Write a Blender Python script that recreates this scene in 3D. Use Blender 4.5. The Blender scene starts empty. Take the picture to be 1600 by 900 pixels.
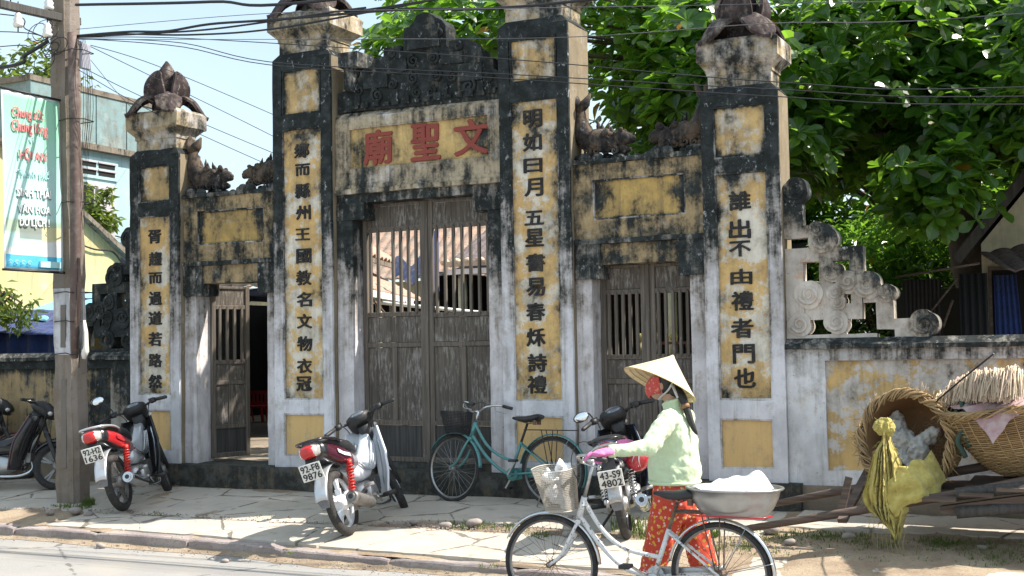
import bpy, bmesh, math, random
from mathutils import Vector, Matrix, noise, Euler
random.seed(7)
R = math.radians
PI = math.pi
S = bpy.context.scene
COL = S.collection

# ------------------------------------------------------------------ camera, light, exposure
cam_d = bpy.data.cameras.new('camera'); cam = bpy.data.objects.new('camera', cam_d); COL.objects.link(cam)
cam_d.sensor_width = 36; cam_d.lens = 1969.67 / 1600 * 36
cam_d.clip_start = 0.1; cam_d.clip_end = 2000
_r = Vector((0.89816411, 0.43932201, -0.01724508)); _f = Vector((-0.43816779, 0.89765544, 0.04715621))
_u = _r.cross(_f)
m = Matrix((_r, _u, -_f)).transposed().to_4x4(); m.translation = Vector((6.6549, -11.3137, 1.2566))
cam.matrix_world = m
S.camera = cam
SUN = Vector((0.72, 0.35, 1.0)).normalized()
sun_el = math.asin(SUN.z)
W = bpy.data.worlds.new('World'); S.world = W; W.use_nodes = True
wt = W.node_tree; bg = wt.nodes['Background']
sky = wt.nodes.new('ShaderNodeTexSky'); sky.sky_type = 'NISHITA'; sky.sun_disc = False
sky.sun_elevation = sun_el; sky.sun_rotation = math.atan2(SUN.x, SUN.y)
sky.air_density = 1.0; sky.dust_density = 2.2; sky.ozone_density = 1.0
# thin bright haze and faint cloud over the clear sky
tcw = wt.nodes.new('ShaderNodeTexCoord'); nzw = wt.nodes.new('ShaderNodeTexNoise'); nzw.inputs['Scale'].default_value = 2.2; nzw.inputs['Detail'].default_value = 6
mpw = wt.nodes.new('ShaderNodeMapping'); mpw.inputs['Scale'].default_value = (1, 1, 2.6); wt.links.new(tcw.outputs['Generated'], mpw.inputs[0]); wt.links.new(mpw.outputs[0], nzw.inputs['Vector'])
mrw = wt.nodes.new('ShaderNodeMapRange'); mrw.inputs[1].default_value = .35; mrw.inputs[2].default_value = .75; mrw.inputs[3].default_value = .38; mrw.inputs[4].default_value = .78
wt.links.new(nzw.outputs['Fac'], mrw.inputs[0])
mxw = wt.nodes.new('ShaderNodeMix'); mxw.data_type = 'RGBA'; wt.links.new(mrw.outputs[0], mxw.inputs[0]); wt.links.new(sky.outputs[0], mxw.inputs[6]); mxw.inputs[7].default_value = (3.9, 4.8, 5.1, 1)
wt.links.new(mxw.outputs[2], bg.inputs[0]); bg.inputs[1].default_value = 0.12
sd = bpy.data.lights.new('sun', 'SUN'); sd.energy = 4.2; sd.angle = R(0.5); sd.color = (1, .93, .83)
so = bpy.data.objects.new('sun', sd); COL.objects.link(so)
so.rotation_euler = SUN.to_track_quat('Z', 'Y').to_euler()
S.view_settings.view_transform = 'Standard'; S.view_settings.look = 'None'
S.view_settings.exposure = 1.08; S.view_settings.gamma = 1.0; S.view_settings.use_curve_mapping = False
S.cycles.max_bounces = 8; S.cycles.transparent_max_bounces = 8

# ------------------------------------------------------------------ helpers
ORG = {}
def thing(name, label, cat, loc=(0, 0, 0), rot=None, group=None, world=True):
    o = bpy.data.objects.new(name, None); COL.objects.link(o)
    o.empty_display_size = .2
    o.location = loc
    if rot is not None: o.rotation_euler = rot
    o['label'] = label; o['category'] = cat
    if group: o['group'] = group
    ORG[o.name] = Vector(loc) if world else Vector((0, 0, 0))
    return o
def tag(o, label=None, cat=None, group=None, kind=None):
    if label: o['label'] = label
    if cat: o['category'] = cat
    if group: o['group'] = group
    if kind: o['kind'] = kind
    return o

def rough_pt(p, a):
    n = noise.noise_vector(Vector(p) * 4.3) + noise.noise_vector(Vector(p) * 13.1) * .5
    return (p[0] + n.x * a, p[1] + n.y * a, p[2] + n.z * a)

class MB:
    def __init__(s): s.v = []; s.f = []; s.mi = []; s.sm = []
    def add(s, vs, fs, m=0, sm=False):
        b = len(s.v); s.v += [tuple(p) for p in vs]
        for f in fs: s.f.append([i + b for i in f]); s.mi.append(m); s.sm.append(sm)
        return s
    def box(s, x0, x1, y0, y1, z0, z1, m=0, cell=None):
        if x0 > x1: x0, x1 = x1, x0
        if y0 > y1: y0, y1 = y1, y0
        if z0 > z1: z0, z1 = z1, z0
        if cell is None:
            v = [(x, y, z) for z in (z0, z1) for y in (y0, y1) for x in (x0, x1)]
            return s.add(v, [(0, 2, 3, 1), (4, 5, 7, 6), (0, 1, 5, 4), (2, 6, 7, 3), (0, 4, 6, 2), (1, 3, 7, 5)], m)
        def grid(o, a, b, la, lb):
            na = max(1, int(math.ceil(la / cell))); nb = max(1, int(math.ceil(lb / cell)))
            vs = [tuple(Vector(o) + Vector(a) * (i / na) + Vector(b) * (j / nb)) for j in range(nb + 1) for i in range(na + 1)]
            fs = [(j * (na + 1) + i, j * (na + 1) + i + 1, (j + 1) * (na + 1) + i + 1, (j + 1) * (na + 1) + i) for j in range(nb) for i in range(na)]
            s.add(vs, fs, m)
        X, Y, Z = x1 - x0, y1 - y0, z1 - z0
        grid((x0, y0, z0), (X, 0, 0), (0, 0, Z), X, Z); grid((x1, y1, z0), (-X, 0, 0), (0, 0, Z), X, Z)
        grid((x0, y1, z0), (0, -Y, 0), (0, 0, Z), Y, Z); grid((x1, y0, z0), (0, Y, 0), (0, 0, Z), Y, Z)
        grid((x0, y0, z1), (X, 0, 0), (0, Y, 0), X, Y); grid((x0, y1, z0), (X, 0, 0), (0, -Y, 0), X, Y)
        return s
    def obox(s, c, size, mat3=None, m=0):
        i0 = len(s.v); h = [q / 2 for q in size]
        s.box(-h[0], h[0], -h[1], h[1], -h[2], h[2], m)
        M = mat3 if mat3 is not None else Matrix.Identity(3)
        for i in range(i0, len(s.v)): s.v[i] = tuple(M @ Vector(s.v[i]) + Vector(c))
        return s
    def bar(s, p0, p1, w, t, up=(0, 0, 1), m=0):
        p0 = Vector(p0); p1 = Vector(p1); d = (p1 - p0); L = d.length; d.normalize()
        u = Vector(up)
        if abs(u.dot(d)) > .98: u = Vector((0, 1, 0))
        a = d.cross(u).normalized(); b = a.cross(d)
        M = Matrix((d, a, b)).transposed()
        return s.obox((p0 + p1) / 2, (L, w, t), M, m)
    def tube(s, pts, r, n=8, m=0, cap=True, sm=True, closed=False, flat=1.0):
        P = [Vector(p) for p in pts]; k = len(P)
        rr = r if isinstance(r, (list, tuple)) else [r] * k
        T = []
        for i in range(k):
            if closed: t = P[(i + 1) % k] - P[i - 1]
            else: t = P[min(i + 1, k - 1)] - P[max(i - 1, 0)]
            T.append(t.normalized() if t.length > 1e-9 else Vector((0, 0, 1)))
        u = Vector((0, 0, 1)) if abs(T[0].z) < .9 else Vector((1, 0, 0))
        a = T[0].cross(u).normalized(); vs = []
        for i in range(k):
            a = (a - T[i] * a.dot(T[i])); a = a.normalized() if a.length > 1e-6 else T[i].orthogonal().normalized()
            b = T[i].cross(a)
            for j in range(n):
                g = 2 * PI * j / n
                vs.append(P[i] + a * (math.cos(g) * rr[i]) + b * (math.sin(g) * rr[i] * flat))
        fs = []
        kk = k if closed else k - 1
        for i in range(kk):
            i2 = (i + 1) % k
            for j in range(n):
                j2 = (j + 1) % n
                fs.append((i * n + j, i * n + j2, i2 * n + j2, i2 * n + j))
        s.add(vs, fs, m, sm)
        if cap and not closed:
            b = len(s.v) - len(vs)
            s.f.append([b + j for j in range(n)][::-1]); s.mi.append(m); s.sm.append(False)
            s.f.append([b + (k - 1) * n + j for j in range(n)]); s.mi.append(m); s.sm.append(False)
        return s
    def rings(s, rings, m=0, cap=True, sm=True, mfun=None):
        n = len(rings[0]); vs = [p for r in rings for p in r]
        b = len(s.v); s.v += [tuple(p) for p in vs]
        for i in range(len(rings) - 1):
            for j in range(n):
                j2 = (j + 1) % n
                s.f.append([b + i * n + j, b + i * n + j2, b + (i + 1) * n + j2, b + (i + 1) * n + j])
                s.mi.append(mfun(i, j) if mfun else m); s.sm.append(sm)
        if cap:
            s.f.append([b + j for j in range(n)][::-1]); s.mi.append(m); s.sm.append(sm)
            s.f.append([b + (len(rings) - 1) * n + j for j in range(n)]); s.mi.append(m); s.sm.append(sm)
        return s
    def loft(s, secs, n=16, e=2.6, m=0, ax=None, mfun=None, cap=True):
        # secs: (x,y,z,half_width,half_height) ; sections perpendicular to the path in the xz plane, width along y
        out = []
        for i, q in enumerate(secs):
            p0 = Vector(secs[max(0, i - 1)][:3]); p1 = Vector(secs[min(len(secs) - 1, i + 1)][:3])
            t = (p1 - p0).normalized() if ax is None else Vector(ax)
            w = Vector((0, 1, 0)); w = (w - t * w.dot(t)).normalized(); h = w.cross(t) * -1
            if h.z < 0 or (abs(h.z) < 1e-3 and h.x > 0 and ax is None): pass
            r = []
            for j in range(n):
                g = 2 * PI * j / n; c, d = math.cos(g), math.sin(g)
                cx = math.copysign(abs(c) ** (2 / e), c); cz = math.copysign(abs(d) ** (2 / e), d)
                r.append(Vector(q[:3]) + w * cx * q[3] + h * cz * q[4])
            out.append(r)
        return s.rings(out, m=m, mfun=mfun, cap=cap)
    def lathe(s, prof, n=24, o=(0, 0, 0), M=None, m=0, sm=True, arc=2 * PI, a0=0):
        M = M or Matrix.Identity(3); vs = []; full = abs(arc - 2 * PI) < 1e-6
        k = n if full else n + 1
        for i in range(k):
            g = a0 + arc * i / n
            for (r, z) in prof: vs.append(M @ Vector((r * math.cos(g), r * math.sin(g), z)) + Vector(o))
        q = len(prof); fs = []
        for i in range(n):
            i2 = (i + 1) % k if full else i + 1
            for j in range(q - 1): fs.append((i * q + j, i2 * q + j, i2 * q + j + 1, i * q + j + 1))
        return s.add(vs, fs, m, sm)
    def sphere(s, c, r, n=12, k=8, m=0, M=None):
        rx, ry, rz = (r, r, r) if not isinstance(r, (tuple, list)) else r
        i0 = len(s.v)
        s.lathe([(math.sin(PI * j / k), -math.cos(PI * j / k)) for j in range(k + 1)], n, m=m)
        for i in range(i0, len(s.v)):
            p = Vector((s.v[i][0] * rx, s.v[i][1] * ry, s.v[i][2] * rz))
            if M is not None: p = M @ p
            s.v[i] = tuple(p + Vector(c))
        return s
    def prism(s, poly, y0, y1, m=0, cell=None, ms=None):
        # poly in xz, counter-clockwise seen from -y
        n = len(poly); v = [(x, y0, z) for x, z in poly] + [(x, y1, z) for x, z in poly]
        b = len(s.v); s.v += v
        s.f.append([b + i for i in range(n)]); s.mi.append(m); s.sm.append(False)
        s.f.append([b + n + i for i in range(n)][::-1]); s.mi.append(m); s.sm.append(False)
        for i in range(n):
            j = (i + 1) % n
            s.f.append([b + i, b + n + i, b + n + j, b + j]); s.mi.append(m if ms is None else ms); s.sm.append(False)
        return s
    def grid(s, fn, nu, nv, m=0, sm=True):
        vs = [fn(i / nu, j / nv) for j in range(nv + 1) for i in range(nu + 1)]
        fs = [(j * (nu + 1) + i, j * (nu + 1) + i + 1, (j + 1) * (nu + 1) + i + 1, (j + 1) * (nu + 1) + i) for j in range(nv) for i in range(nu)]
        return s.add(vs, fs, m, sm)
    def xf(s, M, i0=0):
        for i in range(i0, len(s.v)): s.v[i] = tuple(M @ Vector(s.v[i]))
        return s
    def build(s, name, mats, parent=None, rough=0, bevel=0, seg=1, solid=0, label=None, kind=None, sub=0, loc=None):
        if not isinstance(mats, (list, tuple)): mats = [mats]
        org = ORG.get(parent.name, Vector((0, 0, 0))) if parent is not None else Vector((0, 0, 0))
        if loc is not None and parent is None: org = Vector(loc)
        vs = s.v
        if rough: vs = [rough_pt(p, rough) for p in vs]
        if org.length: vs = [(p[0] - org.x, p[1] - org.y, p[2] - org.z) for p in vs]
        me = bpy.data.meshes.new(name); me.from_pydata(vs, [], s.f)
        for q in mats: me.materials.append(q)
        me.polygons.foreach_set('material_index', s.mi); me.polygons.foreach_set('use_smooth', s.sm)
        me.update()
        o = bpy.data.objects.new(name, me); COL.objects.link(o)
        if parent is not None: o.parent = parent; ORG[o.name] = org
        elif loc is not None: o.location = loc; ORG[o.name] = org
        if solid:
            md = o.modifiers.new('solid', 'SOLIDIFY'); md.thickness = solid; md.offset = 0
        if bevel:
            md = o.modifiers.new('bevel', 'BEVEL'); md.width = bevel; md.segments = seg; md.limit_method = 'ANGLE'; md.angle_limit = R(40)
        if sub:
            md = o.modifiers.new('sub', 'SUBSURF'); md.levels = sub; md.render_levels = sub
        if label: o['label'] = label
        if kind: o['kind'] = kind
        return o

def part(name, me, parent, loc=(0, 0, 0), rot=None):
    o = bpy.data.objects.new(name, me); COL.objects.link(o); o.parent = parent
    o.location = loc
    if rot is not None: o.rotation_euler = rot
    return o

def kids(o): return [c for c in bpy.data.objects if c.parent == o]
def copy_tree(o, parent=None):
    c = o.copy(); COL.objects.link(c); c.parent = parent
    for k in kids(o): copy_tree(k, c)
    return c

_fc = {}
def glyph(s, w, h, depth, mat, bold=0.0, jit=0.0, wt_=0.0):
    """mesh of a text, scaled to w x h (centre at origin, in the xz plane, facing -y)"""
    cu = bpy.data.curves.new('txt', 'FONT'); cu.body = s; cu.size = 1; cu.extrude = .02; cu.offset = 0.0
    cu.align_x = 'CENTER'; cu.resolution_u = 3; cu.space_line = .95
    ob = bpy.data.objects.new('txt', cu); COL.objects.link(ob)
    dg = bpy.context.evaluated_depsgraph_get()
    me = bpy.data.meshes.new_from_object(ob.evaluated_get(dg))
    bpy.data.objects.remove(ob); bpy.data.curves.remove(cu)
    xs = [v.co.x for v in me.vertices]; ys = [v.co.y for v in me.vertices]
    if not xs: return me
    x0, x1, y0, y1 = min(xs), max(xs), min(ys), max(ys)
    sx = w / (x1 - x0) if w else h / (y1 - y0); sy = h / (y1 - y0) if h else sx
    for v in me.vertices:
        x = (v.co.x - (x0 + x1) / 2) * sx; z = (v.co.y - (y0 + y1) / 2) * sy
        y = -depth if v.co.z > 0 else 0
        if jit:
            n = noise.noise_vector(Vector((x * 38 + len(me.vertices), z * 38, 0)))
            n2 = noise.noise_vector(Vector((x * 14 + len(me.vertices), z * 14, 3)))
            x += (n.x + n2.x) * jit; z += (n.y + n2.y) * jit
        v.co = (x, y, z)
    vs = [v.co.copy() for v in me.vertices]; fs = [list(p.vertices) for p in me.polygons]
    bpy.data.meshes.remove(me)
    d = wt_ * (h or w) ; V = []; F = []
    for i, (ox, oz) in enumerate(((0, 0), (d, 0), (-d, 0), (0, d * .7), (0, -d * .7), (d * .7, d * .5), (-d * .7, -d * .5)) if wt_ else ((0, 0),)):
        b = len(V); V += [(p.x + ox, p.y - (.0004 * i if p.y < -1e-6 else 0), p.z + oz) for p in vs]; F += [[q + b for q in f] for f in fs]
    me = bpy.data.meshes.new('glyph'); me.from_pydata(V, [], F)
    me.materials.append(mat)
    return me

# ------------------------------------------------------------------ materials
class NT:
    def __init__(s, name):
        s.mat = bpy.data.materials.new(name); s.mat.use_nodes = True; s.t = s.mat.node_tree
        s.b = s.t.nodes['Principled BSDF']; s.out = s.t.nodes['Material Output']
        s.geo = s.t.nodes.new('ShaderNodeNewGeometry'); s.tc = s.t.nodes.new('ShaderNodeTexCoord')
    def n(s, t, **k):
        q = s.t.nodes.new(t)
        for a, b in k.items(): setattr(q, a, b)
        return q
    def l(s, a, b): s.t.links.new(a, b)
    def setin(s, node, i, v):
        if isinstance(v, bpy.types.NodeSocket): s.l(v, node.inputs[i])
        else: node.inputs[i].default_value = v
    def mth(s, op, a, b=0.0, c=0.0, clamp=False):
        q = s.n('ShaderNodeMath', operation=op, use_clamp=clamp)
        s.setin(q, 0, a); s.setin(q, 1, b)
        if len(q.inputs) > 2: s.setin(q, 2, c)
        return q.outputs[0]
    def pos(s, world=True): return s.geo.outputs['Position'] if world else s.tc.outputs['Object']
    def scl(s, vec, xyz, off=(0, 0, 0)):
        q = s.n('ShaderNodeMapping'); s.l(vec, q.inputs[0]); q.inputs['Scale'].default_value = xyz; q.inputs['Location'].default_value = off
        return q.outputs[0]
    def noi(s, vec, sc, det=5, ro=.6, dist=0):
        q = s.n('ShaderNodeTexNoise'); s.l(vec, q.inputs['Vector']); q.inputs['Scale'].default_value = sc
        q.inputs['Detail'].default_value = det; q.inputs['Roughness'].default_value = ro; q.inputs['Distortion'].default_value = dist
        return q.outputs['Fac']
    def vor(s, vec, sc, feat='F1'):
        q = s.n('ShaderNodeTexVoronoi', feature=feat); s.l(vec, q.inputs['Vector']); q.inputs['Scale'].default_value = sc
        return q
    def ss(s, v, a, b, to0=0.0, to1=1.0):
        q = s.n('ShaderNodeMapRange', interpolation_type='SMOOTHSTEP')
        s.setin(q, 0, v); q.inputs[1].default_value = a; q.inputs[2].default_value = b; q.inputs[3].default_value = to0; q.inputs[4].default_value = to1
        return q.outputs[0]
    def mix(s, f, a, b):
        q = s.n('ShaderNodeMix', data_type='RGBA'); s.setin(q, 0, f)
        for i, v in ((6, a), (7, b)):
            if isinstance(v, bpy.types.NodeSocket): s.l(v, q.inputs[i])
            else: q.inputs[i].default_value = (*v[:3], 1)
        return q.outputs[2]
    def xyz(s, vec):
        q = s.n('ShaderNodeSeparateXYZ'); s.l(vec, q.inputs[0]); return q.outputs
    def bump(s, h, st=.4, d=.01):
        q = s.n('ShaderNodeBump'); s.l(h, q.inputs['Height']); q.inputs['Strength'].default_value = st; q.inputs['Distance'].default_value = d
        s.l(q.outputs[0], s.b.inputs['Normal'])
    def col(s, c): s.setin(s.b, 'Base Color', c if isinstance(c, bpy.types.NodeSocket) else (*c[:3], 1))
    def rough(s, v): s.setin(s.b, 'Roughness', v)

def simple(name, c, rough=.6, metal=0, nz=0, sc=20, coat=0, bump=0, c2=None, world=False, spec=None):
    t = NT(name)
    t.rough(rough); t.b.inputs['Metallic'].default_value = metal
    if coat: t.b.inputs['Coat Weight'].default_value = coat; t.b.inputs['Coat Roughness'].default_value = .08
    if spec is not None: t.b.inputs['Specular IOR Level'].default_value = spec
    c2 = c2 or tuple(q * .55 for q in c)
    n = t.noi(t.pos(world), sc, 5, .65)
    n2 = t.noi(t.pos(world), sc * .17 + .7, 4, .6)
    f = t.ss(t.mth('MULTIPLY', t.mth('ADD', n, n2), .5), .45, .68)
    t.col(t.mix(t.mth('MULTIPLY', f, nz if nz else .25), c, c2))
    if bump: t.bump(n, bump, .004)
    return t.mat

def plaster(name, base, patch=(.55, .53, .5), pa=.5, mould=.45, z0=None, zk=0.0, streak=.4, lichen=.3, edge=0, bump=.5, mcol=(.018, .021, .021), base2=None, w=.12, xk=0.0, iso=0.0):
    """lime plaster: base coat, flaked patches, black mould that thickens with z above z0, pale lichen"""
    t = NT(name); P = t.pos()
    big = t.noi(P, 1.6, 5, .6); mid = t.noi(t.scl(P, (1, 1, 1), (3, 7, 1)), 5.5, 7, .68)
    st = t.noi(t.scl(P, (11, 11, .9)), 1.0, 5, .65); fine = t.noi(P, 34, 6, .7)
    b2 = base2 or tuple(c * .74 for c in base)
    c = t.mix(t.ss(t.noi(t.scl(P, (1, 1, .8), (9, 2, 4)), 3.2, 5, .6), .38, .66), base, b2)
    pm = t.ss(t.mth('ADD', t.mth('ADD', t.mth('MULTIPLY', mid, .55), t.mth('MULTIPLY', big, .3)), t.mth('MULTIPLY', fine if iso else st, .15)), 1 - pa - (.03 if iso else .075), 1 - pa + (.03 if iso else .055))
    pm = t.mth('MULTIPLY', pm, .9)
    c = t.mix(pm, c, patch)
    # brown runs
    c = t.mix(t.mth('MULTIPLY', t.ss(st, .50, .74), streak), c, (.17, .125, .08))
    c = t.mix(t.mth('MULTIPLY', t.ss(t.noi(t.scl(P, (1, 1, .55), (2, 8, 5)), 8.5, 6, .72), .52, .72), .30), c, (.20, .19, .18))
    v = t.mth('ADD', t.mth('MULTIPLY', t.noi(t.scl(P, (1, 1, .8), (11, 3, 6)), 4.2, 7, .68) if iso else mid, .38 + .26 * iso), t.mth('MULTIPLY', st, .36 - .26 * iso))
    v = t.mth('ADD', v, t.mth('MULTIPLY', big, .14)); v = t.mth('ADD', v, t.mth('MULTIPLY', fine, .12))
    if z0 is not None:
        z = t.xyz(P)[2]
        if xk: z = t.mth('ADD', z, t.mth('MULTIPLY', t.mth('SUBTRACT', t.mth('ABSOLUTE', t.xyz(P)[0]), 3.857), xk))
        v = t.mth('ADD', v, t.mth('MULTIPLY', t.mth('SUBTRACT', z, z0), zk, clamp=False))
    if edge:
        g = t.xyz(t.tc.outputs['Generated'])
        ex = t.mth('MINIMUM', g[0], t.mth('SUBTRACT', 1, g[0])); ez = t.mth('MINIMUM', g[2], t.mth('SUBTRACT', 1, g[2]))
        q = t.mth('MULTIPLY', t.ss(ex, 0, .22, 1, 0), edge); q2 = t.mth('MULTIPLY', t.ss(ez, 0, .14, 1, 0), edge)
        v = t.mth('ADD', v, t.mth('MAXIMUM', q, q2))
    c = t.mix(t.mth('MULTIPLY', t.ss(v, 1 - mould - .19, 1 - mould + .01), .62), c, (.17, .135, .09))
    mm = t.ss(v, 1 - mould - w / 2, 1 - mould + w / 2)
    mc = t.mix(t.ss(t.noi(P, 7, 6, .7), .4, .7), mcol, tuple(q * 2.6 for q in mcol))
    c = t.mix(mm, c, mc)
    li = t.ss(t.mth('ADD', t.mth('MULTIPLY', t.noi(t.scl(P, (1, 1, .6), (5, 5, 5)), 17, 6, .75), .65), t.mth('MULTIPLY', mid, .35)), .56, .66)
    c = t.mix(t.mth('MULTIPLY', t.mth('MULTIPLY', li, mm), lichen), c, (.50, .51, .52))
    # small chips everywhere
    chip = t.ss(t.noi(t.scl(P, (1, 1, .8), (1, 4, 8)), 46, 3, .6), .67, .72)
    c = t.mix(t.mth('MULTIPLY', chip, .55), c, (.06, .055, .05))
    t.col(c); t.rough(.92); t.b.inputs['Specular IOR Level'].default_value = .2
    h = t.mth('ADD', t.mth('MULTIPLY', fine, .5), t.mth('MULTIPLY', pm, -.6)); h = t.mth('ADD', h, t.mth('MULTIPLY', mid, .8))
    h = t.mth('ADD', h, t.mth('MULTIPLY', chip, -.8))
    t.bump(h, bump, .012)
    return t.mat

M_frame_p = plaster('pillar frame plaster', (.74, .72, .75), (.56, .53, .51), .42, .44, 1.75, .125, .35, .9)
M_mould = plaster('worn moulding plaster', (.70, .70, .72), (.5, .48, .46), .42, .50, 2.2, .06, .3, .8)
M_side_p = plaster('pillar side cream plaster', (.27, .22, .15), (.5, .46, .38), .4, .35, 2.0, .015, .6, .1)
M_panel = plaster('ochre inscription plaster', (.72, .48, .20), (.74, .70, .62), .495, .39, 2.6, .02, .30, .2, edge=.10, base2=(.62, .40, .17), iso=1)
M_panel_low = plaster('clean ochre plaster', (.72, .48, .21), (.66, .50, .29), .42, .25, None, 0, .2, .1, edge=.10, base2=(.68, .45, .21), iso=1)
M_panel_top = plaster('upper ochre plaster', (.68, .46, .20), (.70, .65, .56), .46, .43, None, 0, .5, .2, edge=.12, iso=1)
M_panel_dark = plaster('mouldy ochre plaster', (.62, .41, .13), (.52, .42, .26), .42, .45, None, 0, .5, .15, edge=.14, iso=.8)
M_wing = plaster('mouldy cream wall', (.58, .42, .22), (.62, .58, .54), .43, .495, None, 0, .5, .3, iso=.6)
M_black = plaster('blackened plaster', (.50, .50, .49), (.55, .55, .54), .35, .545, None, 0, .4, .8)
M_parapet = plaster('black weathered parapet', (.22, .23, .23), (.32, .32, .31), .34, .58, None, 0, .3, .7, bump=.9)
M_jamb = plaster('jamb plaster', (.72, .68, .69), (.55, .49, .46), .42, .42, 1.6, .16, .5, .5)
M_reveal = plaster('pale blue grey reveal', (.56, .60, .60), (.5, .48, .46), .4, .33, 2.0, .1, .3, .2)
M_cap = plaster('capital plaster', (.62, .50, .32), (.70, .67, .65), .50, .485, None, 0, .4, .3, iso=.6)
M_petal = plaster('lotus petal plaster', (.26, .24, .235), (.42, .40, .385), .4, .55, None, 0, .4, .55, mcol=(.035, .026, .026))
M_board = plaster('name board plaster', (.78, .54, .22), (.68, .55, .36), .40, .43, None, 0, .5, .15, edge=.07, iso=.7)
M_boardfr = plaster('name board frame', (.64, .53, .38), (.72, .68, .66), .46, .48, None, 0, .7, .3, iso=.3)
M_gwall = plaster('garden wall plaster', (.76, .75, .76), (.60, .50, .36), .38, .36, .85, .36, .5, .45)
M_gwall_panel = plaster('garden wall ochre', (.70, .47, .20), (.62, .60, .58), .51, .395, .9, .10, .35, .35, iso=1)
M_fret = plaster('fret plaster', (.62, .56, .50), (.55, .38, .28), .42, .45, 2.32, .36, .35, .9, xk=.9, iso=.7)
M_fretdk = plaster('weathered fret painted shade', (.22, .20, .18), (.30, .26, .22), .4, .58, None, 0, .4, .4)  # left wall plasters: darker copies with shade painted in, plus grime and mould
M_gwalldk = plaster('grimy wall painted shade', (.36, .34, .31), (.30, .27, .22), .4, .50, .7, .30, .5, .3)
M_gwallpdk = plaster('grimy ochre painted shade', (.46, .33, .17), (.40, .36, .30), .44, .45, None, 0, .7, .2, edge=.12)
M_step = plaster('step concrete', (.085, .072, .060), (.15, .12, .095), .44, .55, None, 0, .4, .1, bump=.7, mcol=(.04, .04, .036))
M_fish = plaster('dragon plaster', (.085, .05, .047), (.15, .11, .10), .38, .52, None, 0, .3, .35, mcol=(.02, .018, .018))

def wood(name, c=(.135, .112, .092), c2=(.30, .29, .275), amt=.36, horiz=False):
    t = NT(name); P = t.pos()
    sc = (2, 2, 40) if horiz else (40, 40, 1.6)
    g = t.noi(t.scl(P, sc), 1, 6, .65, .3)
    fl = t.noi(t.scl(P, (14, 14, 60) if horiz else (48, 48, 9)), 1, 5, .7)
    c0 = t.mix(t.ss(g, .3, .75), tuple(q * .6 for q in c), tuple(q * 1.5 for q in c))
    f = t.ss(t.mth('ADD', t.mth('MULTIPLY', fl, .6), t.mth('MULTIPLY', t.noi(P, 3.5, 4, .6), .4)), 1 - amt - .07, 1 - amt + .06)
    t.col(t.mix(t.mth('MULTIPLY', f, .8), c0, c2)); t.rough(.85); t.bump(t.mth('ADD', g, t.mth('MULTIPLY', f, .5)), .5, .006)
    return t.mat
M_wood = wood('weathered grey door wood')
M_woodp = wood('flaking door panel wood', (.105, .088, .073), (.30, .275, .25), .44)
M_wooddk = wood('dark wood', (.06, .056, .052), (.12, .11, .1), .3)  # darker wood tone, for bottom door panels and other timbers
M_woodw = wood('brown old timber', (.11, .078, .062), (.22, .18, .15), .35, True)
M_ink = simple('black ink paint', (.012, .011, .011), .75, nz=.8, sc=30, c2=(.07, .06, .05), world=True)
M_red = simple('red raised lettering', (.27, .055, .04), .8, nz=.6, sc=18, c2=(.17, .04, .03), bump=.5, world=True)
# ------------------------------------------------------------------ ground
def gz(x, y):            # height of the sloping pavement
    return -0.225 + .08 * min(y, 0.0)
def kerb_y(x): return -2.42 - .045 * x - .03 * math.sin(x * 1.1)
ROADZ = -.52

def m_ground():
    t = NT('dusty yard ground'); P = t.pos()
    t.col(t.mix(t.ss(t.noi(P, 1.3, 6, .65), .35, .65), (.30, .25, .19), (.20, .16, .12)))
    t.rough(.95); t.bump(t.noi(P, 20, 6, .7), .6, .02); return t.mat
def m_road():
    t = NT('worn pale asphalt'); P = t.pos()
    a = t.noi(P, 90, 4, .8); b = t.noi(P, 1.1, 5, .6); s_ = t.noi(t.scl(P, (.35, 5, 1)), 1, 5, .6)
    c = t.mix(t.ss(a, .3, .7), (.25, .243, .235), (.335, .325, .31))
    c = t.mix(t.mth('MULTIPLY', t.ss(b, .45, .7), .5), c, (.38, .345, .295))
    c = t.mix(t.mth('MULTIPLY', t.ss(s_, .55, .75), .35), c, (.22, .215, .21))
    ty = t.noi(t.scl(P, (.12, 2.2, 1), (3, 1, 0)), 1.6, 5, .6); c = t.mix(t.mth('MULTIPLY', t.ss(ty, .50, .66), .38), c, (.16, .15, .145))
    oil = t.noi(t.scl(P, (1, 1, 1), (9, 4, 1)), 2.1, 6, .65); c = t.mix(t.mth('MULTIPLY', t.ss(oil, .60, .70), .55), c, (.13, .12, .11))
    cv = t.vor(t.scl(P, (.5, .8, 1)), .9, 'DISTANCE_TO_EDGE'); cd = t.mth('ADD', cv.outputs['Distance'], t.mth('MULTIPLY', t.mth('SUBTRACT', t.noi(P, 7, 5, .7), .5), .09)); c = t.mix(t.mth('MULTIPLY', t.ss(cd, 0, .008, 1, 0), .7), c, (.08, .075, .07))
    t.col(c); t.rough(.9); t.bump(a, .6, .008); return t.mat
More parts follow.
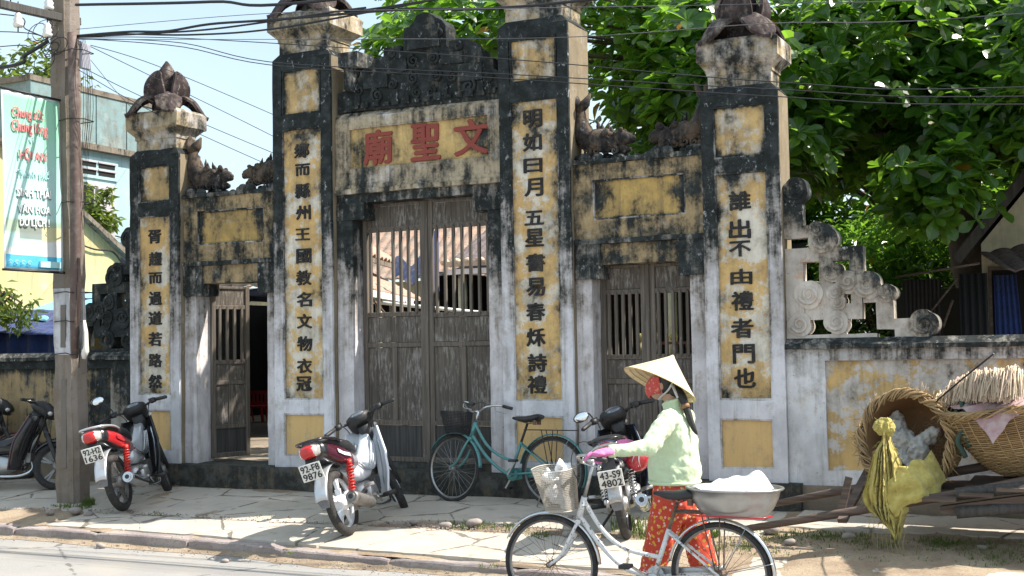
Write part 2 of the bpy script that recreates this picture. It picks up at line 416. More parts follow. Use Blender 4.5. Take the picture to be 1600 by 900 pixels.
def m_slab():
    t = NT('dusty concrete slab'); P = t.pos()
    a = t.noi(P, 60, 5, .75); b = t.noi(P, 1.6, 6, .62); c_ = t.noi(t.scl(P, (1, 1, 1), (4, 2, 1)), 4.5, 6, .65)
    c = t.mix(t.ss(b, .35, .65), (.45, .40, .335), (.51, .455, .385))
    c = t.mix(t.mth('MULTIPLY', t.ss(c_, .52, .70), .5), c, (.33, .28, .22))
    c = t.mix(t.mth('MULTIPLY', t.ss(t.noi(t.scl(P, (1, 1, 1), (7, 7, 7)), 2.7, 6, .7), .58, .68), .5), c, (.20, .17, .14))
    c = t.mix(t.mth('MULTIPLY', t.ss(a, .55, .7), .35), c, (.22, .2, .18))
    v = t.vor(t.scl(P, (1, 1, 1), (3, 9, 0)), 1.15, 'DISTANCE_TO_EDGE'); d = t.mth('ADD', v.outputs['Distance'], t.mth('MULTIPLY', t.mth('SUBTRACT', t.noi(P, 6, 4, .6), .5), .10))
    cr = t.ss(d, .0, .016, 1, 0)
    c = t.mix(t.mth('MULTIPLY', cr, .8), c, (.10, .085, .07))
    gr_ = t.ss(t.noi(P, 150, 3, .8), .62, .70); c = t.mix(t.mth('MULTIPLY', gr_, .5), c, (.15, .13, .11))
    c = t.mix(t.mth('MULTIPLY', t.ss(t.noi(t.scl(P, (1, 1, 1), (2, 12, 7)), 1.1, 5, .6), .52, .68), .35), c, (.34, .33, .32))
    t.col(c); t.rough(.93); t.bump(t.mth('ADD', t.mth('MULTIPLY', a, .6), t.mth('MULTIPLY', cr, -1.5)), .6, .01); return t.mat
def m_dirt():
    t = NT('sandy dirt'); P = t.pos()
    a = t.noi(P, 42, 6, .75); b = t.noi(P, 2.4, 5, .6)
    c = t.mix(t.ss(b, .38, .62), (.42, .33, .23), (.30, .22, .15))
    c = t.mix(t.mth('MULTIPLY', t.ss(a, .52, .66), .6), c, (.16, .12, .09))
    t.col(c); t.rough(.97); t.bump(a, .9, .02); return t.mat
def m_kerb():
    t = NT('kerb concrete'); P = t.pos()
    a = t.noi(P, 40, 6, .75); b = t.noi(P, 2.2, 5, .6)
    c = t.mix(t.ss(b, .38, .62), (.40, .34, .31), (.29, .24, .23))
    c = t.mix(t.mth('MULTIPLY', t.ss(a, .5, .66), .6), c, (.13, .1, .1))
    t.col(c); t.rough(.93); t.bump(a, .8, .015); return t.mat
M_ground, M_road, M_slabm, M_dirt, M_kerb = m_ground(), m_road(), m_slab(), m_dirt(), m_kerb()
mb = MB(); mb.box(-400, 400, .03, 600, -.60, -.02)
gr = mb.build('ground', M_ground); tag(gr, kind='structure')
mb = MB(); mb.box(-400, 400, -60, -1.6, -.9, ROADZ); mb.box(-400, 400, -300, -60, -.9, ROADZ - .01)
rd = mb.build('road', M_road); tag(rd, kind='structure')
# dirt bed under the pavement and in the gutter
mb = MB()
def bed(u, v):
    x = -14 + 26 * u; y = (kerb_y(x) + .05) * (1 - v) + 1.2 * v
    n = noise.noise(Vector((x * 2.1, y * 2.3, 0))) * .02 + noise.noise(Vector((x * 9, y * 9, 5))) * .008
    z = gz(x, y) + n - .018
    if x > 3.6 and y < -1.0: z += min(1, (x - 3.6)) * .018
    return (x, y, z)
mb.grid(bed, 520, 80)
tag(mb.build('dirt_bed', M_dirt), kind='structure')
mb = MB()
def gut(u, v):
    x = -14 + 26 * u; e = kerb_y(x)
    wv = .10 + .10 * noise.noise(Vector((x * .9, 0, 0))) + .05 * noise.noise(Vector((x * 4, 1, 0)))
    y = e + .03 - (wv + .05) * v
    return (x, y, ROADZ + .003 + (.045 + .02 * noise.noise(Vector((x * 7, y * 7, 0)))) * (1 - v) ** 1.5)
mb.grid(gut, 500, 8)
tag(mb.build('gutter_dirt', M_dirt), kind='structure')
# pavement: cast slabs in two rows, joints recessed
pav = bpy.data.objects.new('pavement', None); COL.objects.link(pav); tag(pav, kind='structure')
rng = random.Random(3)
def slab(x0, x1, f0, f1, name='slab', par=pav, jag=.02, lift=0):
    # f0/f1: functions giving the near and far edge
    mb = MB(); nx = max(2, int((x1 - x0) / .12)); ny = 10
    zt = rng.uniform(-.006, .006); sk = [rng.uniform(-.01, .01) for _ in range(4)]
    top = []; g = .008
    for j in range(ny + 1):
        for i in range(nx + 1):
            u = i / nx; v = j / ny; x = x0 + g + (x1 - x0 - 2 * g) * u; y = f0(x) + g + (f1(x) - f0(x) - 2 * g) * v
            if i in (0, nx): x += noise.noise(Vector((y * 5, x0, i))) * jag
            if j in (0, ny): y += noise.noise(Vector((x * 5, 7 * j, 3))) * jag * 1.3
            dz = zt + sk[0] * u + sk[1] * v + noise.noise(Vector((x * 1.7, y * 1.7, 9))) * .006 + lift
            if i in (0, nx) or j in (0, ny): dz -= .007
            top.append((x, y, gz(x, y) + dz))
    n = (nx + 1) * (ny + 1)
    vs = top + [(p[0], p[1], p[2] - .09) for p in top]
    fs = [(j * (nx + 1) + i, j * (nx + 1) + i + 1, (j + 1) * (nx + 1) + i + 1, (j + 1) * (nx + 1) + i) for j in range(ny) for i in range(nx)]
    rim = [i for i in range(nx + 1)] + [j * (nx + 1) + nx for j in range(1, ny + 1)] + [ny * (nx + 1) + i for i in range(nx - 1, -1, -1)] + [j * (nx + 1) for j in range(ny - 1, 0, -1)]
    for a in range(len(rim)):
        b = (a + 1) % len(rim); fs.append((rim[a], rim[a] + n, rim[b] + n, rim[b]))
    mb.add(vs, fs, 0, False)
    return mb.build(name, M_slabm, par)
mid = lambda x: -1.50 + .02 * x + .03 * math.sin(x * 1.7)
mid2 = lambda x: mid(x) + (.03 if x < .2 else .03 + .26 * min(1, max(0, (x - .2) / .6)))
near = lambda x: kerb_y(x) + .16
far = lambda x: -.07 if x < 4.0 else -.04
xs = [-14, -11.8, -9.6, -7.4, -5.6, -4.3, -1.95, .35, 2.15, 3.45]
for a, b in zip(xs[:-1], xs[1:]):
    if a == -4.3: slab(-3.0, b, near, mid)          # broken away around the pole foot
    else: slab(a, b, near, mid)
xs = [-14, -12, -10, -8, -6.2, -4.6, -2.9, -.6, 1.7, 3.9]
for a, b in zip(xs[:-1], xs[1:]): slab(a, b, mid2, far)
for a, b in ((4.0, 5.6), (5.6, 7.4), (7.4, 9.5), (9.5, 12)): slab(a, b, near, lambda x: -1.72 + .05 * math.sin(x * 3), jag=.05, lift=-.002)
for a, b in ((4.0, 6.1), (6.1, 8.6), (8.6, 12)): slab(a, b, lambda x: -.72, far, jag=.04)
kerb = bpy.data.objects.new('kerb', None); COL.objects.link(kerb); tag(kerb, kind='structure')
x = -14.0
while x < 12:
    L = rng.uniform(.95, 1.35); x1 = min(12, x + L); mb = MB(); n = 12; dz = rng.uniform(-.012, .008); dy = rng.uniform(-.012, .012)
    prof = [(-.0, -.16), (.0, -.012), (.012, 0), (.14, .002), (.155, -.01), (.155, -.16)]
    rg = []
    for i in range(n + 1):
        X = x + .008 + (x1 - x - .016) * i / n; e = kerb_y(X)
        r = []
        for (py, pz) in prof:
            p = (X, e + py + dy, gz(X, e) + pz + dz - .004)
            nn = noise.noise_vector(Vector(p) * 6) * .008 + noise.noise_vector(Vector(p) * 22) * .004
            if i in (0, n) and pz > -.05: nn.z -= .012
            r.append((p[0] + nn.x * .4, p[1] + nn.y, p[2] + nn.z))
        rg.append(r)
    mb.rings(rg, sm=False); mb.build('kerb_stone', M_kerb, kerb)
    x = x1

# ------------------------------------------------------------------ the gate
gate = thing('temple_gate', 'weathered ochre and black plaster gateway with four inscribed pillars and grey wooden doors', 'gateway', (0, 0, 0))
C_ = .16
def frame_face(mb, x0, x1, z0, z1, wins, y, t=.03, m=0, mould=.018, mm=0):
    """a front face of stiles and rails around recessed windows (list of (z0,z1), common x span in wins[2])"""
    wx0, wx1 = wins[0][2], wins[0][3]
    mb.box(x0, wx0, y, y + t, z0, z1, m, C_); mb.box(wx1, x1, y, y + t, z0, z1, m, C_)
    zz = z0
    for (a, b, _, _) in sorted(wins):
        mb.box(wx0, wx1, y, y + t, zz, a, m, C_); zz = b
    mb.box(wx0, wx1, y, y + t, zz, z1, m, C_)
    for (a, b, c, d) in wins:    # inner moulding, a little proud of the panel
        w = .016
        for q in ((c, c + w, a, b), (d - w, d, a, b), (c + w, d - w, b - w, b), (c + w, d - w, a, a + w)):
            mb.box(q[0], q[1], y + .004, y + t + .006, q[2], q[3], mm, .3)

def petal_mesh(path, widths, thick=.022, n=10, cup=.25):
    """path: (r,z) points; widths: half width at each; petal lies in the xz plane, pointing to +x"""
    mb = MB(); k = len(path)
    def P(i, v, off):
        r, z = path[i]; a = path[max(0, i - 1)]; b = path[min(k - 1, i + 1)]
        t = Vector((b[0] - a[0], 0, b[1] - a[1])).normalized(); nrm = Vector((-t.z, 0, t.x))
        s_ = (v - .5) * 2
        return Vector((r, widths[i] * s_, z)) + nrm * (off - cup * widths[i] * s_ * s_ + (.012 * math.exp(-(s_ * 5) ** 2)))
    for off, fl in ((thick / 2, False), (-thick / 2, True)):
        vs = [P(i, j / n, off) for i in range(k) for j in range(n + 1)]
        fs = [(i * (n + 1) + j, (i + 1) * (n + 1) + j, (i + 1) * (n + 1) + j + 1, i * (n + 1) + j + 1) for i in range(k - 1) for j in range(n)]
        if fl: fs = [f[::-1] for f in fs]
        mb.add(vs, fs, 0, True)
    N = k * (n + 1)
    rim = [j for j in range(n + 1)] + [i * (n + 1) + n for i in range(1, k)] + [(k - 1) * (n + 1) + j for j in range(n - 1, -1, -1)] + [i * (n + 1) for i in range(k - 2, 0, -1)]
    mb.add([mb.v[i] for i in range(2 * N)], [(rim[a], rim[(a + 1) % len(rim)], rim[(a + 1) % len(rim)] + N, rim[a] + N) for a in range(len(rim))])
    return mb
def smooth_path(pts, n):
    out = []
    for i in range(n + 1):
        u = i / n * (len(pts) - 1); k = min(int(u), len(pts) - 2); t = u - k
        p0 = pts[max(k - 1, 0)]; p1 = pts[k]; p2 = pts[k + 1]; p3 = pts[min(k + 2, len(pts) - 1)]
        out.append(tuple(.5 * ((2 * b) + (c - a) * t + (2 * a - 5 * b + 4 * c - d) * t * t + (3 * b - a - 3 * c + d) * t ** 3) for a, b, c, d in zip(p0, p1, p2, p3)))
    return out

def lotus(parent, cx, cy, z, s=1.0):
    # drooping petals at the corners
    pth = smooth_path([(.06, .17), (.17, .215), (.30, .16), (.385, .055), (.43, -.02), (.48, -.045)], 14)
    wd = [max(.004, .155 * math.sin(PI * min(1, .18 + .82 * i / 14)) ** .8 * (1 if i < 9 else 1 - .12 * (i - 9))) for i in range(15)]; wd[-1] = .008
    up = smooth_path([(.09, .12), (.165, .19), (.195, .29), (.185, .39), (.135, .49)], 14)
    wu = [.150 * math.sin(PI * (.20 + .78 * i / 14)) ** .8 for i in range(15)]; wu[-1] = .01
    for k in range(4):
        for (pp, ww, a, zz) in ((pth, wd, PI / 4 + k * PI / 2, 0), (up, wu, k * PI / 2, .0)):
            mb = petal_mesh([(q[0] * s, q[1] * s) for q in pp], [q * s for q in ww], .03 * s, cup=.30 if pp is pth else .16)
            mb.xf(Matrix.Translation((cx, cy, z + zz)) @ Matrix.Rotation(a, 4, 'Z'))
            mb.build('petal', M_petal, parent, rough=.006)
    mb = MB()
    mb.lathe([(.0, -.02), (.15, -.02), (.15, .08), (.12, .12), (.11, .2), (.13, .33), (.125, .42), (.09, .52), (.05, .585), (.012, .63), (0, .63)], 20, (0, 0, 0))
    mb.xf(Matrix.Translation((cx, cy, z)) @ Matrix.Scale(s, 4)); mb.build('bud', M_petal, parent, rough=.012)

TXT = {  # column texts with the centre height of every character
 'P1': [('胥', 2.62), ('趨', 2.359), ('而', 2.136), ('過', 1.898), ('道', 1.668), ('若', 1.424), ('路', 1.18), ('然', 0.936)],
 'P2': [('鄉', 3.45), ('而', 3.239), ('縣', 3.007), ('州', 2.768), ('王', 2.53), ('國', 2.292), ('教', 2.055), ('名', 1.818), ('文', 1.581), ('物', 1.338), ('衣', 1.095), ('冠', 0.901)],
 'P3': [('明', 3.538), ('如', 3.301), ('日', 3.065), ('月', 2.847), ('五', 2.541), ('星', 2.344), ('書', 2.096), ('易', 1.854), ('春', 1.607), ('秌', 1.354), ('詩', 1.101), ('禮', 0.886)],
 'P4': [('誰', 2.572), ('出', 2.312), ('不', 2.13), ('由', 1.871), ('禮', 1.648), ('者', 1.396), ('門', 1.161), ('也', 0.939)]}
def pillar(key, cx, w, H, dep, capw, wins, pmats):
    x0, x1 = cx - w / 2, cx + w / 2
    mb = MB()
    frame_face(mb, x0, x1, -.02, H, [(a, b, cx - pw, cx + pw) for a, b, pw in wins], 0, .035, 0, mm=2)
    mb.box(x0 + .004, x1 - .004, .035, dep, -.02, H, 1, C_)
    # sloping shoulders up to the neck
    nw = w * .41; nd0 = .045; nd1 = dep - .03
    mb.add([(x0, 0, H), (x1, 0, H), (x1, dep, H), (x0, dep, H), (cx - nw, nd0, H + .075), (cx + nw, nd0, H + .075), (cx + nw, nd1, H + .075), (cx - nw, nd1, H + .075)],
           [(0, 1, 5, 4), (1, 2, 6, 5), (2, 3, 7, 6), (3, 0, 4, 7), (4, 5, 6, 7)], 0)
    p = mb.build('pillar', [M_frame_p, M_side_p, M_mould], gate, rough=.006)
    for (a, b, pw), mt in zip(wins, pmats):
        MB().box(cx - pw - .01, cx + pw + .01, .024, .034, a - .01, b + .01, 0).build('panel', mt, p)
    # capital: neck, cove and square block
    mb = MB(); zc = H + .07
    rr = [(nw, nd0, nd1, zc), (nw, nd0, nd1, zc + .12), (nw + .012, nd0 - .01, nd1 + .01, zc + .125), (nw + .014, nd0 - .012, nd1 + .012, zc + .165),
          (capw - .015, -.03, dep + .05, zc + .235), (capw, -.045, dep + .085, zc + .25), (capw, -.045, dep + .085, zc + .415), (capw - .03, -.02, dep + .06, zc + .45)]
    rings = []
    for (hw, ya, yb, z) in rr:
        ring = []
        for (ax, ay, bx, by) in ((-hw, ya, hw, ya), (hw, ya, hw, yb), (hw, yb, -hw, yb), (-hw, yb, -hw, ya)):
            for i in range(5): ring.append((cx + ax + (bx - ax) * i / 5, ay + (by - ay) * i / 5, z))
        rings.append(ring)
    mb.rings(rings, sm=False)
    c = mb.build('capital', M_cap, p, rough=.008)
    lotus(p, cx, dep / 2 + .03, zc + .45, 1.0 if w < .75 else 1.12)
    off = {'P1': -.0, 'P2': .0, 'P3': -.02, 'P4': -.02}[key]
    hh = {'P1': .165, 'P2': .165, 'P3': .185, 'P4': .185}[key]
    for (ch, z) in TXT[key]:
        h = hh * (.8 if ch in '五日而不王由' else 1)
        me = glyph(ch, .185 if key in ('P1', 'P2') else .195, h * .93, .012, M_ink, 0, .0038, .036)
        part('character', me, p, (cx + off + rng.uniform(-.008, .008), .024, z))
    return p
pillar('P1', -3.492, .731, 3.57, .40, .385, [(.14, .61, .245), (.78, 2.86, .245), (3.02, 3.45, .24)], [M_panel_low, M_panel, M_panel_top])
pillar('P2', -1.402, .767, 4.475, .53, .415, [(.12, .58, .265), (.73, 3.70, .265), (3.85, 4.36, .255)], [M_panel_low, M_panel, M_panel_top])
pillar('P3', 1.402, .767, 4.475, .53, .415, [(.12, .58, .265), (.72, 3.73, .265), (3.91, 4.35, .255)], [M_panel_low, M_panel, M_panel_top])
pillar('P4', 3.492, .731, 3.57, .40, .385, [(.115, .57, .25), (.74, 2.84, .25), (2.97, 3.46, .25)], [M_panel_low, M_panel, M_panel_top])

# central bay
mb = MB()
yb0, yb1 = .10, .42
for s_ in (-1, 1):
    mb = MB(); mb.box(s_ * 1.015, s_ * .82, yb0, yb1, -.02, 2.84, 0, C_); mb.build('door_jamb', M_jamb, gate, rough=.006)
mb = MB()
mb.box(-1.015, 1.015, yb0, yb1, 2.84, 2.935, 0, C_)
for s_ in (-1, 1):
    m2 = MB(); m2.box(s_ * 1.01, s_ * .66, yb0 - .015, yb1 - .02, 2.66, 2.842, 0, C_); m2.build('corbel', M_black, gate, rough=.007)
mb.build('lintel', M_black, gate, rough=.007)
mb = MB(); mb.box(-1.015, 1.015, .05, yb1, 2.935, 2.985, 0, C_); mb.box(-1.015, 1.015, .075, yb1, 2.985, 3.03, 0, C_)
mb.build('cornice', M_boardfr, gate, rough=.009)
mb = MB()
frame_face(mb, -1.015, 1.015, 3.03, 3.76, [(3.20, 3.655, -.855, .855)], .09, .05, 0)
mb.box(-1.015, 1.015, .14, .40, 3.03, 3.76, 0, C_)
mb.add([(-1.015, .09, 3.76), (1.015, .09, 3.76), (1.015, .16, 3.83), (-1.015, .16, 3.83), (1.015, .4, 3.83), (-1.015, .4, 3.83)], [(0, 1, 2, 3), (3, 2, 4, 5)], 0)
nb = mb.build('name_board', M_boardfr, gate, rough=.007)
MB().box(-.87, .87, .125, .138, 3.19, 3.665).build('panel', M_board, nb)
for ch, x, z, w, h in (('廟', -.49, 3.425, .40, .42), ('聖', .095, 3.43, .40, .44), ('文', .64, 3.43, .46, .42)):
    part('character', glyph(ch, w * .84, h * .86, .018, M_red, 0, .005, .034), nb, (x, .125, z))
# stepped parapet
zi = lambda pts: [(x, z) for x, z in pts]
out = [(-1.0, 3.82), (-.9, 3.84), (.94, 3.80), (1.0, 3.80), (1.0, 4.02), (.93, 4.10), (.90, 4.12), (.90, 4.23), (.78, 4.26), (.76, 4.35), (.68, 4.38), (.64, 4.44), (.56, 4.48), (.38, 4.46), (.38, 4.40),
       (.345, 4.40), (.345, 4.64), (.30, 4.70), (.22, 4.745), (.16, 4.80), (.08, 4.815), (0.0, 4.79), (-.03, 4.73), (-.09, 4.68), (-.165, 4.67), (-.165, 4.42), (-.2, 4.42), (-.2, 4.49), (-.41, 4.49), (-.42, 4.40), (-.53, 4.39), (-.57, 4.31), (-.71, 4.28), (-.74, 4.2), (-.86, 4.19), (-.9, 4.08), (-1.0, 4.05)]
mb = MB(); mb.prism(out, .13, .36)
def spiral(mb, cx, cz, Rr, y, turns=1.6, r=.014, dirn=1, a0=0, m=0, n=26):
    pts = []; rs = []
    for i in range(n + 1):
        t = i / n; a = a0 + dirn * turns * 2 * PI * t; q = Rr * (1 - .86 * t)
        pts.append((cx + math.cos(a) * q, y, cz + math.sin(a) * q)); rs.append(r * (1 - .35 * t))
    mb.tube(pts, rs, 6, m)
mb.box(-.10, .28, .085, .14, 4.42, 4.66, 0); mb.box(-.66, -.36, .10, .14, 4.06, 4.22); mb.box(.50, .78, .10, .14, 4.02, 4.2); mb.box(-.36, -.12, .095, .14, 4.2, 4.34); mb.box(.3, .56, .095, .14, 4.22, 4.34)
for (cx, cz, Rr, d) in ((-.04, 4.30, .07, 1), (.20, 4.30, .07, -1), (-.05, 4.12, .07, 1), (.22, 4.12, .07, -1), (.0, 3.96, .06, 1), (.17, 3.96, .06, -1), (-.5, 3.98, .08, 1), (.62, 3.97, .08, -1), (.08, 4.58, .07, 1), (-.3, 4.08, .06, -1), (.42, 4.08, .06, 1), (-.72, 4.06, .06, 1), (.84, 4.02, .05, -1), (-.08, 4.56, .05, 1), (.26, 4.56, .05, -1), (-.3, 4.42, .045, 1), (.5, 4.4, .045, -1)):
    spiral(mb, cx, cz, Rr, .112, dirn=d, a0=PI / 2, r=.018)
for k in range(14):
    x = -.82 + k * .128
    mb.box(x, x + .085, .10, .135, 3.86, 3.90 + .02 * (k % 3))
for (a, b) in ((-.78, 3.9), (-.3, 3.9), (.30, 3.9), (.72, 3.88)):
    mb.box(a, a + .07, .10, .137, b, b + .12)
parapet = mb.build('parapet', M_parapet, gate, rough=.012, bevel=.01)
mb = MB(); mb.box(-.92, -.68, .02, .34, 4.31, 4.47, 0, .1); mb.box(-.88, -.76, .06, .30, 4.06, 4.31, 0, .1)
mb.build('parapet_finial', M_black, gate, rough=.01)

# side bays
def spike(mb, a, b, r): mb.tube([a, tuple((Vector(a) + Vector(b)) / 2 + Vector((0, 0, r * .3))), b], [r, r * .75, r * .1], 5, sm=False)
def dragon(x0, sgn, parent, s=1.0, zt=3.14):
    """crouching dragon-fish, head towards sgn, tail thrown up"""
    mb = MB(); y = .24
    X = lambda q: x0 + sgn * q * s * .70
    Z = lambda q: zt + q * s * 1.05
    sp = [(-.02, .50), (.0, .36), (.05, .22), (.14, .15), (.27, .135), (.40, .12), (.50, .105), (.58, .10)]
    sp = smooth_path(sp, 16)
    rr = [q * 1.25 for q in (.035, .04, .05, .065, .08, .09, .098, .105, .108, .105, .10, .095, .09, .085, .078, .07, .06)]
    mb.tube([(X(a), y, Z(b)) for a, b in sp], [q * s for q in rr], 10)
    # forked tail
    for (dx, dz, w) in ((-.07, .20, .075), (.17, .16, .075)):
        pts = [(X(-.02), y, Z(.44)), (X(-.02 + dx * .5), y, Z(.44 + dz * .45)), (X(-.02 + dx), y, Z(.44 + dz))]
        mb.tube(pts, [w * s, w * 1.1 * s, .012 * s], 7, flat=.5)
    # head: snout, jaw, eye, horn, whiskers
    mb.tube([(X(.50), y, Z(.12)), (X(.62), y, Z(.155)), (X(.74), y, Z(.135)), (X(.80), y, Z(.10))], [.085 * s, .085 * s, .058 * s, .022 * s], 10)
    mb.tube([(X(.52), y, Z(.06)), (X(.64), y, Z(.04)), (X(.75), y, Z(.03))], [.07 * s, .055 * s, .02 * s], 8)
    for sy in (-1, 1): mb.sphere((X(.63), y + sy * .05, Z(.215)), .030 * s, 8, 6)
    mb.sphere((X(.79), y, Z(.135)), .028 * s, 8, 6)
    for k in range(9):   # back fins
        i = 2 + int(k * 1.45); a, b = sp[i]; r0 = rr[i] * s
        nx, nz = (.8, .5) if i < 5 else (.15, 1)
        if i < 4: nx = .9
        spike(mb, (X(a + nx * .6 * r0), y, Z(b) + nz * r0 * .7), (X(a - .03 + nx * (.10)), y, Z(b) + nz * r0 + (.055 + .03 * (k % 2)) * s), .026 * s)
    for k in range(5):   # gill spikes
        g = -1.0 + k * .5
        spike(mb, (X(.49), y - .07 * s, Z(.11 + g * .06)), (X(.42), y - .13 * s, Z(.12 + g * .10)), .016 * s)
    for k in range(4):   # belly scroll and claws
        spiral(mb, X(.12 + .14 * k), Z(.03), .045 * s, y - .09 * s, 1.3, .016 * s, -sgn, PI / 2)
    mb.tube([(X(.05), y - .08, Z(.10)), (X(.2), y - .11, Z(.12)), (X(.38), y - .10, Z(.06))], [.02, .03, .015], 6)
    r6 = random.Random(int(x0 * 10))
    for k in range(26):   # eroded mosaic lumps along the flanks
        q = r6.uniform(.02, .62); mb.sphere((X(q), y - r6.uniform(.03, .11), Z(r6.uniform(.02, .22))), r6.uniform(.018, .045), 6, 4)
    return mb.build('dragon_fish', M_fish, parent, rough=.020)
def side_bay(sx, depth_lit):
    cx = sx * 2.456; a, b = cx - .67, cx + .67
    o0, o1 = (1.955, 2.955) if sx > 0 else (-2.955, -1.955)
    for q in ((a, o0), (o1, b)):
        mb = MB(); mb.box(q[0], q[1], .10, .40, -.02, 2.05, 0, C_); mb.build('door_jamb', M_jamb, gate, rough=.006)
    mb = MB(); mb.box(a, b, .10, .40, 2.05, 2.25, 0, C_); mb.build('lintel', M_wing, gate, rough=.006)
    for s_ in (-1, 1):
        e = cx + s_ * .668; i = (o0 if s_ < 0 else o1) - s_ * .105
        mb = MB(); mb.box(e, i, .07, .38, 1.91, 2.252, 0, C_); mb.build('corbel', M_black, gate, rough=.007)
    mb = MB(); mb.box(a, b, .055, .40, 2.252, 2.30, 0, C_); mb.build('cornice', M_black, gate, rough=.008)
    mb = MB(); frame_face(mb, a, b, 2.30, 3.04, [(2.49, 2.885, cx - .475, cx + .475)], .09, .05, 0, mm=1)
    mb.box(a, b, .14, .38, 2.30, 3.04, 0, C_)
    bb = mb.build('bay_wall', [M_wing, M_mould], gate, rough=.007)
    MB().box(cx - .49, cx + .49, .118, .138, 2.475, 2.90).build('panel', M_panel_dark, bb)
    mb = MB(); mb.box(a, b, .06, .42, 3.04, 3.085, 0, C_)
    r2 = random.Random(5)
    for k in range(26):
        x = a + .05 + 1.24 * r2.random(); q = r2.uniform(.025, .055)
        mb.sphere((x, r2.uniform(.08, .3), 3.085 + q * .3), (q * 1.4, q, q), 7, 5)
    mb.build('coping', M_black, gate, rough=.014)
    dragon(a + .03, 1, gate); dragon(b - .03, -1, gate)
side_bay(-1, 0); side_bay(1, 0)

# platform the gate stands on
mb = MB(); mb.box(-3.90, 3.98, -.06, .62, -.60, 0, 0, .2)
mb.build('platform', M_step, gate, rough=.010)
mb = MB(); mb.box(-4.02, 4.0, -.055, .6, -.6, -.012)
# ------------------------------------------------------------------ doors
def leaf(x0, x1, z0, z1, z_toprail, z_bar0, z_midtop, z_mid0, z_low0, nb, y=.30, skip=(), rot=None, nlow=2):
    """a panelled leaf with a window of upright bars; frame is the part, bars, panels its pieces"""
    t = .045; st = .055; mb = MB()
    mb.box(x0, x0 + st, y, y + t, z0, z1); mb.box(x1 - st, x1, y, y + t, z0, z1)
    e = x0 + st; f = x1 - st
    rails = [(z1 - .03, z1), (z_toprail, z_toprail + .05), (z_bar0 - .05, z_bar0), (z_mid0 - .05, z_mid0), (z_low0 - .05, z_low0), (z0, z0 + .05)]
    for a, b in rails: mb.box(e, f, y + .002, y + t - .002, a, b)
    cxm = (e + f) / 2
    if nlow == 2: mb.box(cxm - .03, cxm + .03, y + .003, y + t - .003, z_low0, z_mid0 - .05)
    fr = mb.build('door_leaf', M_wood, gate, bevel=.005)
    def pn(a, b, c, d, m=M_woodp): MB().box(a + .004, b - .004, y + .018, y + .030, c + .003, d - .003).build('panel', m, fr)
    pn(e, f, z_toprail + .05, z1 - .03)
    pn(e, f, z_mid0, z_bar0 - .05)
    for a, b in (((e, cxm - .03), (cxm + .03, f)) if nlow == 2 else ((e, f),)): pn(a, b, z_low0, z_mid0 - .05)
    pn(e, f, z0 + .05, z_low0 - .05, M_wooddk)
    w = .030; n = nb
    for k in range(n):
        if k in skip: continue
        c = e + (f - e) * (k + .5) / n
        a, b = z_bar0 - .035, z_toprail + .035; h = w / 2; yy = y - .014
        mb = MB(); hh = Vector((0, 0, 0))
        prof = [(c - h, a + .03), (c, a), (c + h, a + .03), (c + h, b - .03), (c, b), (c - h, b - .03)]
        mb.prism(prof, yy, y + .02); mb.build('bar', M_wood, fr, bevel=.003)
    if rot:
        ang, hx = rot
        org = Vector((hx, y + t / 2, 0))
        Mx = Matrix.Translation(org) @ Matrix.Rotation(ang, 4, 'Z') @ Matrix.Translation(-org)
        fr.matrix_local = Mx
    return fr
leaf(-.82, -.045, .06, 2.84, 2.53, 1.66, 1.6, 1.33, .50, 7, skip=(2,))
leaf(.0, .82, .06, 2.84, 2.53, 1.64, 1.6, 1.33, .50, 7)
mb = MB(); mb.box(-.045, .0, .285, .36, .0, 2.84); mb.build('door_post', M_wood, gate, bevel=.004)
leaf(1.96, 2.435, .06, 2.05, 1.76, 1.17, 1.1, .93, .42, 5)
leaf(2.475, 2.95, .06, 2.05, 1.76, 1.17, 1.1, .93, .42, 5)
mb = MB(); mb.box(2.435, 2.475, .285, .36, .0, 2.05); mb.build('door_post', M_wood, gate, bevel=.004)
leaf(-2.93, -2.44, .04, 2.03, 1.76, 1.17, 1.1, .93, .42, 4, rot=(R(66), -2.93))
leaf(-2.45, -1.97, .04, 2.03, 1.76, 1.17, 1.1, .93, .42, 4, rot=(R(-82), -1.97))
for a, b in ((-.82, .82), (1.955, 2.955)): mb = MB(); mb.box(a, b, .22, .38, -.005, .058, 0, .2); mb.build('threshold', M_step, gate, rough=.005)

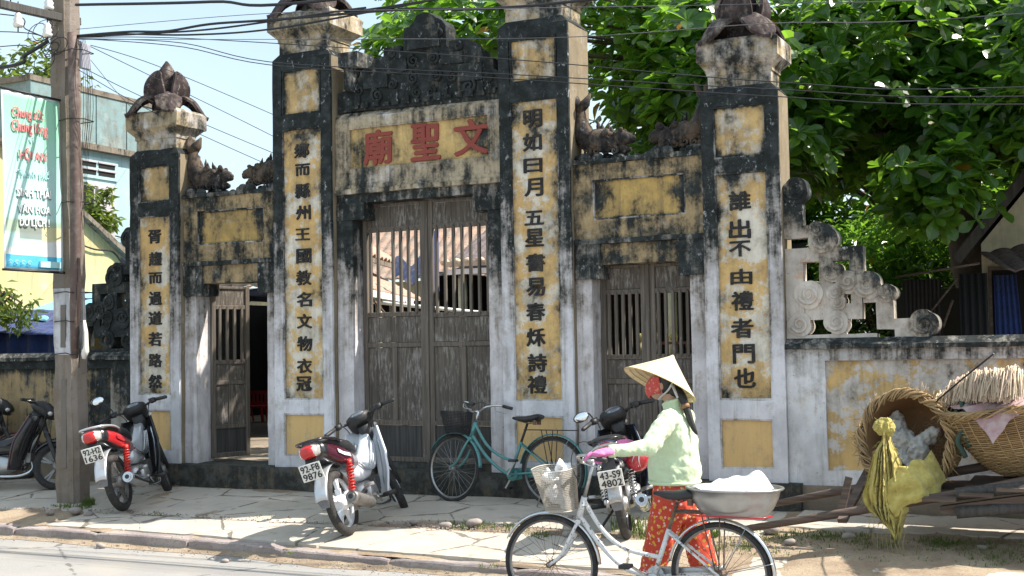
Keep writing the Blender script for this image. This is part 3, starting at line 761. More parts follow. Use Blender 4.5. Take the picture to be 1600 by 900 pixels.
# ------------------------------------------------------------------ garden walls with fret screens
def garden_wall(s, label, xe, ma=M_gwall, mp=M_gwall_panel, mf=M_fret):
    w = thing('garden_wall', label, 'wall', (s * 4.6, .2, -.05))
    x0, x1 = s * 3.857, s * xe
    X = lambda q: s * (3.857 + q)
    mb = MB(); frx = s * 4.205; wid = (xe - 4.2 - .5)
    # frame
    f = [(X(0), frx)]
    seg = 3.4; q = 4.205; P_ = []
    while q < xe - .6:
        e = min(q + seg, xe - .35); P_.append((q, e)); q = e + .36
    mb.box(x0, frx, .05, .33, -.3, 1.195, 0, C_)
    for i, (a, b) in enumerate(P_):
        mb.box(s * a, s * b, .05, .33, 1.095, 1.195, 0, C_); mb.box(s * a, s * b, .05, .33, -.3, .115, 0, C_)
        mb.box(s * b, s * (b + .36), .05, .33, -.3, 1.195, 0, C_)
        mb.box(s * a, s * b, .11, .30, .115, 1.095, 0, .5)
    mb.build('frame', ma, w, rough=.007)
    for a, b in P_: MB().box(s * a, s * b, .085, .109, .115, 1.095).build('panel', mp, w)
    mb = MB(); mb.box(x0, x1, .01, .37, 1.195, 1.235, 0, C_)
    n = 40
    mb.add([(x0, .01, 1.235), (x1, .01, 1.235), (x1, .10, 1.29), (x0, .10, 1.29), (x1, .29, 1.29), (x0, .29, 1.29), (x1, .37, 1.235), (x0, .37, 1.235)], [(0, 1, 2, 3), (3, 2, 4, 5), (5, 4, 6, 7)], 0)
    mb.build('coping', M_black, w, rough=.008)
    # fret screen
    z0 = 1.29; mb = MB(); y0, y1 = .11, .25
    def bx(a, b, c, d, y0=y0, y1=y1): mb.box(X(a), X(b), y0, y1, c, d, 0, .12)
    bx(0, .17, 2.32, 2.68); bx(0, .32, 2.205, 2.32); bx(.22, .34, 2.11, 2.206); bx(0, .70, 1.985, 2.112, y0 + .003)
    bx(0, .165, 1.40, 1.986); bx(.575, .70, 1.78, 1.986); bx(.31, .43, 1.60, 1.986, y0 + .002); bx(.17, .58, 1.46, 1.60, y0 + .004)
    bx(.58, .68, 1.46, 1.84, y0 + .003); bx(.69, .80, 1.60, 1.80); bx(.80, .95, 1.36, 1.74); bx(0, .17, 1.29, 1.41, y0 - .004); bx(.95, 1.14, 1.29, 1.455); bx(.17, .8, 1.29, 1.325); bx(.40, .52, 1.325, 1.47, y0 + .006); bx(.17, .34, 1.56, 1.62)
    def cloud(a, z, r, d=1):
        pl = []
        for k in range(36):
            g = 2 * PI * k / 36; q = r * (.80 + .13 * abs(math.cos(1.5 * (g + a * 7))) ** .6); pl.append((X(a) + math.cos(g) * q, z + math.sin(g) * q))
        mb.prism(pl, y0 - .014, y1 + .012)
        spiral(mb, X(a), z, r * .62, y0 - .016, 1.55, r * .13, d * s, R(200), n=30)
    for (a, z, r) in ((.11, 2.64, .135), (.35, 2.19, .15), (.43, 1.88, .10), (.56, 1.79, .12), (.73, 1.755, .14), (.21, 1.69, .145), (.12, 1.42, .12), (.45, 1.43, .12), (.45, 1.70, .09), (.47, 1.61, .075), (1.20, 1.40, .14), (.9, 1.68, .09), (.30, 2.27, .09)):
        cloud(a, z, r)
    mb.build('fret_screen', mf, w, rough=.006)
    return w
garden_wall(1, 'low ochre garden wall with cloud fret screen behind the baskets', 13)
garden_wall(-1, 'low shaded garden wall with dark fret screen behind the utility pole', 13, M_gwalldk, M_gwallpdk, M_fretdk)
# ------------------------------------------------------------------ motorbikes
M_tyre = simple('tyre rubber', (.022, .021, .022), .85, nz=.7, sc=60, c2=(.08, .07, .06), bump=.3)
M_chrome = simple('polished metal', (.62, .62, .63), .22, 1, nz=.3, sc=30, c2=(.3, .28, .26))
M_alu = simple('dull aluminium', (.48, .48, .48), .42, .85, nz=.5, sc=45, c2=(.2, .19, .18))
M_engine = simple('dirty engine metal', (.26, .25, .24), .5, .7, nz=.8, sc=50, c2=(.07, .06, .05))
M_blackp = simple('black gloss plastic', (.012, .012, .015), .22, nz=.3, sc=30, c2=(.05, .048, .045), coat=.4)
M_blackm = simple('black matt plastic', (.022, .022, .024), .55, nz=.5, sc=40, c2=(.06, .055, .05))
M_seat = simple('black vinyl seat', (.018, .018, .02), .42, nz=.4, sc=60, c2=(.05, .048, .045), bump=.15)
M_whitep = simple('white bike paint', (.72, .74, .78), .3, nz=.3, sc=20, c2=(.5, .5, .5), coat=.5)
M_silverp = simple('silver bike paint', (.55, .57, .60), .3, .5, nz=.3, sc=25, c2=(.35, .35, .35), coat=.5)
M_redp = simple('red bike paint', (.42, .015, .02), .28, nz=.3, sc=25, c2=(.2, .01, .015), coat=.5)
M_navyp = simple('dark navy paint', (.012, .018, .05), .25, nz=.3, sc=25, c2=(.03, .03, .06), coat=.5)
M_maroonp = simple('dark maroon paint', (.06, .008, .02), .25, nz=.3, sc=25, c2=(.03, .01, .02), coat=.5)
M_shock = simple('red shock spring', (.55, .03, .02), .4, nz=.3, coat=.2)
M_lens = simple('red tail lens', (.50, .012, .012), .12, nz=.1, coat=.6)
M_clear = simple('clear lamp lens', (.62, .58, .55), .12, .2, nz=.3, sc=30, c2=(.4, .35, .3), coat=.6)
M_plate = simple('number plate', (.74, .74, .70), .4, nz=.3, sc=20, c2=(.5, .48, .42))
M_plink = simple('plate lettering', (.02, .02, .022), .5)
M_mirror = simple('mirror glass', (.8, .82, .85), .06, 1)
M_dial = simple('instrument glass', (.10, .12, .15), .1, nz=.6, sc=60, c2=(.5, .52, .55), coat=.8)
M_flap = simple('smoky mud flap plastic', (.16, .17, .19), .4, nz=.5, c2=(.07, .07, .07))
M_amber = simple('indicator lens', (.6, .42, .28), .2, coat=.5)

def wheel(mb_t, mb_r, c, Rr, tw, kind='alloy', lean=None, n=40):
    """tyre and rim about the y axis, centre c"""
    A = Matrix.Rotation(R(90), 3, 'X')
    prof = []
    for k in range(11):
        g = -PI * .62 + PI * 1.24 * k / 10
        prof.append((Rr - tw + math.cos(g) * tw * 1.0, math.sin(g) * tw * .92))
    prof = [(Rr - tw * 1.75, -tw * .55)] + prof + [(Rr - tw * 1.75, tw * .55)]
    mb_t.lathe(prof, n, c, A)
    r1 = Rr - tw * 1.55
    mb_r.lathe([(r1, -tw * .62), (r1 + .004, -tw * .45), (r1 - .018, -tw * .3), (r1 - .018, tw * .3), (r1 + .004, tw * .45), (r1, tw * .62)], n, c, A)
    return r1 - .015

def moto(name, label, loc, heading, lean, steer, P):
    # x forward, y left, z up
    rt = thing(name, label, 'motorbike', loc, None, 'motorbikes parked on the pavement', world=False)
    rt.rotation_mode = 'XYZ'
    rt.matrix_world = Matrix.Translation(Vector(loc)) @ Matrix.Rotation(heading, 4, 'Z') @ Matrix.Rotation(-lean, 4, 'X') @ Matrix.Scale(P.get('sc', 1), 4)
    Rw = .285; WB = 1.235
    body, body2, legc = P['body'], P['body2'], P['leg']
    stM = Matrix.Translation((1.02, 0, .80)) @ Matrix.Rotation(R(-27), 4, 'Y') @ Matrix.Rotation(steer, 4, 'Z') @ Matrix.Rotation(R(27), 4, 'Y') @ Matrix.Translation((-1.02, 0, -.80))
    def wheelset(cx, M=None):
        a, b = MB(), MB(); r = wheel(a, b, (cx, 0, Rw), Rw, .042)
        for k in range(5):
            g = 2 * PI * k / 5 + .3
            for d in (-.10, .10):
                p1 = (cx + math.cos(g) * .05, 0, Rw + math.sin(g) * .05); p2 = (cx + math.cos(g + d) * r, 0, Rw + math.sin(g + d) * r)
                b.bar(p1, p2, .022, .026, up=(0, 1, 0))
            b.bar((cx + math.cos(g) * .05, 0, Rw + math.sin(g) * .05), (cx + math.cos(g) * .12, 0, Rw + math.sin(g) * .12), .03, .05, up=(0, 1, 0))
        b.lathe([(0, -.06), (.062, -.055), (.07, -.03), (.07, .03), (.055, .06), (0, .065)], 20, (cx, 0, Rw), Matrix.Rotation(R(90), 3, 'X'))
        if M is not None: a.xf(M); b.xf(M)
        w = a.build('wheel', M_tyre, rt); b.build('rim', P['rim'], w)
    wheelset(0); wheelset(WB, stM)
    # rear mudguard
    mb = MB()
    def mg(u, v):
        a = R(62) + R(108) * u; r = Rw + .055 + .05 * u
        return (math.cos(a) * r, (v - .5) * (.13 - .02 * u), Rw + math.sin(a) * r - .012 * abs(v - .5) * 4 * abs(v - .5))
    mb.grid(mg, 14, 6); mb.build('rear_mudguard', M_blackm if P.get('dark') else P['guard'], rt, solid=.006)
    mb = MB()
    mb.add([(-.33, -.06, .46), (-.33, .06, .46), (-.36, .055, .36), (-.36, -.055, .36), (-.34, -.035, .28), (-.34, .035, .28)], [(0, 1, 2, 3), (3, 2, 5, 4)]); mb.build('mud_flap', M_flap, rt, solid=.006)
    # tail fairing, with a coloured band below
    secs = [(.42, 0, .585, .085, .07), (.25, 0, .63, .11, .09), (.08, 0, .67, .125, .095), (-.10, 0, .715, .13, .088), (-.24, 0, .75, .12, .078), (-.34, 0, .775, .095, .062)]
    mb = MB(); n = 20
    def mf(i, j): return 1 if (j in (0, 1, 18, 19, 8, 9, 10, 11) and i < 4) else 0
    mb.loft(secs, n, 3.0, mfun=mf); mb.build('tail_fairing', [body, body2], rt)
    mb = MB()
    mb.loft([(-.33, 0, .765, .095, .058), (-.39, 0, .765, .088, .052), (-.425, 0, .76, .06, .036)], 18, 3); w = mb.build('tail_light', M_clear, rt)
    mb = MB(); mb.loft([(-.36, 0, .762, .072, .062), (-.405, 0, .762, .070, .054), (-.438, 0, .755, .052, .034)], 16, 2.8); mb.build('lens', M_lens, w)
    # grab rail
    mb = MB(); mb.tube(smooth_path([(.02, .135, .79), (-.15, .15, .825), (-.33, .11, .845), (-.38, 0, .85), (-.33, -.11, .845), (-.15, -.15, .825), (.02, -.135, .79)], 18), .011, 7); mb.build('grab_rail', P.get('rail', M_blackp), rt)
    # seat
    mb = MB(); mb.loft([(.50, 0, .665, .06, .03), (.44, 0, .70, .085, .05), (.30, 0, .745, .105, .058), (.10, 0, .775, .12, .055), (-.02, 0, .80, .13, .052), (-.18, 0, .825, .125, .042), (-.30, 0, .83, .08, .022)], 18, 2.8); mb.build('seat', M_seat, rt)
    # number plate and its bracket
    mb = MB(); mb.obox((-.425, 0, .60 + P.get('pz', 0)), (.008, .195, .145), Matrix.Rotation(R(-14), 3, 'Y')); pl = mb.build('number_plate', M_plate, rt, bevel=.004)
    for s_, z in ((P['t1'], .034), (P['t2'], -.034)):
        me = glyph(s_, .165, .056, .002, M_plink, 0, 0, .02)
        mt = Matrix.Translation((-.425, 0, .60 + P.get('pz', 0))) @ Matrix.Rotation(R(-14), 4, 'Y') @ Matrix.Translation((-.0045, 0, z)) @ Matrix.Rotation(R(-90), 4, 'Z')
        o = part('lettering', me, pl); o.matrix_local = mt
    mb = MB(); mb.bar((-.36, 0, .72), (-.42, 0, .61 + P.get('pz', 0)), .10, .012, up=(1, 0, 0)); mb.build('plate_bracket', M_blackm, rt)
    # engine
    mb = MB()
    mb.loft([(.34, 0, .30, .06, .07), (.42, 0, .30, .11, .105), (.56, 0, .30, .115, .11), (.66, 0, .31, .10, .085), (.70, 0, .33, .07, .07)], 18, 3.2)
    for sy in (-1, 1): mb.lathe([(0, .14), (.075, .14), (.088, .125), (.09, .09)], 20, (.47, 0, .30), Matrix.Rotation(R(-90 * sy), 3, 'X'))
    e = mb.build('engine', M_alu, rt)
    mb = MB()
    for k in range(7): mb.obox((.72 + .02 * k, 0, .345 + .004 * k), (.009, .15, .13), Matrix.Rotation(R(-12), 3, 'Y'))
    mb.obox((.79, 0, .355), (.16, .09, .08), Matrix.Rotation(R(-12), 3, 'Y')); mb.obox((.88, 0, .38), (.06, .12, .11)); mb.build('cylinder', M_engine, e)
    mb = MB(); mb.tube([(.60, 0, .42), (.66, .03, .50), (.62, .02, .56)], .022, 8); mb.obox((.58, 0, .47), (.10, .07, .08)); mb.build('carburettor', M_engine, e)
    # exhaust on the right
    mb = MB(); mb.tube(smooth_path([(.90, -.02, .34), (.94, -.07, .24), (.80, -.12, .17), (.45, -.145, .17), (.22, -.165, .215)], 18), .017, 8)
    ex = mb.build('exhaust_pipe', P.get('pipe', M_chrome), rt)
    mb = MB(); a = Vector((.30, -.165, .20)); b = Vector((-.20, -.185, .315)); d = b - a
    mb.tube([a, a + d * .08, a + d * .16, a + d * .9, a + d], [.022, .04, .052, .056, .05], 16)
    mb.tube([a + d * .99, a + d * 1.03], [.034, .034], 14); mf2 = mb.build('silencer', P.get('muf', M_engine), ex)
    mb = MB(); mb.tube([a + d * 1.031, a + d * 1.034], [.022, .022], 12); mb.build('outlet', M_blackm, ex)
    if P.get('shield'):
        mb = MB(); mb.loft([(.20, -.222, .235, .008, .03), (.05, -.238, .27, .008, .036), (-.1, -.24, .305, .008, .03)], 10, 3); mb.build('heat_shield', M_chrome, ex)
    # swingarm, shocks, chain case, brake, brake rod
    mb = MB()
    for sy in (-1, 1): mb.tube([(0, sy * .085, .285), (.38, sy * .095, .32)], .017, 8)
    mb.build('swingarm', M_blackm, rt)
    mb = MB(); mb.loft([(.42, .105, .32, .014, .05), (.2, .105, .305, .012, .04), (-.06, .105, .285, .012, .055)], 12, 3); mb.build('chain_case', M_alu if not P.get('dark') else M_blackm, rt)
    for sy in (-1, 1):
        a = Vector((.0, sy * .118, .30)); b = Vector((.115, sy * .125, .62)); d = b - a; pts = []
        for k in range(97):
            u = k / 96; g = u * 2 * PI * 9; s1 = d.normalized().orthogonal().normalized(); s2 = d.normalized().cross(s1)
            pts.append(a + d * (.14 + .72 * u) + s1 * math.cos(g) * .027 + s2 * math.sin(g) * .027)
        mb = MB(); mb.tube(pts, .0075, 5); sh = mb.build('shock_absorber', P['spring'], rt)
        mb = MB(); mb.tube([a, b], .013, 8); mb.tube([a, a + d * .15], .02, 8); mb.tube([a + d * .86, b], .026, 10); mb.build('damper', P['spring'] if P.get('fullred') else M_chrome, sh)
    # frame spine and centre cowl, side covers
    mb = MB()
    mb.loft([(.36, 0, .52, .085, .08), (.50, 0, .50, .085, .09), (.66, 0, .52, .075, .10), (.80, 0, .60, .065, .085), (.92, 0, .73, .055, .07), (.97, 0, .82, .05, .05)], 18, 3.2)
    mb.build('centre_cowl', legc, rt)
    for sy in (-1, 1):
        mb = MB()
        for k in range(3): mb.tube(smooth_path([(.40 + .06 * k, sy * .100, .57 - .03 * k), (.58 + .06 * k, sy * .100, .50), (.74 + .05 * k, sy * .088, .60), (.86 + .03 * k, sy * .075, .74)], 12), .010, 6)
        mb.build('cowl_strip', P['strip'], rt)
    # leg shields
    for sy in (-1, 1):
        mb = MB()
        def ls(u, v, sy=sy):
            z = .24 + .62 * u; w0 = .065; w1 = .215 - .06 * max(0, u - .6) / .4 - .05 * (1 - min(1, u / .35))
            y = w0 + (w1 - w0) * v
            x = .80 + .21 * u - .14 * v * v * (.4 + .6 * (1 - abs(u - .5)))
            return (x, sy * y, z)
        mb.grid(ls, 10, 8); lsd = mb.build('leg_shield', P['shieldc'], rt, solid=.012)
        mb = MB(); mb.tube([ls(k / 10, 1.0) for k in range(11)], .012, 6); mb.build('edge_trim', P['trim'], lsd)
        mb = MB(); mb.tube([ls(k / 8 * .8 + .1, .55) for k in range(9)], [.004] + [.022] * 7 + [.004], 6, flat=.35)
        mb.build('air_vent', P['strip'], lsd)
    # floor, pegs, stand, lever
    mb = MB(); mb.tube([(.52, -.30, .235), (.52, .30, .235)], .012, 7); mb.build('foot_bar', M_blackm, rt)
    for sy in (-1, 1):
        mb = MB(); mb.tube([(.52, sy * .19, .24), (.52, sy * .31, .245)], .02, 8); mb.build('foot_peg', M_blackm, rt)
        mb = MB(); mb.tube([(.26, sy * .12, .33), (.17, sy * .2, .36)], .012, 6); mb.tube([(.17, sy * .18, .36), (.15, sy * .27, .37)], .016, 7); mb.build('passenger_peg', M_alu, rt)
    mb = MB(); mb.tube([(.44, .10, .22), (.40, .22, .10), (.36, .285 + .02, -.02)], .012, 7); mb.build('side_stand', M_blackm, rt)
    mb = MB(); mb.tube([(.50, -.14, .26), (.42, -.20, .2), (.30, -.215, .26)], .009, 6); mb.obox((.28, -.215, .275), (.05, .03, .02)); mb.build('kick_lever', M_chrome, rt)
    # steering group
    mb = MB()
    for sy in (-1, 1): mb.tube([(WB, sy * .075, Rw), (1.17, sy * .075, .42), (1.06, sy * .075, .66)], [.024, .026, .026], 10)
    mb.tube([(1.07, 0, .62), (.985, 0, .86)], .03, 10); mb.obox((1.065, 0, .65), (.06, .2, .03), Matrix.Rotation(R(27), 3, 'Y'))
    mb.xf(stM); mb.build('fork', P.get('forkc', M_blackm), rt)
    mb = MB()
    def fg(u, v):
        a = R(12) + R(136) * u; r = Rw + .045 - .03 * (1 - u) * 0
        return (WB + math.cos(a) * r, (v - .5) * .135 * (.6 + .4 * math.sin(PI * min(1, u * 1.6 + .1))), Rw + math.sin(a) * r - .05 * abs(v - .5) ** 2 * 4)
    mb.grid(fg, 16, 6); mb.xf(stM); mb.build('front_mudguard', P['fguard'], rt, solid=.006)
    mb = MB()   # headlamp cowl with instrument face
    mb.loft([(.865, 0, .955, .05, .035), (.90, 0, .975, .10, .055), (.96, 0, .965, .125, .075), (1.03, 0, .93, .115, .085), (1.10, 0, .885, .085, .07), (1.135, 0, .86, .05, .045)], 20, 2.8)
    mb.loft([(.93, 0, .90, .06, .06), (.97, 0, .80, .06, .05), (1.01, 0, .72, .05, .04)], 14, 2.6, ax=(.3, 0, -1))
    mb.xf(stM); cw = mb.build('handlebar_cowl', P['cowl'], rt)
    mb = MB()
    mb.sphere((.905, 0, 1.018), (.052, .075, .014), 18, 6, M=Matrix.Rotation(R(-24), 3, 'Y')); mb.xf(stM); mb.build('instrument_panel', M_dial, cw)
    mb = MB(); mb.sphere((1.11, 0, .88), (.03, .07, .045), 14, 8); mb.xf(stM); mb.build('headlamp', M_clear, cw)
    for sy in (-1, 1):
        mb = MB(); mb.sphere((1.09, sy * .105, .87), (.03, .04, .025), 10, 6); mb.xf(stM); mb.build('indicator', M_clear, cw)
    mb = MB(); mb.tube(smooth_path([(.80, -.345, .965), (.88, -.22, .985), (.955, -.08, .965), (.955, .08, .965), (.88, .22, .985), (.80, .345, .965)], 14), .0125, 8); mb.xf(stM); hb = mb.build('handlebar', P.get('forkc', M_blackm), rt)
    for sy in (-1, 1):
        mb = MB(); mb.tube([(.872, sy * .235, .985), (.80, sy * .345, .965), (.792, sy * .357, .963)], [.019, .019, .014], 10)
        mb.tube([(.88, sy * .19, .985), (.872, sy * .235, .985)], [.03, .027], 10); mb.obox((.885, sy * .195, .99), (.05, .05, .05))
        mb.xf(stM); mb.build('grip', M_blackm, hb)
        mb = MB(); mb.tube([(.905, sy * .20, .985), (.925, sy * .26, .97), (.87, sy * .355, .955)], .006, 6); mb.xf(stM); mb.build('brake_lever', M_alu, hb)
    for sy, dx, dz in P.get('mirrors', []):
        mb = MB(); mb.tube(smooth_path([(.885, sy * .20, 1.0), (.90, sy * .22, 1.07), (.89 + dx, sy * .27, 1.14 + dz)], 8), .006, 6); mb.xf(stM); mm_ = mb.build('mirror', M_blackm, rt)
        mb = MB(); mb.sphere((.89 + dx, sy * .31, 1.165 + dz), (.018, .075, .045), 16, 8); mb.xf(stM); mb.build('housing', M_blackp, mm_)
        mb = MB(); mb.sphere((.876 + dx, sy * .31, 1.165 + dz), (.008, .068, .039), 16, 8); mb.xf(stM); mb.build('glass', M_mirror, mm_)
    mb = MB(); mb.tube(smooth_path([(.90, -.17, .98), (1.03, -.12, .92), (1.02, -.07, .75), (.98, -.05, .66)], 12), .005, 5); mb.tube(smooth_path([(.90, .17, .98), (1.06, .13, .90), (1.10, .09, .6), (WB, .07, .34)], 12), .004, 5); mb.xf(stM); mb.build('cable', M_blackm, rt)
    # maker-style marking patches as flat print strips are left plain; coloured flashes
    if P.get('flash'):
        for sy in (-1, 1):
            mb = MB()
            mb.add([(.18, sy * .124, .675), (.02, sy * .1335, .70), (-.10, sy * .139, .735), (-.09, sy * .139, .70), (.04, sy * .134, .665), (.20, sy * .122, .645)], [(0, 1, 4, 5), (1, 2, 3, 4)])
            mb.build('flash', P['flash'], rt, solid=.003)
    return rt

moto('motorbike', 'white and black motorbike, plate 92-F8 9876, in front of the double door',
     (.42, -1.88, -.375), R(90 + 12), R(16), R(28), dict(sc=1.04, body=M_blackp, body2=M_maroonp, leg=M_whitep, strip=M_silverp, rim=M_whitep, guard=M_silverp, shieldc=M_whitep, trim=M_whitep, fguard=M_whitep, cowl=M_blackm, spring=M_shock, t1='92-F8', t2='9876', flash=M_whitep, muf=M_engine, fullred=True))
moto('motorbike', 'red and black motorbike with plate 92-H2 1636 and round mirror beside the utility pole',
     (-2.60, -1.44, -.34), R(90 + 23), R(14), R(16), dict(sc=1.05, body=M_blackp, body2=M_redp, leg=M_silverp, strip=M_chrome, rim=M_engine, guard=M_silverp, shieldc=M_blackp, trim=M_blackm, fguard=M_blackp, cowl=M_blackm, spring=M_shock, t1='92-H2', t2='1636', flash=M_redp, muf=M_chrome, fullred=True, mirrors=[(1, .0, .02)], rail=M_silverp))
moto('motorbike', 'black motorbike with plate 43-S9 4802 and a red helmet on it behind the woman',
     (2.87, -1.45, -.345), R(90 + 17), R(10), R(24), dict(pz=-.06, sc=1.02, body=M_navyp, body2=M_navyp, leg=M_blackp, strip=M_blackm, rim=M_alu, guard=M_alu, shieldc=M_blackp, trim=M_navyp, fguard=M_navyp, cowl=M_blackm, spring=M_chrome, t1='43-S9', t2='4802', muf=M_chrome, mirrors=[(1, -.04, -.10)], rail=M_blackp))
moto('scooter', 'dark motorbike with black handlebar cowl partly hidden by the utility pole',
     (-5.62, -.95, -.30), R(20), R(8), R(20), dict(body=M_blackp, body2=M_maroonp, leg=M_blackp, strip=M_blackm, rim=M_engine, guard=M_blackm, shieldc=M_blackp, trim=M_maroonp, fguard=M_blackp, cowl=M_blackm, spring=M_engine, t1='92-F3', t2='2207', muf=M_engine, dark=True))
moto('scooter', 'dark motorbike cut off by the left edge of the photo, its mirror showing',
     (-6.62, -.74, -.28), R(30), R(8), R(14), dict(body=M_blackp, body2=M_blackp, leg=M_silverp, strip=M_blackm, rim=M_engine, guard=M_blackm, shieldc=M_maroonp, trim=M_blackm, fguard=M_maroonp, cowl=M_blackm, spring=M_engine, t1='92-F3', t2='5140', muf=M_engine, dark=True, mirrors=[(-1, .0, -.02)]))
# ------------------------------------------------------------------ bicycles
M_teal = simple('teal bicycle paint', (.075, .25, .25), .38, nz=.7, sc=28, c2=(.08, .14, .13), coat=.3)
def _wp():
    t = NT('chipped white bicycle paint'); P = t.tc.outputs['Object']
    a = t.noi(P, 26, 5, .7); b = t.noi(t.scl(P, (1, 1, 1), (3, 3, 3)), 70, 4, .7)
    f = t.ss(t.mth('ADD', t.mth('MULTIPLY', a, .6), t.mth('MULTIPLY', b, .4)), .54, .58)
    t.col(t.mix(f, (.66, .66, .66), (.13, .10, .08))); t.rough(.4); t.bump(f, -.3, .002); return t.mat
M_wbike = _wp()
M_rust = simple('rusty steel', (.16, .10, .07), .6, .6, nz=.8, sc=50, c2=(.3, .28, .26))
M_steel = simple('bicycle steel', (.5, .5, .5), .35, .9, nz=.6, sc=40, c2=(.2, .17, .15))
M_wire = simple('basket wire', (.48, .44, .38), .5, .3, nz=.5, sc=60, c2=(.25, .2, .15))
def bicycle(name, label, loc, heading, lean, steer, P, WB=1.1):
    rt = thing(name, label, 'bicycle', loc, None, world=False)
    rt.matrix_world = Matrix.Translation(Vector(loc)) @ Matrix.Rotation(heading, 4, 'Z') @ Matrix.Rotation(-lean, 4, 'X')
    Rw = .33; fr = P['frame']; hx = WB - .21
    hd = Vector((-.30, 0, .95)).normalized(); h0 = Vector((hx, 0, .64)); h1 = h0 + hd * .15
    ax = math.atan2(.30, .95)
    stM = Matrix.Translation(h0) @ Matrix.Rotation(-ax, 4, 'Y') @ Matrix.Rotation(steer, 4, 'Z') @ Matrix.Rotation(ax, 4, 'Y') @ Matrix.Translation(-h0)
    def wh(cx, M, rear):
        a, b, c = MB(), MB(), MB(); wheel(a, b, (cx, 0, Rw), Rw, .019, n=56)
        for k in range(32):
            g = 2 * PI * k / 32; g2 = g + (.9 if k % 4 < 2 else -.9); sy = .03 if k % 2 else -.03
            c.tube([(cx + math.cos(g2) * .02, sy, Rw + math.sin(g2) * .02), (cx + math.cos(g) * .292, 0, Rw + math.sin(g) * .292)], .0013, 3, cap=False)
        c.tube([(cx, -.05, Rw), (cx, .05, Rw)], .02 if not rear else .026, 12)
        for q in (a, b, c): 
            if M is not None: q.xf(M)
        w = a.build('wheel', M_tyre, rt); b.build('rim', P['rim'], w); c.build('spokes', P['spoke'], w)
    wh(0, None, True); wh(WB, stM, False)
    bb = Vector((.45, 0, .285)); st_ = Vector((.335, 0, .60))
    mb = MB(); mb.tube([bb, st_], .0155, 10)
    mb.tube(smooth_path([tuple(h1 - hd * .02), (hx - .17, 0, .565), (hx - .33, 0, .455), (.46 - .055, 0, .415)], 16), .0145, 10)
    mb.tube(smooth_path([tuple(h0 + hd * .02), (hx - .16, 0, .46), (hx - .32, 0, .33), tuple(bb)], 16), .0165, 10)
    mb.tube([h0, h1], .021, 12)
    for sy in (-1, 1):
        mb.tube([bb + Vector((0, sy * .03, 0)), Vector((0, sy * .058, Rw))], .0105, 8)
        mb.tube([st_ + Vector((0, sy * .018, -.02)), Vector((0, sy * .058, Rw))], .009, 8)
    mb.tube([bb - Vector((0, .04, 0)), bb + Vector((0, .04, 0))], .024, 12)
    mb.build('frame', fr, rt)
    mb = MB()
    for sy in (-1, 1): mb.tube(smooth_path([tuple(h0 + Vector((.0, sy * .03, -.02))), (hx + .05, sy * .055, .52), (hx + .12, sy * .055, .40), (WB, sy * .052, Rw)], 12), .0115, 8)
    mb.tube([h0 + Vector((0, -.035, -.02)), h0 + Vector((0, .035, -.02))], .018, 8)
    mb.xf(stM); mb.build('fork', fr, rt)
    for (cx, a0, a1, M) in ((0, 10, 205, None), (WB, 28, 178, stM)):
        mb = MB()
        def fg(u, v, cx=cx, a0=a0, a1=a1):
            a = R(a0 + (a1 - a0) * u) if cx == 0 else R(a0 + (a1 - a0) * u)
            r = Rw + .022 - .012 * (2 * v - 1) ** 2
            return (cx + math.cos(a) * r, (v - .5) * .05, Rw + math.sin(a) * r)
        if cx: mb.grid(lambda u, v: fg(u, v), 30, 4)
        else: mb.grid(lambda u, v: fg(u, v), 34, 4)
        if M is not None: mb.xf(M)
        mb.build('mudguard', P['guard'], rt, solid=.003)
    # stays of the mudguards
    mb = MB()
    for sy in (-1, 1):
        mb.tube([(0, sy * .05, Rw), (math.cos(R(165)) * .35, sy * .025, Rw + math.sin(R(165)) * .35)], .003, 5)
        mb.tube([(0, sy * .05, Rw), (math.cos(R(120)) * .35, sy * .025, Rw + math.sin(R(120)) * .35)], .003, 5)
    mb.build('mudguard_stay', M_steel, rt)
    # seat post, saddle
    top = st_ + (st_ - bb).normalized() * .185
    mb = MB(); mb.tube([st_ - (st_ - bb).normalized() * .05, top], .0125, 9); mb.build('seat_post', P['post'], rt)
    sx, sz = top.x, top.z + .03
    mb = MB(); mb.loft([(sx + .155, 0, sz + .022, .018, .012), (sx + .10, 0, sz + .018, .03, .022), (sx + .02, 0, sz + .012, .045, .03), (sx - .06, 0, sz + .02, .09, .034), (sx - .115, 0, sz + .033, .105, .032), (sx - .145, 0, sz + .036, .08, .02)], 18, 2.4); sd_ = mb.build('saddle', M_seat, rt)
    mb = MB()
    for sy in (-1, 1): mb.tube([(sx + .1, sy * .02, sz), (sx - .02, sy * .03, sz - .03), (sx - .11, sy * .05, sz + .005)], .004, 5); mb.lathe([(.02, -.045), (.02, 0)], 10, (sx - .1, sy * .05, sz + .005))
    mb.build('spring', M_rust, sd_)
    # rack
    mb = MB(); rz = .715
    for y in (-.055, -.02, .02, .055): mb.tube([(.28, y, rz), (-.24, y, rz)], .0045, 6)
    for x in (.28, .10, -.08, -.24): mb.tube([(x, -.06, rz), (x, .06, rz)], .0045, 6)
    for sy in (-1, 1): mb.tube([(-.02, sy * .055, rz), (0, sy * .055, Rw + .02)], .0045, 6); mb.tube([(.10, sy * .055, rz), (.02, sy * .055, Rw + .02)], .0045, 6)
    mb.build('carrier_rack', P['rack'], rt)
    # crank, chain case, pedals
    mb = MB(); mb.lathe([(0, .012), (.060, .012), (.064, .004), (.060, -.004), (0, -.004)], 28, bb + Vector((0, -.035, 0)), Matrix.Rotation(R(90), 3, 'X'))
    mb.loft([(bb.x, -.05, bb.z + .0, .008, .062), (.25, -.05, .305, .008, .048), (.0, -.05, Rw, .008, .045)], 10, 3); mb.build('chain_case', P['case'], rt)
    ca = P.get('crank', .9)
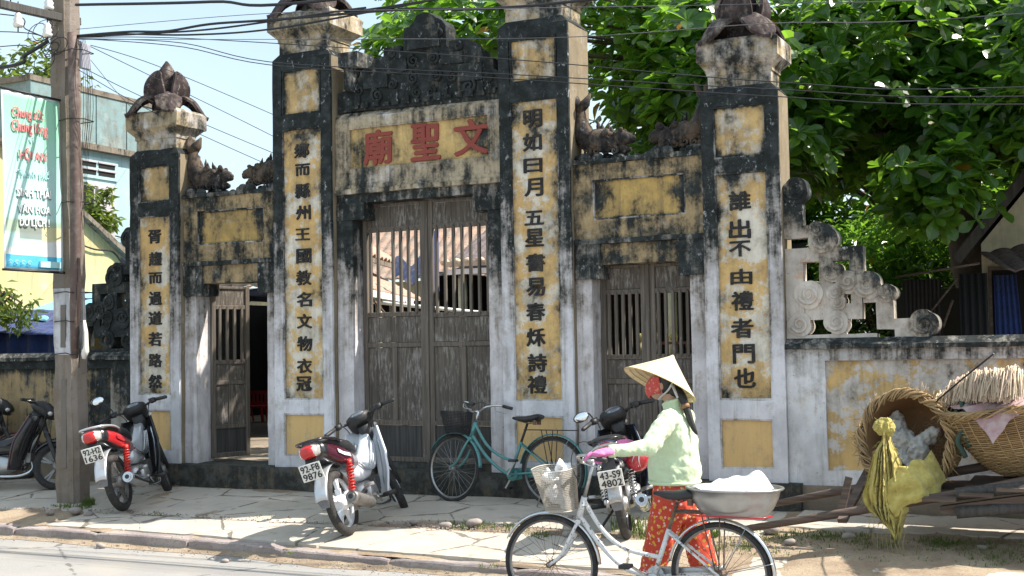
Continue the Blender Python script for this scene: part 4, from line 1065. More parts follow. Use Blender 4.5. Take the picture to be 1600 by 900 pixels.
    for sy, g in ((-1, ca), (1, ca + PI)):
        e = bb + Vector((math.cos(g) * .165, sy * .075, math.sin(g) * .165))
        mb = MB(); mb.bar(bb + Vector((0, sy * .06, 0)), e, .016, .012, up=(0, 1, 0)); cr = mb.build('crank', M_steel, rt)
        mb = MB(); mb.obox(e + Vector((0, sy * .05, 0)), (.075, .085, .024)); mb.build('pedal', M_blackm, cr, bevel=.005)
    # stem, bars, grips, brake levers
    mb = MB(); s1 = h1 + hd * P.get('stem', .12)
    mb.tube([h1, s1], .012, 9); mb.tube([s1 - Vector((.0, 0, .005)), s1 + Vector((.05, 0, .0))], .014, 8)
    c = s1 + Vector((.05, 0, 0))
    pts = [(c.x - .22, -.29, c.z + .05), (c.x - .10, -.275, c.z + .075), (c.x - .0, -.17, c.z + .055), (c.x + .01, -.06, c.z + .0), (c.x + .01, .06, c.z + .0), (c.x - .0, .17, c.z + .055), (c.x - .10, .275, c.z + .075), (c.x - .22, .29, c.z + .05)]
    mb.tube(smooth_path(pts, 28), .0105, 9); mb.xf(stM); hb = mb.build('handlebar', P['bar'], rt)
    for sy in (-1, 1):
        mb = MB(); mb.tube([(c.x - .13, sy * .278, c.z + .07), (c.x - .235, sy * .292, c.z + .047)], .0165, 10); mb.xf(stM); mb.build('grip', M_blackm, hb)
        mb = MB(); mb.tube(smooth_path([(c.x - .06, sy * .24, c.z + .06), (c.x - .07, sy * .25, c.z + .02), (c.x - .19, sy * .275, c.z + .0)], 8), .005, 6); mb.xf(stM); mb.build('brake_lever', M_steel, hb)
    mb = MB(); mb.tube(smooth_path([(c.x - .05, -.24, c.z + .06), (c.x + .10, -.17, c.z + .10), (c.x + .12, -.03, c.z - .02), (c.x + .03, 0, c.z - .2)], 14), .003, 5); mb.xf(stM); mb.build('brake_cable', P.get('cable', M_blackm), rt)
    # basket
    if P.get('basket'):
        bx, bz, bt, bw, bl, bh, mt, dens = P['basket']; mb = MB()
        def ring(z, q=None):
            u = (z - bz) / bh; L = bl * (.72 + .28 * u); Wd = bw * (.78 + .22 * u); pts = []
            for k in range(40):
                g = 2 * PI * k / 40; e = 3.0
                pts.append((bx + bt * u + math.copysign(abs(math.cos(g)) ** (2 / e), math.cos(g)) * L / 2, math.copysign(abs(math.sin(g)) ** (2 / e), math.sin(g)) * Wd / 2, z))
            return pts
        for k in range(dens[0] + 1):
            z = bz + bh * k / dens[0]; mb.tube(ring(z), .0045 if k in (0, dens[0]) else dens[2], 4 if k not in (0, dens[0]) else 6, closed=True, cap=False)
        r0 = [Vector(p) for p in ring(bz)]; r1 = [Vector(p) for p in ring(bz + bh)]
        N = dens[1]
        for k in range(N):
            u = k / N * 40; i = int(u); f = u - i
            a = r0[i].lerp(r0[(i + 1) % 40], f); b = r1[i].lerp(r1[(i + 1) % 40], f)
            mb.tube([a, b], dens[2], 3, cap=False)
        for k in range(1, 10):
            y = -bw * .38 + bw * .76 * k / 10; mb.tube([(bx - bl * .34, y, bz), (bx + bl * .34, y, bz)], dens[2], 3, cap=False)
        mb.xf(stM); mb.build('basket', mt, rt)
    if P.get('kick'):
        mb = MB(); mb.tube([(.04, .06, Rw - .03), (.10, .14, .0)], .007, 6); mb.build('kick_stand', M_steel, rt)
    return rt, stM
bicycle('bicycle', 'teal step-through bicycle with dark basket leaning by the gate step', (1.70, -.36, -.25), R(180), R(-3), R(-13),
        dict(frame=M_teal, rim=M_steel, spoke=M_steel, guard=M_teal, post=M_blackm, rack=M_blackm, case=M_teal, bar=M_chrome, crank=-1.0, stem=.11, kick=True,
             basket=(1.06, .66, .03, .33, .25, .22, M_blackm, (14, 56, .0030))), 1.09)
wb, wst = bicycle('bicycle', 'white chipped bicycle with wire basket pushed by the woman in the conical hat', (4.30, -3.55, -.52), R(180), R(2), R(4),
        dict(frame=M_wbike, rim=M_alu, spoke=M_rust, guard=M_chrome, post=M_rust, rack=M_rust, case=M_alu, bar=M_steel, crank=-2.6, stem=.25,
             basket=(1.075, .70, .05, .31, .27, .27, M_wire, (24, 92, .0017))), 1.17)

# ------------------------------------------------------------------ utility pole, banner, cables
M_pole = plaster('old pole concrete', (.24, .205, .18), (.30, .25, .22), .42, .40, None, 0, .5, .15, bump=1.0, mcol=(.07, .05, .045))
M_polew = plaster('white painted pole band', (.58, .58, .60), (.35, .33, .30), .40, .33, None, 0, .5, .2)
M_duct = simple('brown cable duct', (.10, .065, .055), .7, nz=.8, sc=18, c2=(.22, .18, .16), bump=.5)
M_porc = simple('white porcelain', (.75, .73, .68), .25, nz=.3, coat=.3)
M_cable = simple('black cable', (.012, .012, .014), .5)
M_cableg = simple('grey cable', (.10, .10, .11), .5)
pole = thing('utility_pole', 'old concrete utility pole carrying a green banner and a tangle of cables', 'pole', (-3.62, -1.12, -.33))
def zcol(mb, z0, z1, m=0):
    def hw(z): return .150 - .006 * (z + .3)
    def cx(z): return -3.625 - .022 * (z + .3)
    n = max(1, int((z1 - z0) / .12)); rings = []
    for i in range(n + 1):
        z = z0 + (z1 - z0) * i / n; w = hw(z); c = cx(z); ring = []
        co = [(-w, -1.22), (w * .72, -1.22), (w * .74, -1.21), (w, -1.17), (w, -1.03), (-w, -1.03)]
        for (dx, y) in co: ring.append((c + dx, y, z))
        rings.append(ring)
    mb.rings(rings, m=m, sm=False)
mb = MB(); zcol(mb, -.6, 1.26); zcol(mb, 1.98, 5.6); zcol(mb, 1.26, 1.98, 1)
mb.build('shaft', [M_pole, M_polew], pole, rough=.018)
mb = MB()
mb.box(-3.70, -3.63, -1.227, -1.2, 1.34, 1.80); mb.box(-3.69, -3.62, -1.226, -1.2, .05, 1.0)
mb.build('slot', simple('slot shade concrete', (.16, .14, .12), .9, bump=.5), pole)  # raised plates, recess shade painted as darker concrete
mb = MB(); mb.tube([(-3.46, -1.26, 1.22), (-3.44, -1.27, 1.6), (-3.44, -1.26, 2.5), (-3.46, -1.25, 3.6), (-3.50, -1.24, 4.4), (-3.52, -1.23, 4.75)], [.035, .055, .062, .058, .055, .05], 10)
mb.build('cable_duct', M_duct, pole, rough=.012)
for k, z in enumerate((1.27, 1.62, 1.93, 2.9, 3.8, 4.55)):
    mb = MB(); mb.tube([(-3.78, -1.235, z), (-3.6, -1.25, z + .01), (-3.42, -1.34, z - .01), (-3.38, -1.2, z), (-3.42, -1.02, z), (-3.8, -1.01, z)], .006, 5, closed=True, cap=False); mb.build('tie_wire', M_cable, pole)
mb = MB(); mb.bar((-3.72, -2.05, 4.90), (-3.70, -.95, 4.955), .07, .085); mb.build('cross_arm', M_wooddk, pole, bevel=.005)
for (y, z, up) in ((-1.80, 4.88, -1), (-1.40, 4.86, -1), (-1.38, 4.97, 1), (-1.9, 4.97, 1)):
    mb = MB(); mb.tube([(-3.71, y, z + .1 * -up), (-3.71, y, z + up * .22)], .007, 6); ins = mb.build('insulator_pin', M_cable, pole)
    mb = MB(); mb.lathe([(0, 0), (.045, 0), (.055, .03), (.042, .05), (.05, .08), (.034, .10), (.04, .125), (.02, .15), (0, .155)], 16, (-3.71, y, z + (-.17 if up < 0 else .02))); mb.build('insulator', M_porc, ins)
mb = MB(); mb.obox((-3.44, -1.13, 4.50), (.05, .13, .28)); mb.build('junction_box', simple('junction box', (.35, .36, .42), .5), pole, bevel=.006)
mb = MB(); r3 = random.Random(11)
for k in range(9):
    c = Vector((-3.78 + r3.uniform(-.12, .25), -1.27 - r3.random() * .12, 4.66 + r3.uniform(-.22, .12))); rr_ = r3.uniform(.06, .17); tl = r3.uniform(-.6, .6)
    mb.tube([c + Vector((math.cos(a) * rr_, math.sin(a) * .03 + tl * .05, math.sin(a) * rr_ * .8)) for a in [i * PI / 8 for i in range(16)]], .005, 4, closed=True, cap=False)
for k in range(6):
    x = -3.37 + .02 * k; mb.tube(smooth_path([(x - .1, -1.2, 4.66), (x, -1.23, 4.4), (x + .02 * (k % 3), -1.22, 3.9), (x - .05, -1.2, 3.4), (x - .1, -1.22, 2.6)], 12), .003, 4)
for k in range(5):
    mb.tube(smooth_path([(-3.41 + .015 * k, -1.29, 2.3), (-3.38 + .02 * k, -1.3, 1.7 - .05 * k), (-3.36 + .01 * k, -1.3, 1.3), (-3.40, -1.26, 1.12 + .04 * k)], 10), .005, 4)
mb.build('cable_tangle', M_cable, pole, kind='stuff')
mb = MB(); mb.loft([(-3.33, -1.26, 1.62, .02, .02), (-3.32, -1.26, 1.50, .035, .04), (-3.31, -1.26, 1.3, .04, .035), (-3.33, -1.26, 1.22, .02, .02)], 10); mb.build('cloth_tape', M_porc, pole, rough=.02)
CABS = [
    (.016, [(-3.50, -1.20, 5.06), (-3.25, -1.20, 5.03), (-1.65, -1.20, 4.84), (0.56, -1.20, 4.63), (12, -1.2, 4.4)], 'thick black cable leaving the top of the pole, highest in the photo'),
    (.013, [(-3.53, -1.20, 4.72), (-2.76, -1.20, 4.67), (-2.24, -1.20, 4.61), (-1.65, -1.20, 4.61), (-0.85, -1.20, 4.55), (0.56, -1.20, 4.46), (2.99, -1.20, 4.27), (12, -1.2, 4.2)], 'black cable crossing in front of the second pillar capital'),
    (.010, [(-3.53, -1.20, 4.72), (-2.94, -1.20, 4.67), (-1.90, -1.20, 4.53), (-0.85, -1.20, 4.46), (0.56, -1.20, 4.49), (1.51, -1.20, 4.52), (12, -1.2, 4.9)], 'black cable sagging below its neighbour and rising over the parapet'),
    (.010, [(-3.53, -1.20, 4.71), (-2.41, -1.20, 4.61), (-1.48, -1.20, 4.55), (0.13, -1.20, 4.53), (1.11, -1.20, 4.50), (12, -1.2, 4.5)], 'black cable twisted with the others beside the pole top'),
    (.0045, [(-3.49, -1.20, 4.69), (-2.07, -1.20, 4.47), (-0.85, -1.20, 4.12), (1.63, -1.20, 3.73), (4.16, -1.20, 3.32), (6.01, -1.20, 3.07), (12, -1.2, 2.6)], 'middle one of three thin wires crossing the tall pillars'),
    (.0045, [(-3.49, -1.20, 4.69), (-2.07, -1.20, 4.43), (-0.85, -1.20, 4.09), (1.63, -1.20, 3.69), (4.16, -1.20, 3.26), (6.01, -1.20, 3.01), (12, -1.2, 2.5)], 'lowest of three thin wires crossing the tall pillars'),
    (.0045, [(-3.49, -1.20, 4.70), (-1.90, -1.20, 4.49), (1.63, -1.20, 3.87), (4.16, -1.20, 3.38), (6.02, -1.20, 3.14), (12, -1.2, 2.8)], 'highest of three thin wires crossing the tall pillars'),
    (.0035, [(-3.29, -1.40, 4.72), (-0.70, -1.40, 4.55), (1.86, -1.40, 4.25), (4.15, -1.40, 3.98), (6.05, -1.40, 3.79), (12, -1.4, 3.4)], 'hair-thin wire across the fourth pillar lotus'),
    (.0035, [(-3.29, -1.40, 4.61), (0.54, -1.40, 4.14), (2.47, -1.40, 3.92), (4.14, -1.40, 3.82), (6.05, -1.40, 3.65), (12, -1.4, 3.5)], 'hair-thin wire across the parapet and the tree leaves'),
    (.0045, [(-3.50, -1.20, 4.66), (-3.40, -0.10, 4.61), (-2.94, 1.60, 4.24), (-2.61, 2.40, 3.98), (-1.9, 4, 3.5)], 'service wire dropping behind the second pillar, highest'),
    (.0045, [(-3.50, -1.20, 4.68), (-3.40, -0.10, 4.46), (-2.94, 1.60, 3.96), (-2.62, 2.40, 3.62), (-1.9, 4, 3.2)], 'service wire dropping behind the second pillar, second from the top'),
    (.0045, [(-3.50, -1.20, 4.41), (-3.40, -0.10, 4.17), (-2.94, 1.60, 3.75), (-2.62, 2.40, 3.54), (-1.9, 4, 3.1)], 'service wire dropping behind the second pillar, third from the top'),
    (.0045, [(-3.51, -1.20, 4.37), (-3.40, -0.10, 4.05), (-2.94, 1.60, 3.57), (-2.82, 2.40, 3.43), (-1.9, 4, 3.0)], 'service wire dropping behind the second pillar, lowest'),
    (.004, [(-3.50, -1.20, 4.66), (-3.8, -.3, 4.32), (-4.4, .8, 4.2), (-6.5, 3.5, 4.35), (-9.3, 6.0, 4.9)], 'thin wire running from the pole to the blue building'),
]
for k, (r_, pts, lb) in enumerate(CABS):
    lo = Vector(pts[0]); mb = MB(); mb.tube(smooth_path(pts, 40), r_, 6 if r_ > .008 else 4)
    c = mb.build('overhead_cable', M_cable if r_ > .004 else M_cableg, None, loc=tuple(lo)); tag(c, lb, 'cable', 'overhead cables strung from the utility pole')
LC = [([(-3.91, -1.2, 4.74), (-4.25, -1.2, 4.89), (-4.64, -1.2, 5.11), (-8, -1.2, 5.6)], .007, 'black cable leaving the pole upward to the left edge'),
      ([(-3.91, -1.2, 4.74), (-4.64, -1.2, 4.91), (-8, -1.2, 5.3)], .006, 'black cable leaving the pole level to the left edge'),
      ([(-3.91, -1.2, 4.71), (-4.25, -1.2, 4.60), (-4.64, -1.2, 4.50), (-8, -1.2, 4.6)], .022, 'thick cable bundle sagging from the pole to the left edge'),
      ([(-3.88, -1.2, 4.75), (-4.2, -1.2, 4.69), (-4.64, -1.2, 4.74), (-8, -1.2, 4.9)], .006, 'thin cable just above the thick bundle left of the pole')]
for pts, r_, lb in LC:
    mb = MB(); mb.tube(smooth_path(pts, 24), r_, 5); c = mb.build('overhead_cable', M_cable, None, loc=pts[0]); tag(c, lb, 'cable', 'overhead cables strung from the utility pole')

# banner hung square to the street
ban = thing('banner', 'green vertical street banner with red and white Vietnamese lettering on the pole', 'banner', (-3.70, -1.62, 2.15))
def m_banner():
    t = NT('printed banner cloth'); g = t.xyz(t.tc.outputs['Generated']); z = g[2]; y = g[1]
    c = t.mix(t.ss(z, .35, 1.0), (.42, .66, .64), (.24, .56, .38))
    c = t.mix(t.ss(z, .30, .45, 1, 0), c, (.42, .66, .62))
    # faded picture: hedge, house, pale path
    c = t.mix(t.mth('MULTIPLY', t.ss(z, .20, .22), t.ss(z, .27, .30, 1, 0)), c, (.34, .46, .34))
    hs = t.mth('MULTIPLY', t.mth('MULTIPLY', t.ss(z, .17, .18), t.ss(z, .275, .28, 1, 0)), t.mth('MULTIPLY', t.ss(y, .25, .27), t.ss(y, .62, .64, 1, 0)))
    c = t.mix(t.mth('MULTIPLY', hs, .8), c, (.16, .17, .16))
    hs2 = t.mth('MULTIPLY', t.mth('MULTIPLY', t.ss(z, .16, .17), t.ss(z, .25, .255, 1, 0)), t.ss(y, .62, .64))
    c = t.mix(hs2, c, (.55, .52, .30))
    c = t.mix(t.ss(t.mth('SUBTRACT', z, t.mth('MULTIPLY', y, .07)), .105, .125, 1, 0), c, (.62, .66, .66))
    c = t.mix(t.ss(z, .082, .086, 1, 0), c, (.05, .38, .60))
    e = t.mth('MINIMUM', t.mth('MINIMUM', y, t.mth('SUBTRACT', 1, y)), t.mth('MINIMUM', t.mth('MULTIPLY', z, 2.3), t.mth('MULTIPLY', t.mth('SUBTRACT', 1, z), 2.3)))
    c = t.mix(t.ss(e, .02, .032, 1, 0), c, (.70, .74, .74))
    c = t.mix(t.mth('MULTIPLY', t.noi(t.pos(), 4, 4, .6), .12), c, (.6, .62, .6))
    t.col(c); t.rough(.6); t.mat.node_tree.nodes['Principled BSDF'].inputs['Specular IOR Level'].default_value = .3
    return t.mat
mb = MB()
def bn(u, v):
    z = 2.15 + 1.87 * v; y = -2.02 + .80 * u
    w = .005 * math.sin(y * 17 + z * 1.3) * (1 - abs(2 * v - 1) ** 6) + .003 * math.sin(y * 41 + z * 3)
    return (-3.66 - .028 * (z - 2.15) + w, y, z)
mb.grid(bn, 40, 30); cloth = mb.build('cloth', m_banner(), ban, solid=.002)
def bank(name, s_, z, y, w, h, m_, bold=.01):
    me = glyph(s_, w, h, .003, m_, 0, 0, min(.05, bold))
    o = part(name, me, ban, (-3.66 - .028 * (z - 2.15) + .013 - ban.location.x, y - ban.location.y, z - ban.location.z)); o.rotation_euler = (0, R(-1.6), R(90)); return o
M_bred = simple('faded red print', (.62, .20, .20), .6); M_bwhite = simple('white print', (.78, .80, .80), .6); M_bpale = simple('pale print', (.42, .68, .70), .6); M_bdk = simple('grey print outline', (.20, .24, .26), .6)
bank('lettering', 'Chung sức', 3.80, -1.68, .42, .14, M_bred, .02); bank('lettering', 'Chung lòng', 3.65, -1.66, .48, .15, M_bred, .02)
bank('lettering', 'vì', 3.53, -1.64, .06, .07, M_bpale); bank('lettering', 'HỘI AN', 3.37, -1.63, .36, .15, M_bred, .02)
bank('lettering', 'Thành phố', 3.17, -1.62, .44, .11, M_bpale, .01)
for s_, z, w in (('SINH THÁI', 2.98, .46), ('VĂN HÓA', 2.81, .44), ('DU LỊCH !', 2.65, .40)):
    o = bank('lettering_shadow', s_, z - .008, -1.615, w, .115, M_bdk, .022); o.location.x -= .004
    bank('lettering', s_, z, -1.62, w, .11, M_bwhite, .008)
mb = MB()
for k in range(4):
    y = -1.96 + .085 * k; xx = -3.66 + .018
    spiral(mb, 0, 0, .028, 0, 1.2, .004, n=14); i0 = len(mb.v) - 15 * 6
    for i in range(i0, len(mb.v)):
        p = mb.v[i]; mb.v[i] = (xx + p[1], y + p[0], 2.225 + p[2])
mb.build('border_scroll', M_bpale, ban)
mb = MB(); mb.box(-3.665, -3.635, -1.56, -1.28, 2.19, 2.255); mb.build('border_strip', M_bpale, ban)
mb = MB(); mb.tube([(-3.71, -2.04, 4.03), (-3.70, -1.1, 4.03)], .012, 6); mb.build('rod', M_cable, ban); mb = MB(); mb.tube([(-3.66, -2.04, 2.145), (-3.65, -1.1, 2.145)], .014, 6); mb.build('rod', M_cable, ban)
# ------------------------------------------------------------------ the woman
def fabric(name, c, c2, sc=6, bump=.5, world=False):
    t = NT(name); P = t.tc.outputs['Object']
    t.col(t.mix(t.ss(t.noi(P, sc, 4, .6), .35, .7), c, c2)); t.rough(.85); t.b.inputs['Sheen Weight'].default_value = .15
    rd_ = t.mth('ABSOLUTE', t.mth('SUBTRACT', t.noi(t.scl(P, (1, 1, .5), (3, 1, 2)), 6, 2, .4, .6), .5)); rd2 = t.mth('ABSOLUTE', t.mth('SUBTRACT', t.noi(t.scl(P, (.6, 1, 1.2), (8, 1, 2)), 11, 2, .4, .4), .5))
    t.bump(t.mth('ADD', t.mth('ADD', t.mth('MULTIPLY', rd_, 1.4), t.mth('MULTIPLY', rd2, .8)), t.mth('MULTIPLY', t.noi(P, 260, 2, .5), .06)), bump, .035); return t.mat
M_shirt = fabric('pale green shirt', (.58, .68, .46), (.52, .62, .40), bump=.45)
def m_floral(name, base, petal, sc, white=True):
    t = NT(name); P = t.tc.outputs['Object']
    dP = t.n('ShaderNodeVectorMath', operation='ADD'); t.l(P, dP.inputs[0])
    v1 = t.vor(P, sc); v2 = t.vor(t.scl(P, (1, 1, 1), (4, 2, 7)), sc * 1.15); v3 = t.vor(t.scl(P, (1, 1, 1), (8, 5, 1)), sc * 1.6)
    wob = t.mth('MULTIPLY', t.mth('SUBTRACT', t.noi(P, sc * 5, 3, .6), .5), .35)
    a = t.ss(t.mth('ADD', v1.outputs['Distance'], wob), .28, .34, 1, 0)
    b = t.ss(t.mth('ADD', v2.outputs['Distance'], wob), .20, .25, 1, 0); b2 = t.ss(v2.outputs['Distance'], .06, .09, 1, 0)
    d = t.ss(t.mth('ADD', v3.outputs['Distance'], wob), .18, .23, 1, 0)
    c = t.mix(a, base, petal); c = t.mix(t.mth('MULTIPLY', d, .8), c, (.42, .02, .02))
    c = t.mix(t.mth('MULTIPLY', b, .9), c, (.75, .55, .55) if white else (.5, .1, .08)); c = t.mix(b2, c, (.6, .04, .1))
    t.col(c); t.rough(.8); t.bump(t.noi(t.scl(P, (1, 1, .5)), 10, 3, .5), .4, .03); return t.mat
M_floral = m_floral('orange floral trouser cloth', (.52, .055, .025), (.60, .34, .04), 26)
M_mask = m_floral('red floral face mask', (.50, .07, .06), (.60, .22, .18), 40, False)
M_skin = simple('skin', (.42, .25, .17), .55, nz=.3, c2=(.36, .2, .13))
M_pink = fabric('pink knitted glove', (.72, .20, .42), (.62, .14, .34), 60, .4)
M_hair = simple('black hair', (.012, .010, .010), .45, nz=.4, sc=80, c2=(.04, .035, .03), bump=.4)
def m_straw():
    t = NT('palm leaf hat'); P = t.tc.outputs['Object']
    s_ = t.xyz(P); ang = t.mth('ARCTAN2', s_[1], s_[0]); q = t.noi(t.scl(t.tc.outputs['Object'], (1, 1, 1)), 14, 4, .6)
    w = t.n('ShaderNodeTexWave', wave_type='RINGS', rings_direction='Z'); t.l(P, w.inputs['Vector']); w.inputs['Scale'].default_value = 22; w.inputs['Distortion'].default_value = .4
    rad = t.mth('SINE', t.mth('MULTIPLY', ang, 60))
    c = t.mix(t.ss(q, .35, .7), (.72, .61, .40), (.62, .50, .30)); c = t.mix(t.mth('MULTIPLY', t.ss(rad, .6, 1), .25), c, (.5, .38, .2))
    t.col(c); t.rough(.6); t.bump(t.mth('ADD', w.outputs['Fac'], t.mth('MULTIPLY', rad, .3)), .35, .004); return t.mat
M_straw = m_straw()
wo = thing('person', 'woman in conical straw hat, pale green shirt and orange floral trousers pushing the white bicycle', 'woman', (3.90, -3.15, -.52))
def fuse(o, vox, smooth=4, fac=.6, disp=None):
    md = o.modifiers.new('fuse', 'REMESH'); md.mode = 'VOXEL'; md.voxel_size = vox; md.use_smooth_shade = True
    md = o.modifiers.new('soft', 'SMOOTH'); md.iterations = smooth; md.factor = fac
    if disp:
        tx = bpy.data.textures.new('folds', 'CLOUDS'); tx.noise_scale = disp[1]; tx.noise_depth = 2
        md = o.modifiers.new('folds', 'DISPLACE'); md.texture = tx; md.strength = disp[0]; md.mid_level = .5; md.texture_coords = 'LOCAL'
    return o
def hring(cx, cy, z, hx, hy, n=24, tilt=0, e=2.2):
    r = []
    for k in range(n):
        g = 2 * PI * k / n; c, s_ = math.cos(g), math.sin(g)
        x = math.copysign(abs(c) ** (2 / e), c) * hx; y = math.copysign(abs(s_) ** (2 / e), s_) * hy
        r.append((cx + x, cy + y, z + tilt * x))
    return r
Yc = -3.15
# body: head, neck, torso core, legs and feet in one fused surface
mb = MB()
mb.sphere((3.80, Yc, .995), (.092, .073, .112), 20, 14); mb.sphere((3.765, Yc, .945), (.062, .055, .062), 16, 10)
mb.sphere((3.708, Yc, .985), (.016, .012, .020), 8, 6); mb.sphere((3.715, Yc, .972), (.018, .015, .013), 8, 6)
for s_ in (-1, 1): mb.sphere((3.815, Yc + s_ * .075, .985), (.018, .010, .03), 10, 8)
mb.tube([(3.83, Yc, .96), (3.865, Yc, .86), (3.88, Yc, .78)], [.052, .05, .07], 14)
mb.rings([hring(3.88, Yc, .80, .06, .10), hring(3.88, Yc, .74, .09, .15), hring(3.87, Yc, .55, .09, .13), hring(3.88, Yc, .36, .10, .15), hring(3.88, Yc, .26, .10, .15)])
LEG = [[(3.86, Yc - .085, .28), (3.77, Yc - .09, -.08), (3.70, Yc - .07, -.42)], [(3.90, Yc + .085, .28), (4.0, Yc + .09, -.08), (4.12, Yc + .10, -.42)]]
for L in LEG: mb.tube(smooth_path(L, 8), [.085, .08, .07, .06, .058, .055, .05, .045, .04], 12)
for (x, y, z, tip) in ((3.70, Yc - .07, -.44, .06), (4.12, Yc + .10, -.40, .0)):
    mb.tube([(x + .03, y, z - .01), (x - .04, y, z - .03), (x - .13, y, z - .055 + tip * 0)], [.035, .036, .022], 10)
fuse(mb.build('body', M_skin, wo), .010, 5)
for s_ in (-1, 1):
    mb = MB(); mb.sphere((3.722, Yc + s_ * .030, 1.003), (.010, .014, .009), 10, 8); mb.build('eye', simple('eye dark', (.02, .015, .012), .2), wo)
    mb = MB(); mb.obox((3.66 if s_ < 0 else 4.07, (Yc - .07) if s_ < 0 else (Yc + .10), -.508 if s_ < 0 else -.50), (.25, .09, .022)); mb.build('sandal', M_blackm, wo, bevel=.01)
# shirt
mb = MB()
mb.rings([hring(3.868, Yc, .325, .155, .175), hring(3.868, Yc, .35, .165, .185), hring(3.868, Yc, .42, .172, .18), hring(3.865, Yc, .52, .165, .175), hring(3.872, Yc, .62, .150, .18),
          hring(3.880, Yc, .70, .125, .185), hring(3.885, Yc, .76, .095, .17), hring(3.882, Yc, .80, .07, .12), hring(3.872, Yc, .83, .062, .075, tilt=.2), hring(3.862, Yc, .875, .062, .062, tilt=.35), hring(3.860, Yc, .88, .050, .05, tilt=.35)], sm=True)
near_arm = [(3.895, Yc - .14, .765), (3.885, Yc - .22, .735), (3.862, Yc - .32, .665), (3.838, Yc - .40, .605), (3.78, Yc - .46, .592), (3.71, Yc - .53, .585), (3.655, Yc - .59, .582)]
mb.tube(smooth_path(near_arm, 14), [.075, .076, .072, .068, .064, .062, .062, .062, .060, .055, .050, .046, .043, .040, .040], 14)
far_arm = [(3.895, Yc + .14, .765), (3.88, Yc + .19, .70), (3.82, Yc + .18, .58), (3.74, Yc + .08, .555), (3.66, Yc - .03, .56), (3.62, Yc - .08, .565)]
mb.tube(smooth_path(far_arm, 14), [.075, .074, .070, .066, .064, .062, .060, .058, .055, .050, .046, .044, .042, .040, .040], 14)
sh = fuse(mb.build('shirt', M_shirt, wo), .008, 4, .6, (.034, .075))
mb = MB(); mb.tube([Vector(p) for p in hring(3.868, Yc, .335, .163, .183, 32)], .013, 6, closed=True, cap=False); mb.build('hem_band', M_shirt, sh)
mb = MB(); mb.tube([Vector(near_arm[-1]) + Vector((-.004 + .02 * k, .005 * k, 0)) * 1 for k in (-1, 1)], [.041, .043], 14); mb.build('cuff', M_shirt, sh)
mb = MB(); mb.tube([Vector(p) for p in hring(3.861, Yc, .872, .060, .060, 24, tilt=.35)], .010, 6, closed=True, cap=False); mb.build('collar', M_shirt, sh)
# trousers
mb = MB()
mb.rings([hring(3.872, Yc, .38, .125, .155), hring(3.872, Yc, .30, .150, .175), hring(3.872, Yc, .20, .150, .18), hring(3.872, Yc, .10, .13, .165), hring(3.872, Yc, .06, .06, .09)])
mb.tube(smooth_path([(3.855, Yc - .08, .22), (3.80, Yc - .09, .0), (3.735, Yc - .085, -.22), (3.675, Yc - .07, -.40)], 10), [.105, .11, .11, .105, .10, .095, .092, .090, .090, .092, .095], 18)
mb.tube(smooth_path([(3.90, Yc + .08, .22), (3.965, Yc + .09, .0), (4.02, Yc + .095, -.22), (4.075, Yc + .10, -.37)], 10), [.105, .11, .108, .10, .098, .095, .092, .090, .090, .092, .095], 18)
fuse(mb.build('trousers', M_floral, wo), .010, 4, .6, (.040, .09))
# gloved hands around the grips
def hand(gx, gy, gz, wr, outer):
    mb = MB(); g = Vector((gx, gy, gz)); r = .031
    w = Vector(wr)
    mb.tube([w, w.lerp(g + Vector((.015, -outer * -.0, .035)), .55), g + Vector((.0, outer * -.004, .030))], [.034, .038, .034], 12, flat=.75)
    mb.sphere(g + Vector((.002, 0, .028)), (.046, .034, .020), 14, 8)
    for k in range(4):
        x = gx - .034 + .023 * k; L = (1.9, 2.15, 2.05, 1.7)[k]; pts = []
        for i in range(9):
            a = PI / 2 + .15 + L * i / 8 * 1.25
            pts.append((x - .003 * i * (k - 1.5) * .2, gy + outer * math.cos(a) * -1 * -(r) * -1, gz + math.sin(a) * r))
        mb.tube(pts, [.0115, .0118, .0112, .0115, .0108, .0105, .0102, .0098, .0082], 8); mb.sphere(pts[-1], .0085, 8, 6)
    pts = []
    for i in range(7):
        a = PI / 2 - .2 - 1.7 * i / 6
        pts.append((gx - .040 - .006 * i, gy + outer * math.cos(a) * r * -1 * -1 * -1, gz + math.sin(a) * r))
    mb.tube(pts, [.014, .0138, .013, .0125, .012, .011, .009], 8); mb.sphere(pts[-1], .0092, 8, 6)
    return fuse(mb.build('glove', M_pink, wo), .004, 3, .5)
GL = wst  # steering transform of the white bicycle
gm = wb.matrix_world
def grip_world(sy):
    hd = Vector((-.30, 0, .95)).normalized(); hx = 1.17 - .21; h0 = Vector((hx, 0, .64)); s1 = h0 + hd * .15 + hd * .25; c = s1 + Vector((.05, 0, 0))
    return gm @ (wst @ Vector((c.x - .175, sy * .284, c.z + .06)))
gl, gr_ = grip_world(1), grip_world(-1)
hand(gl.x, gl.y, gl.z, near_arm[-1], 1)
hand(gr_.x, gr_.y, gr_.z, far_arm[-1], -1)
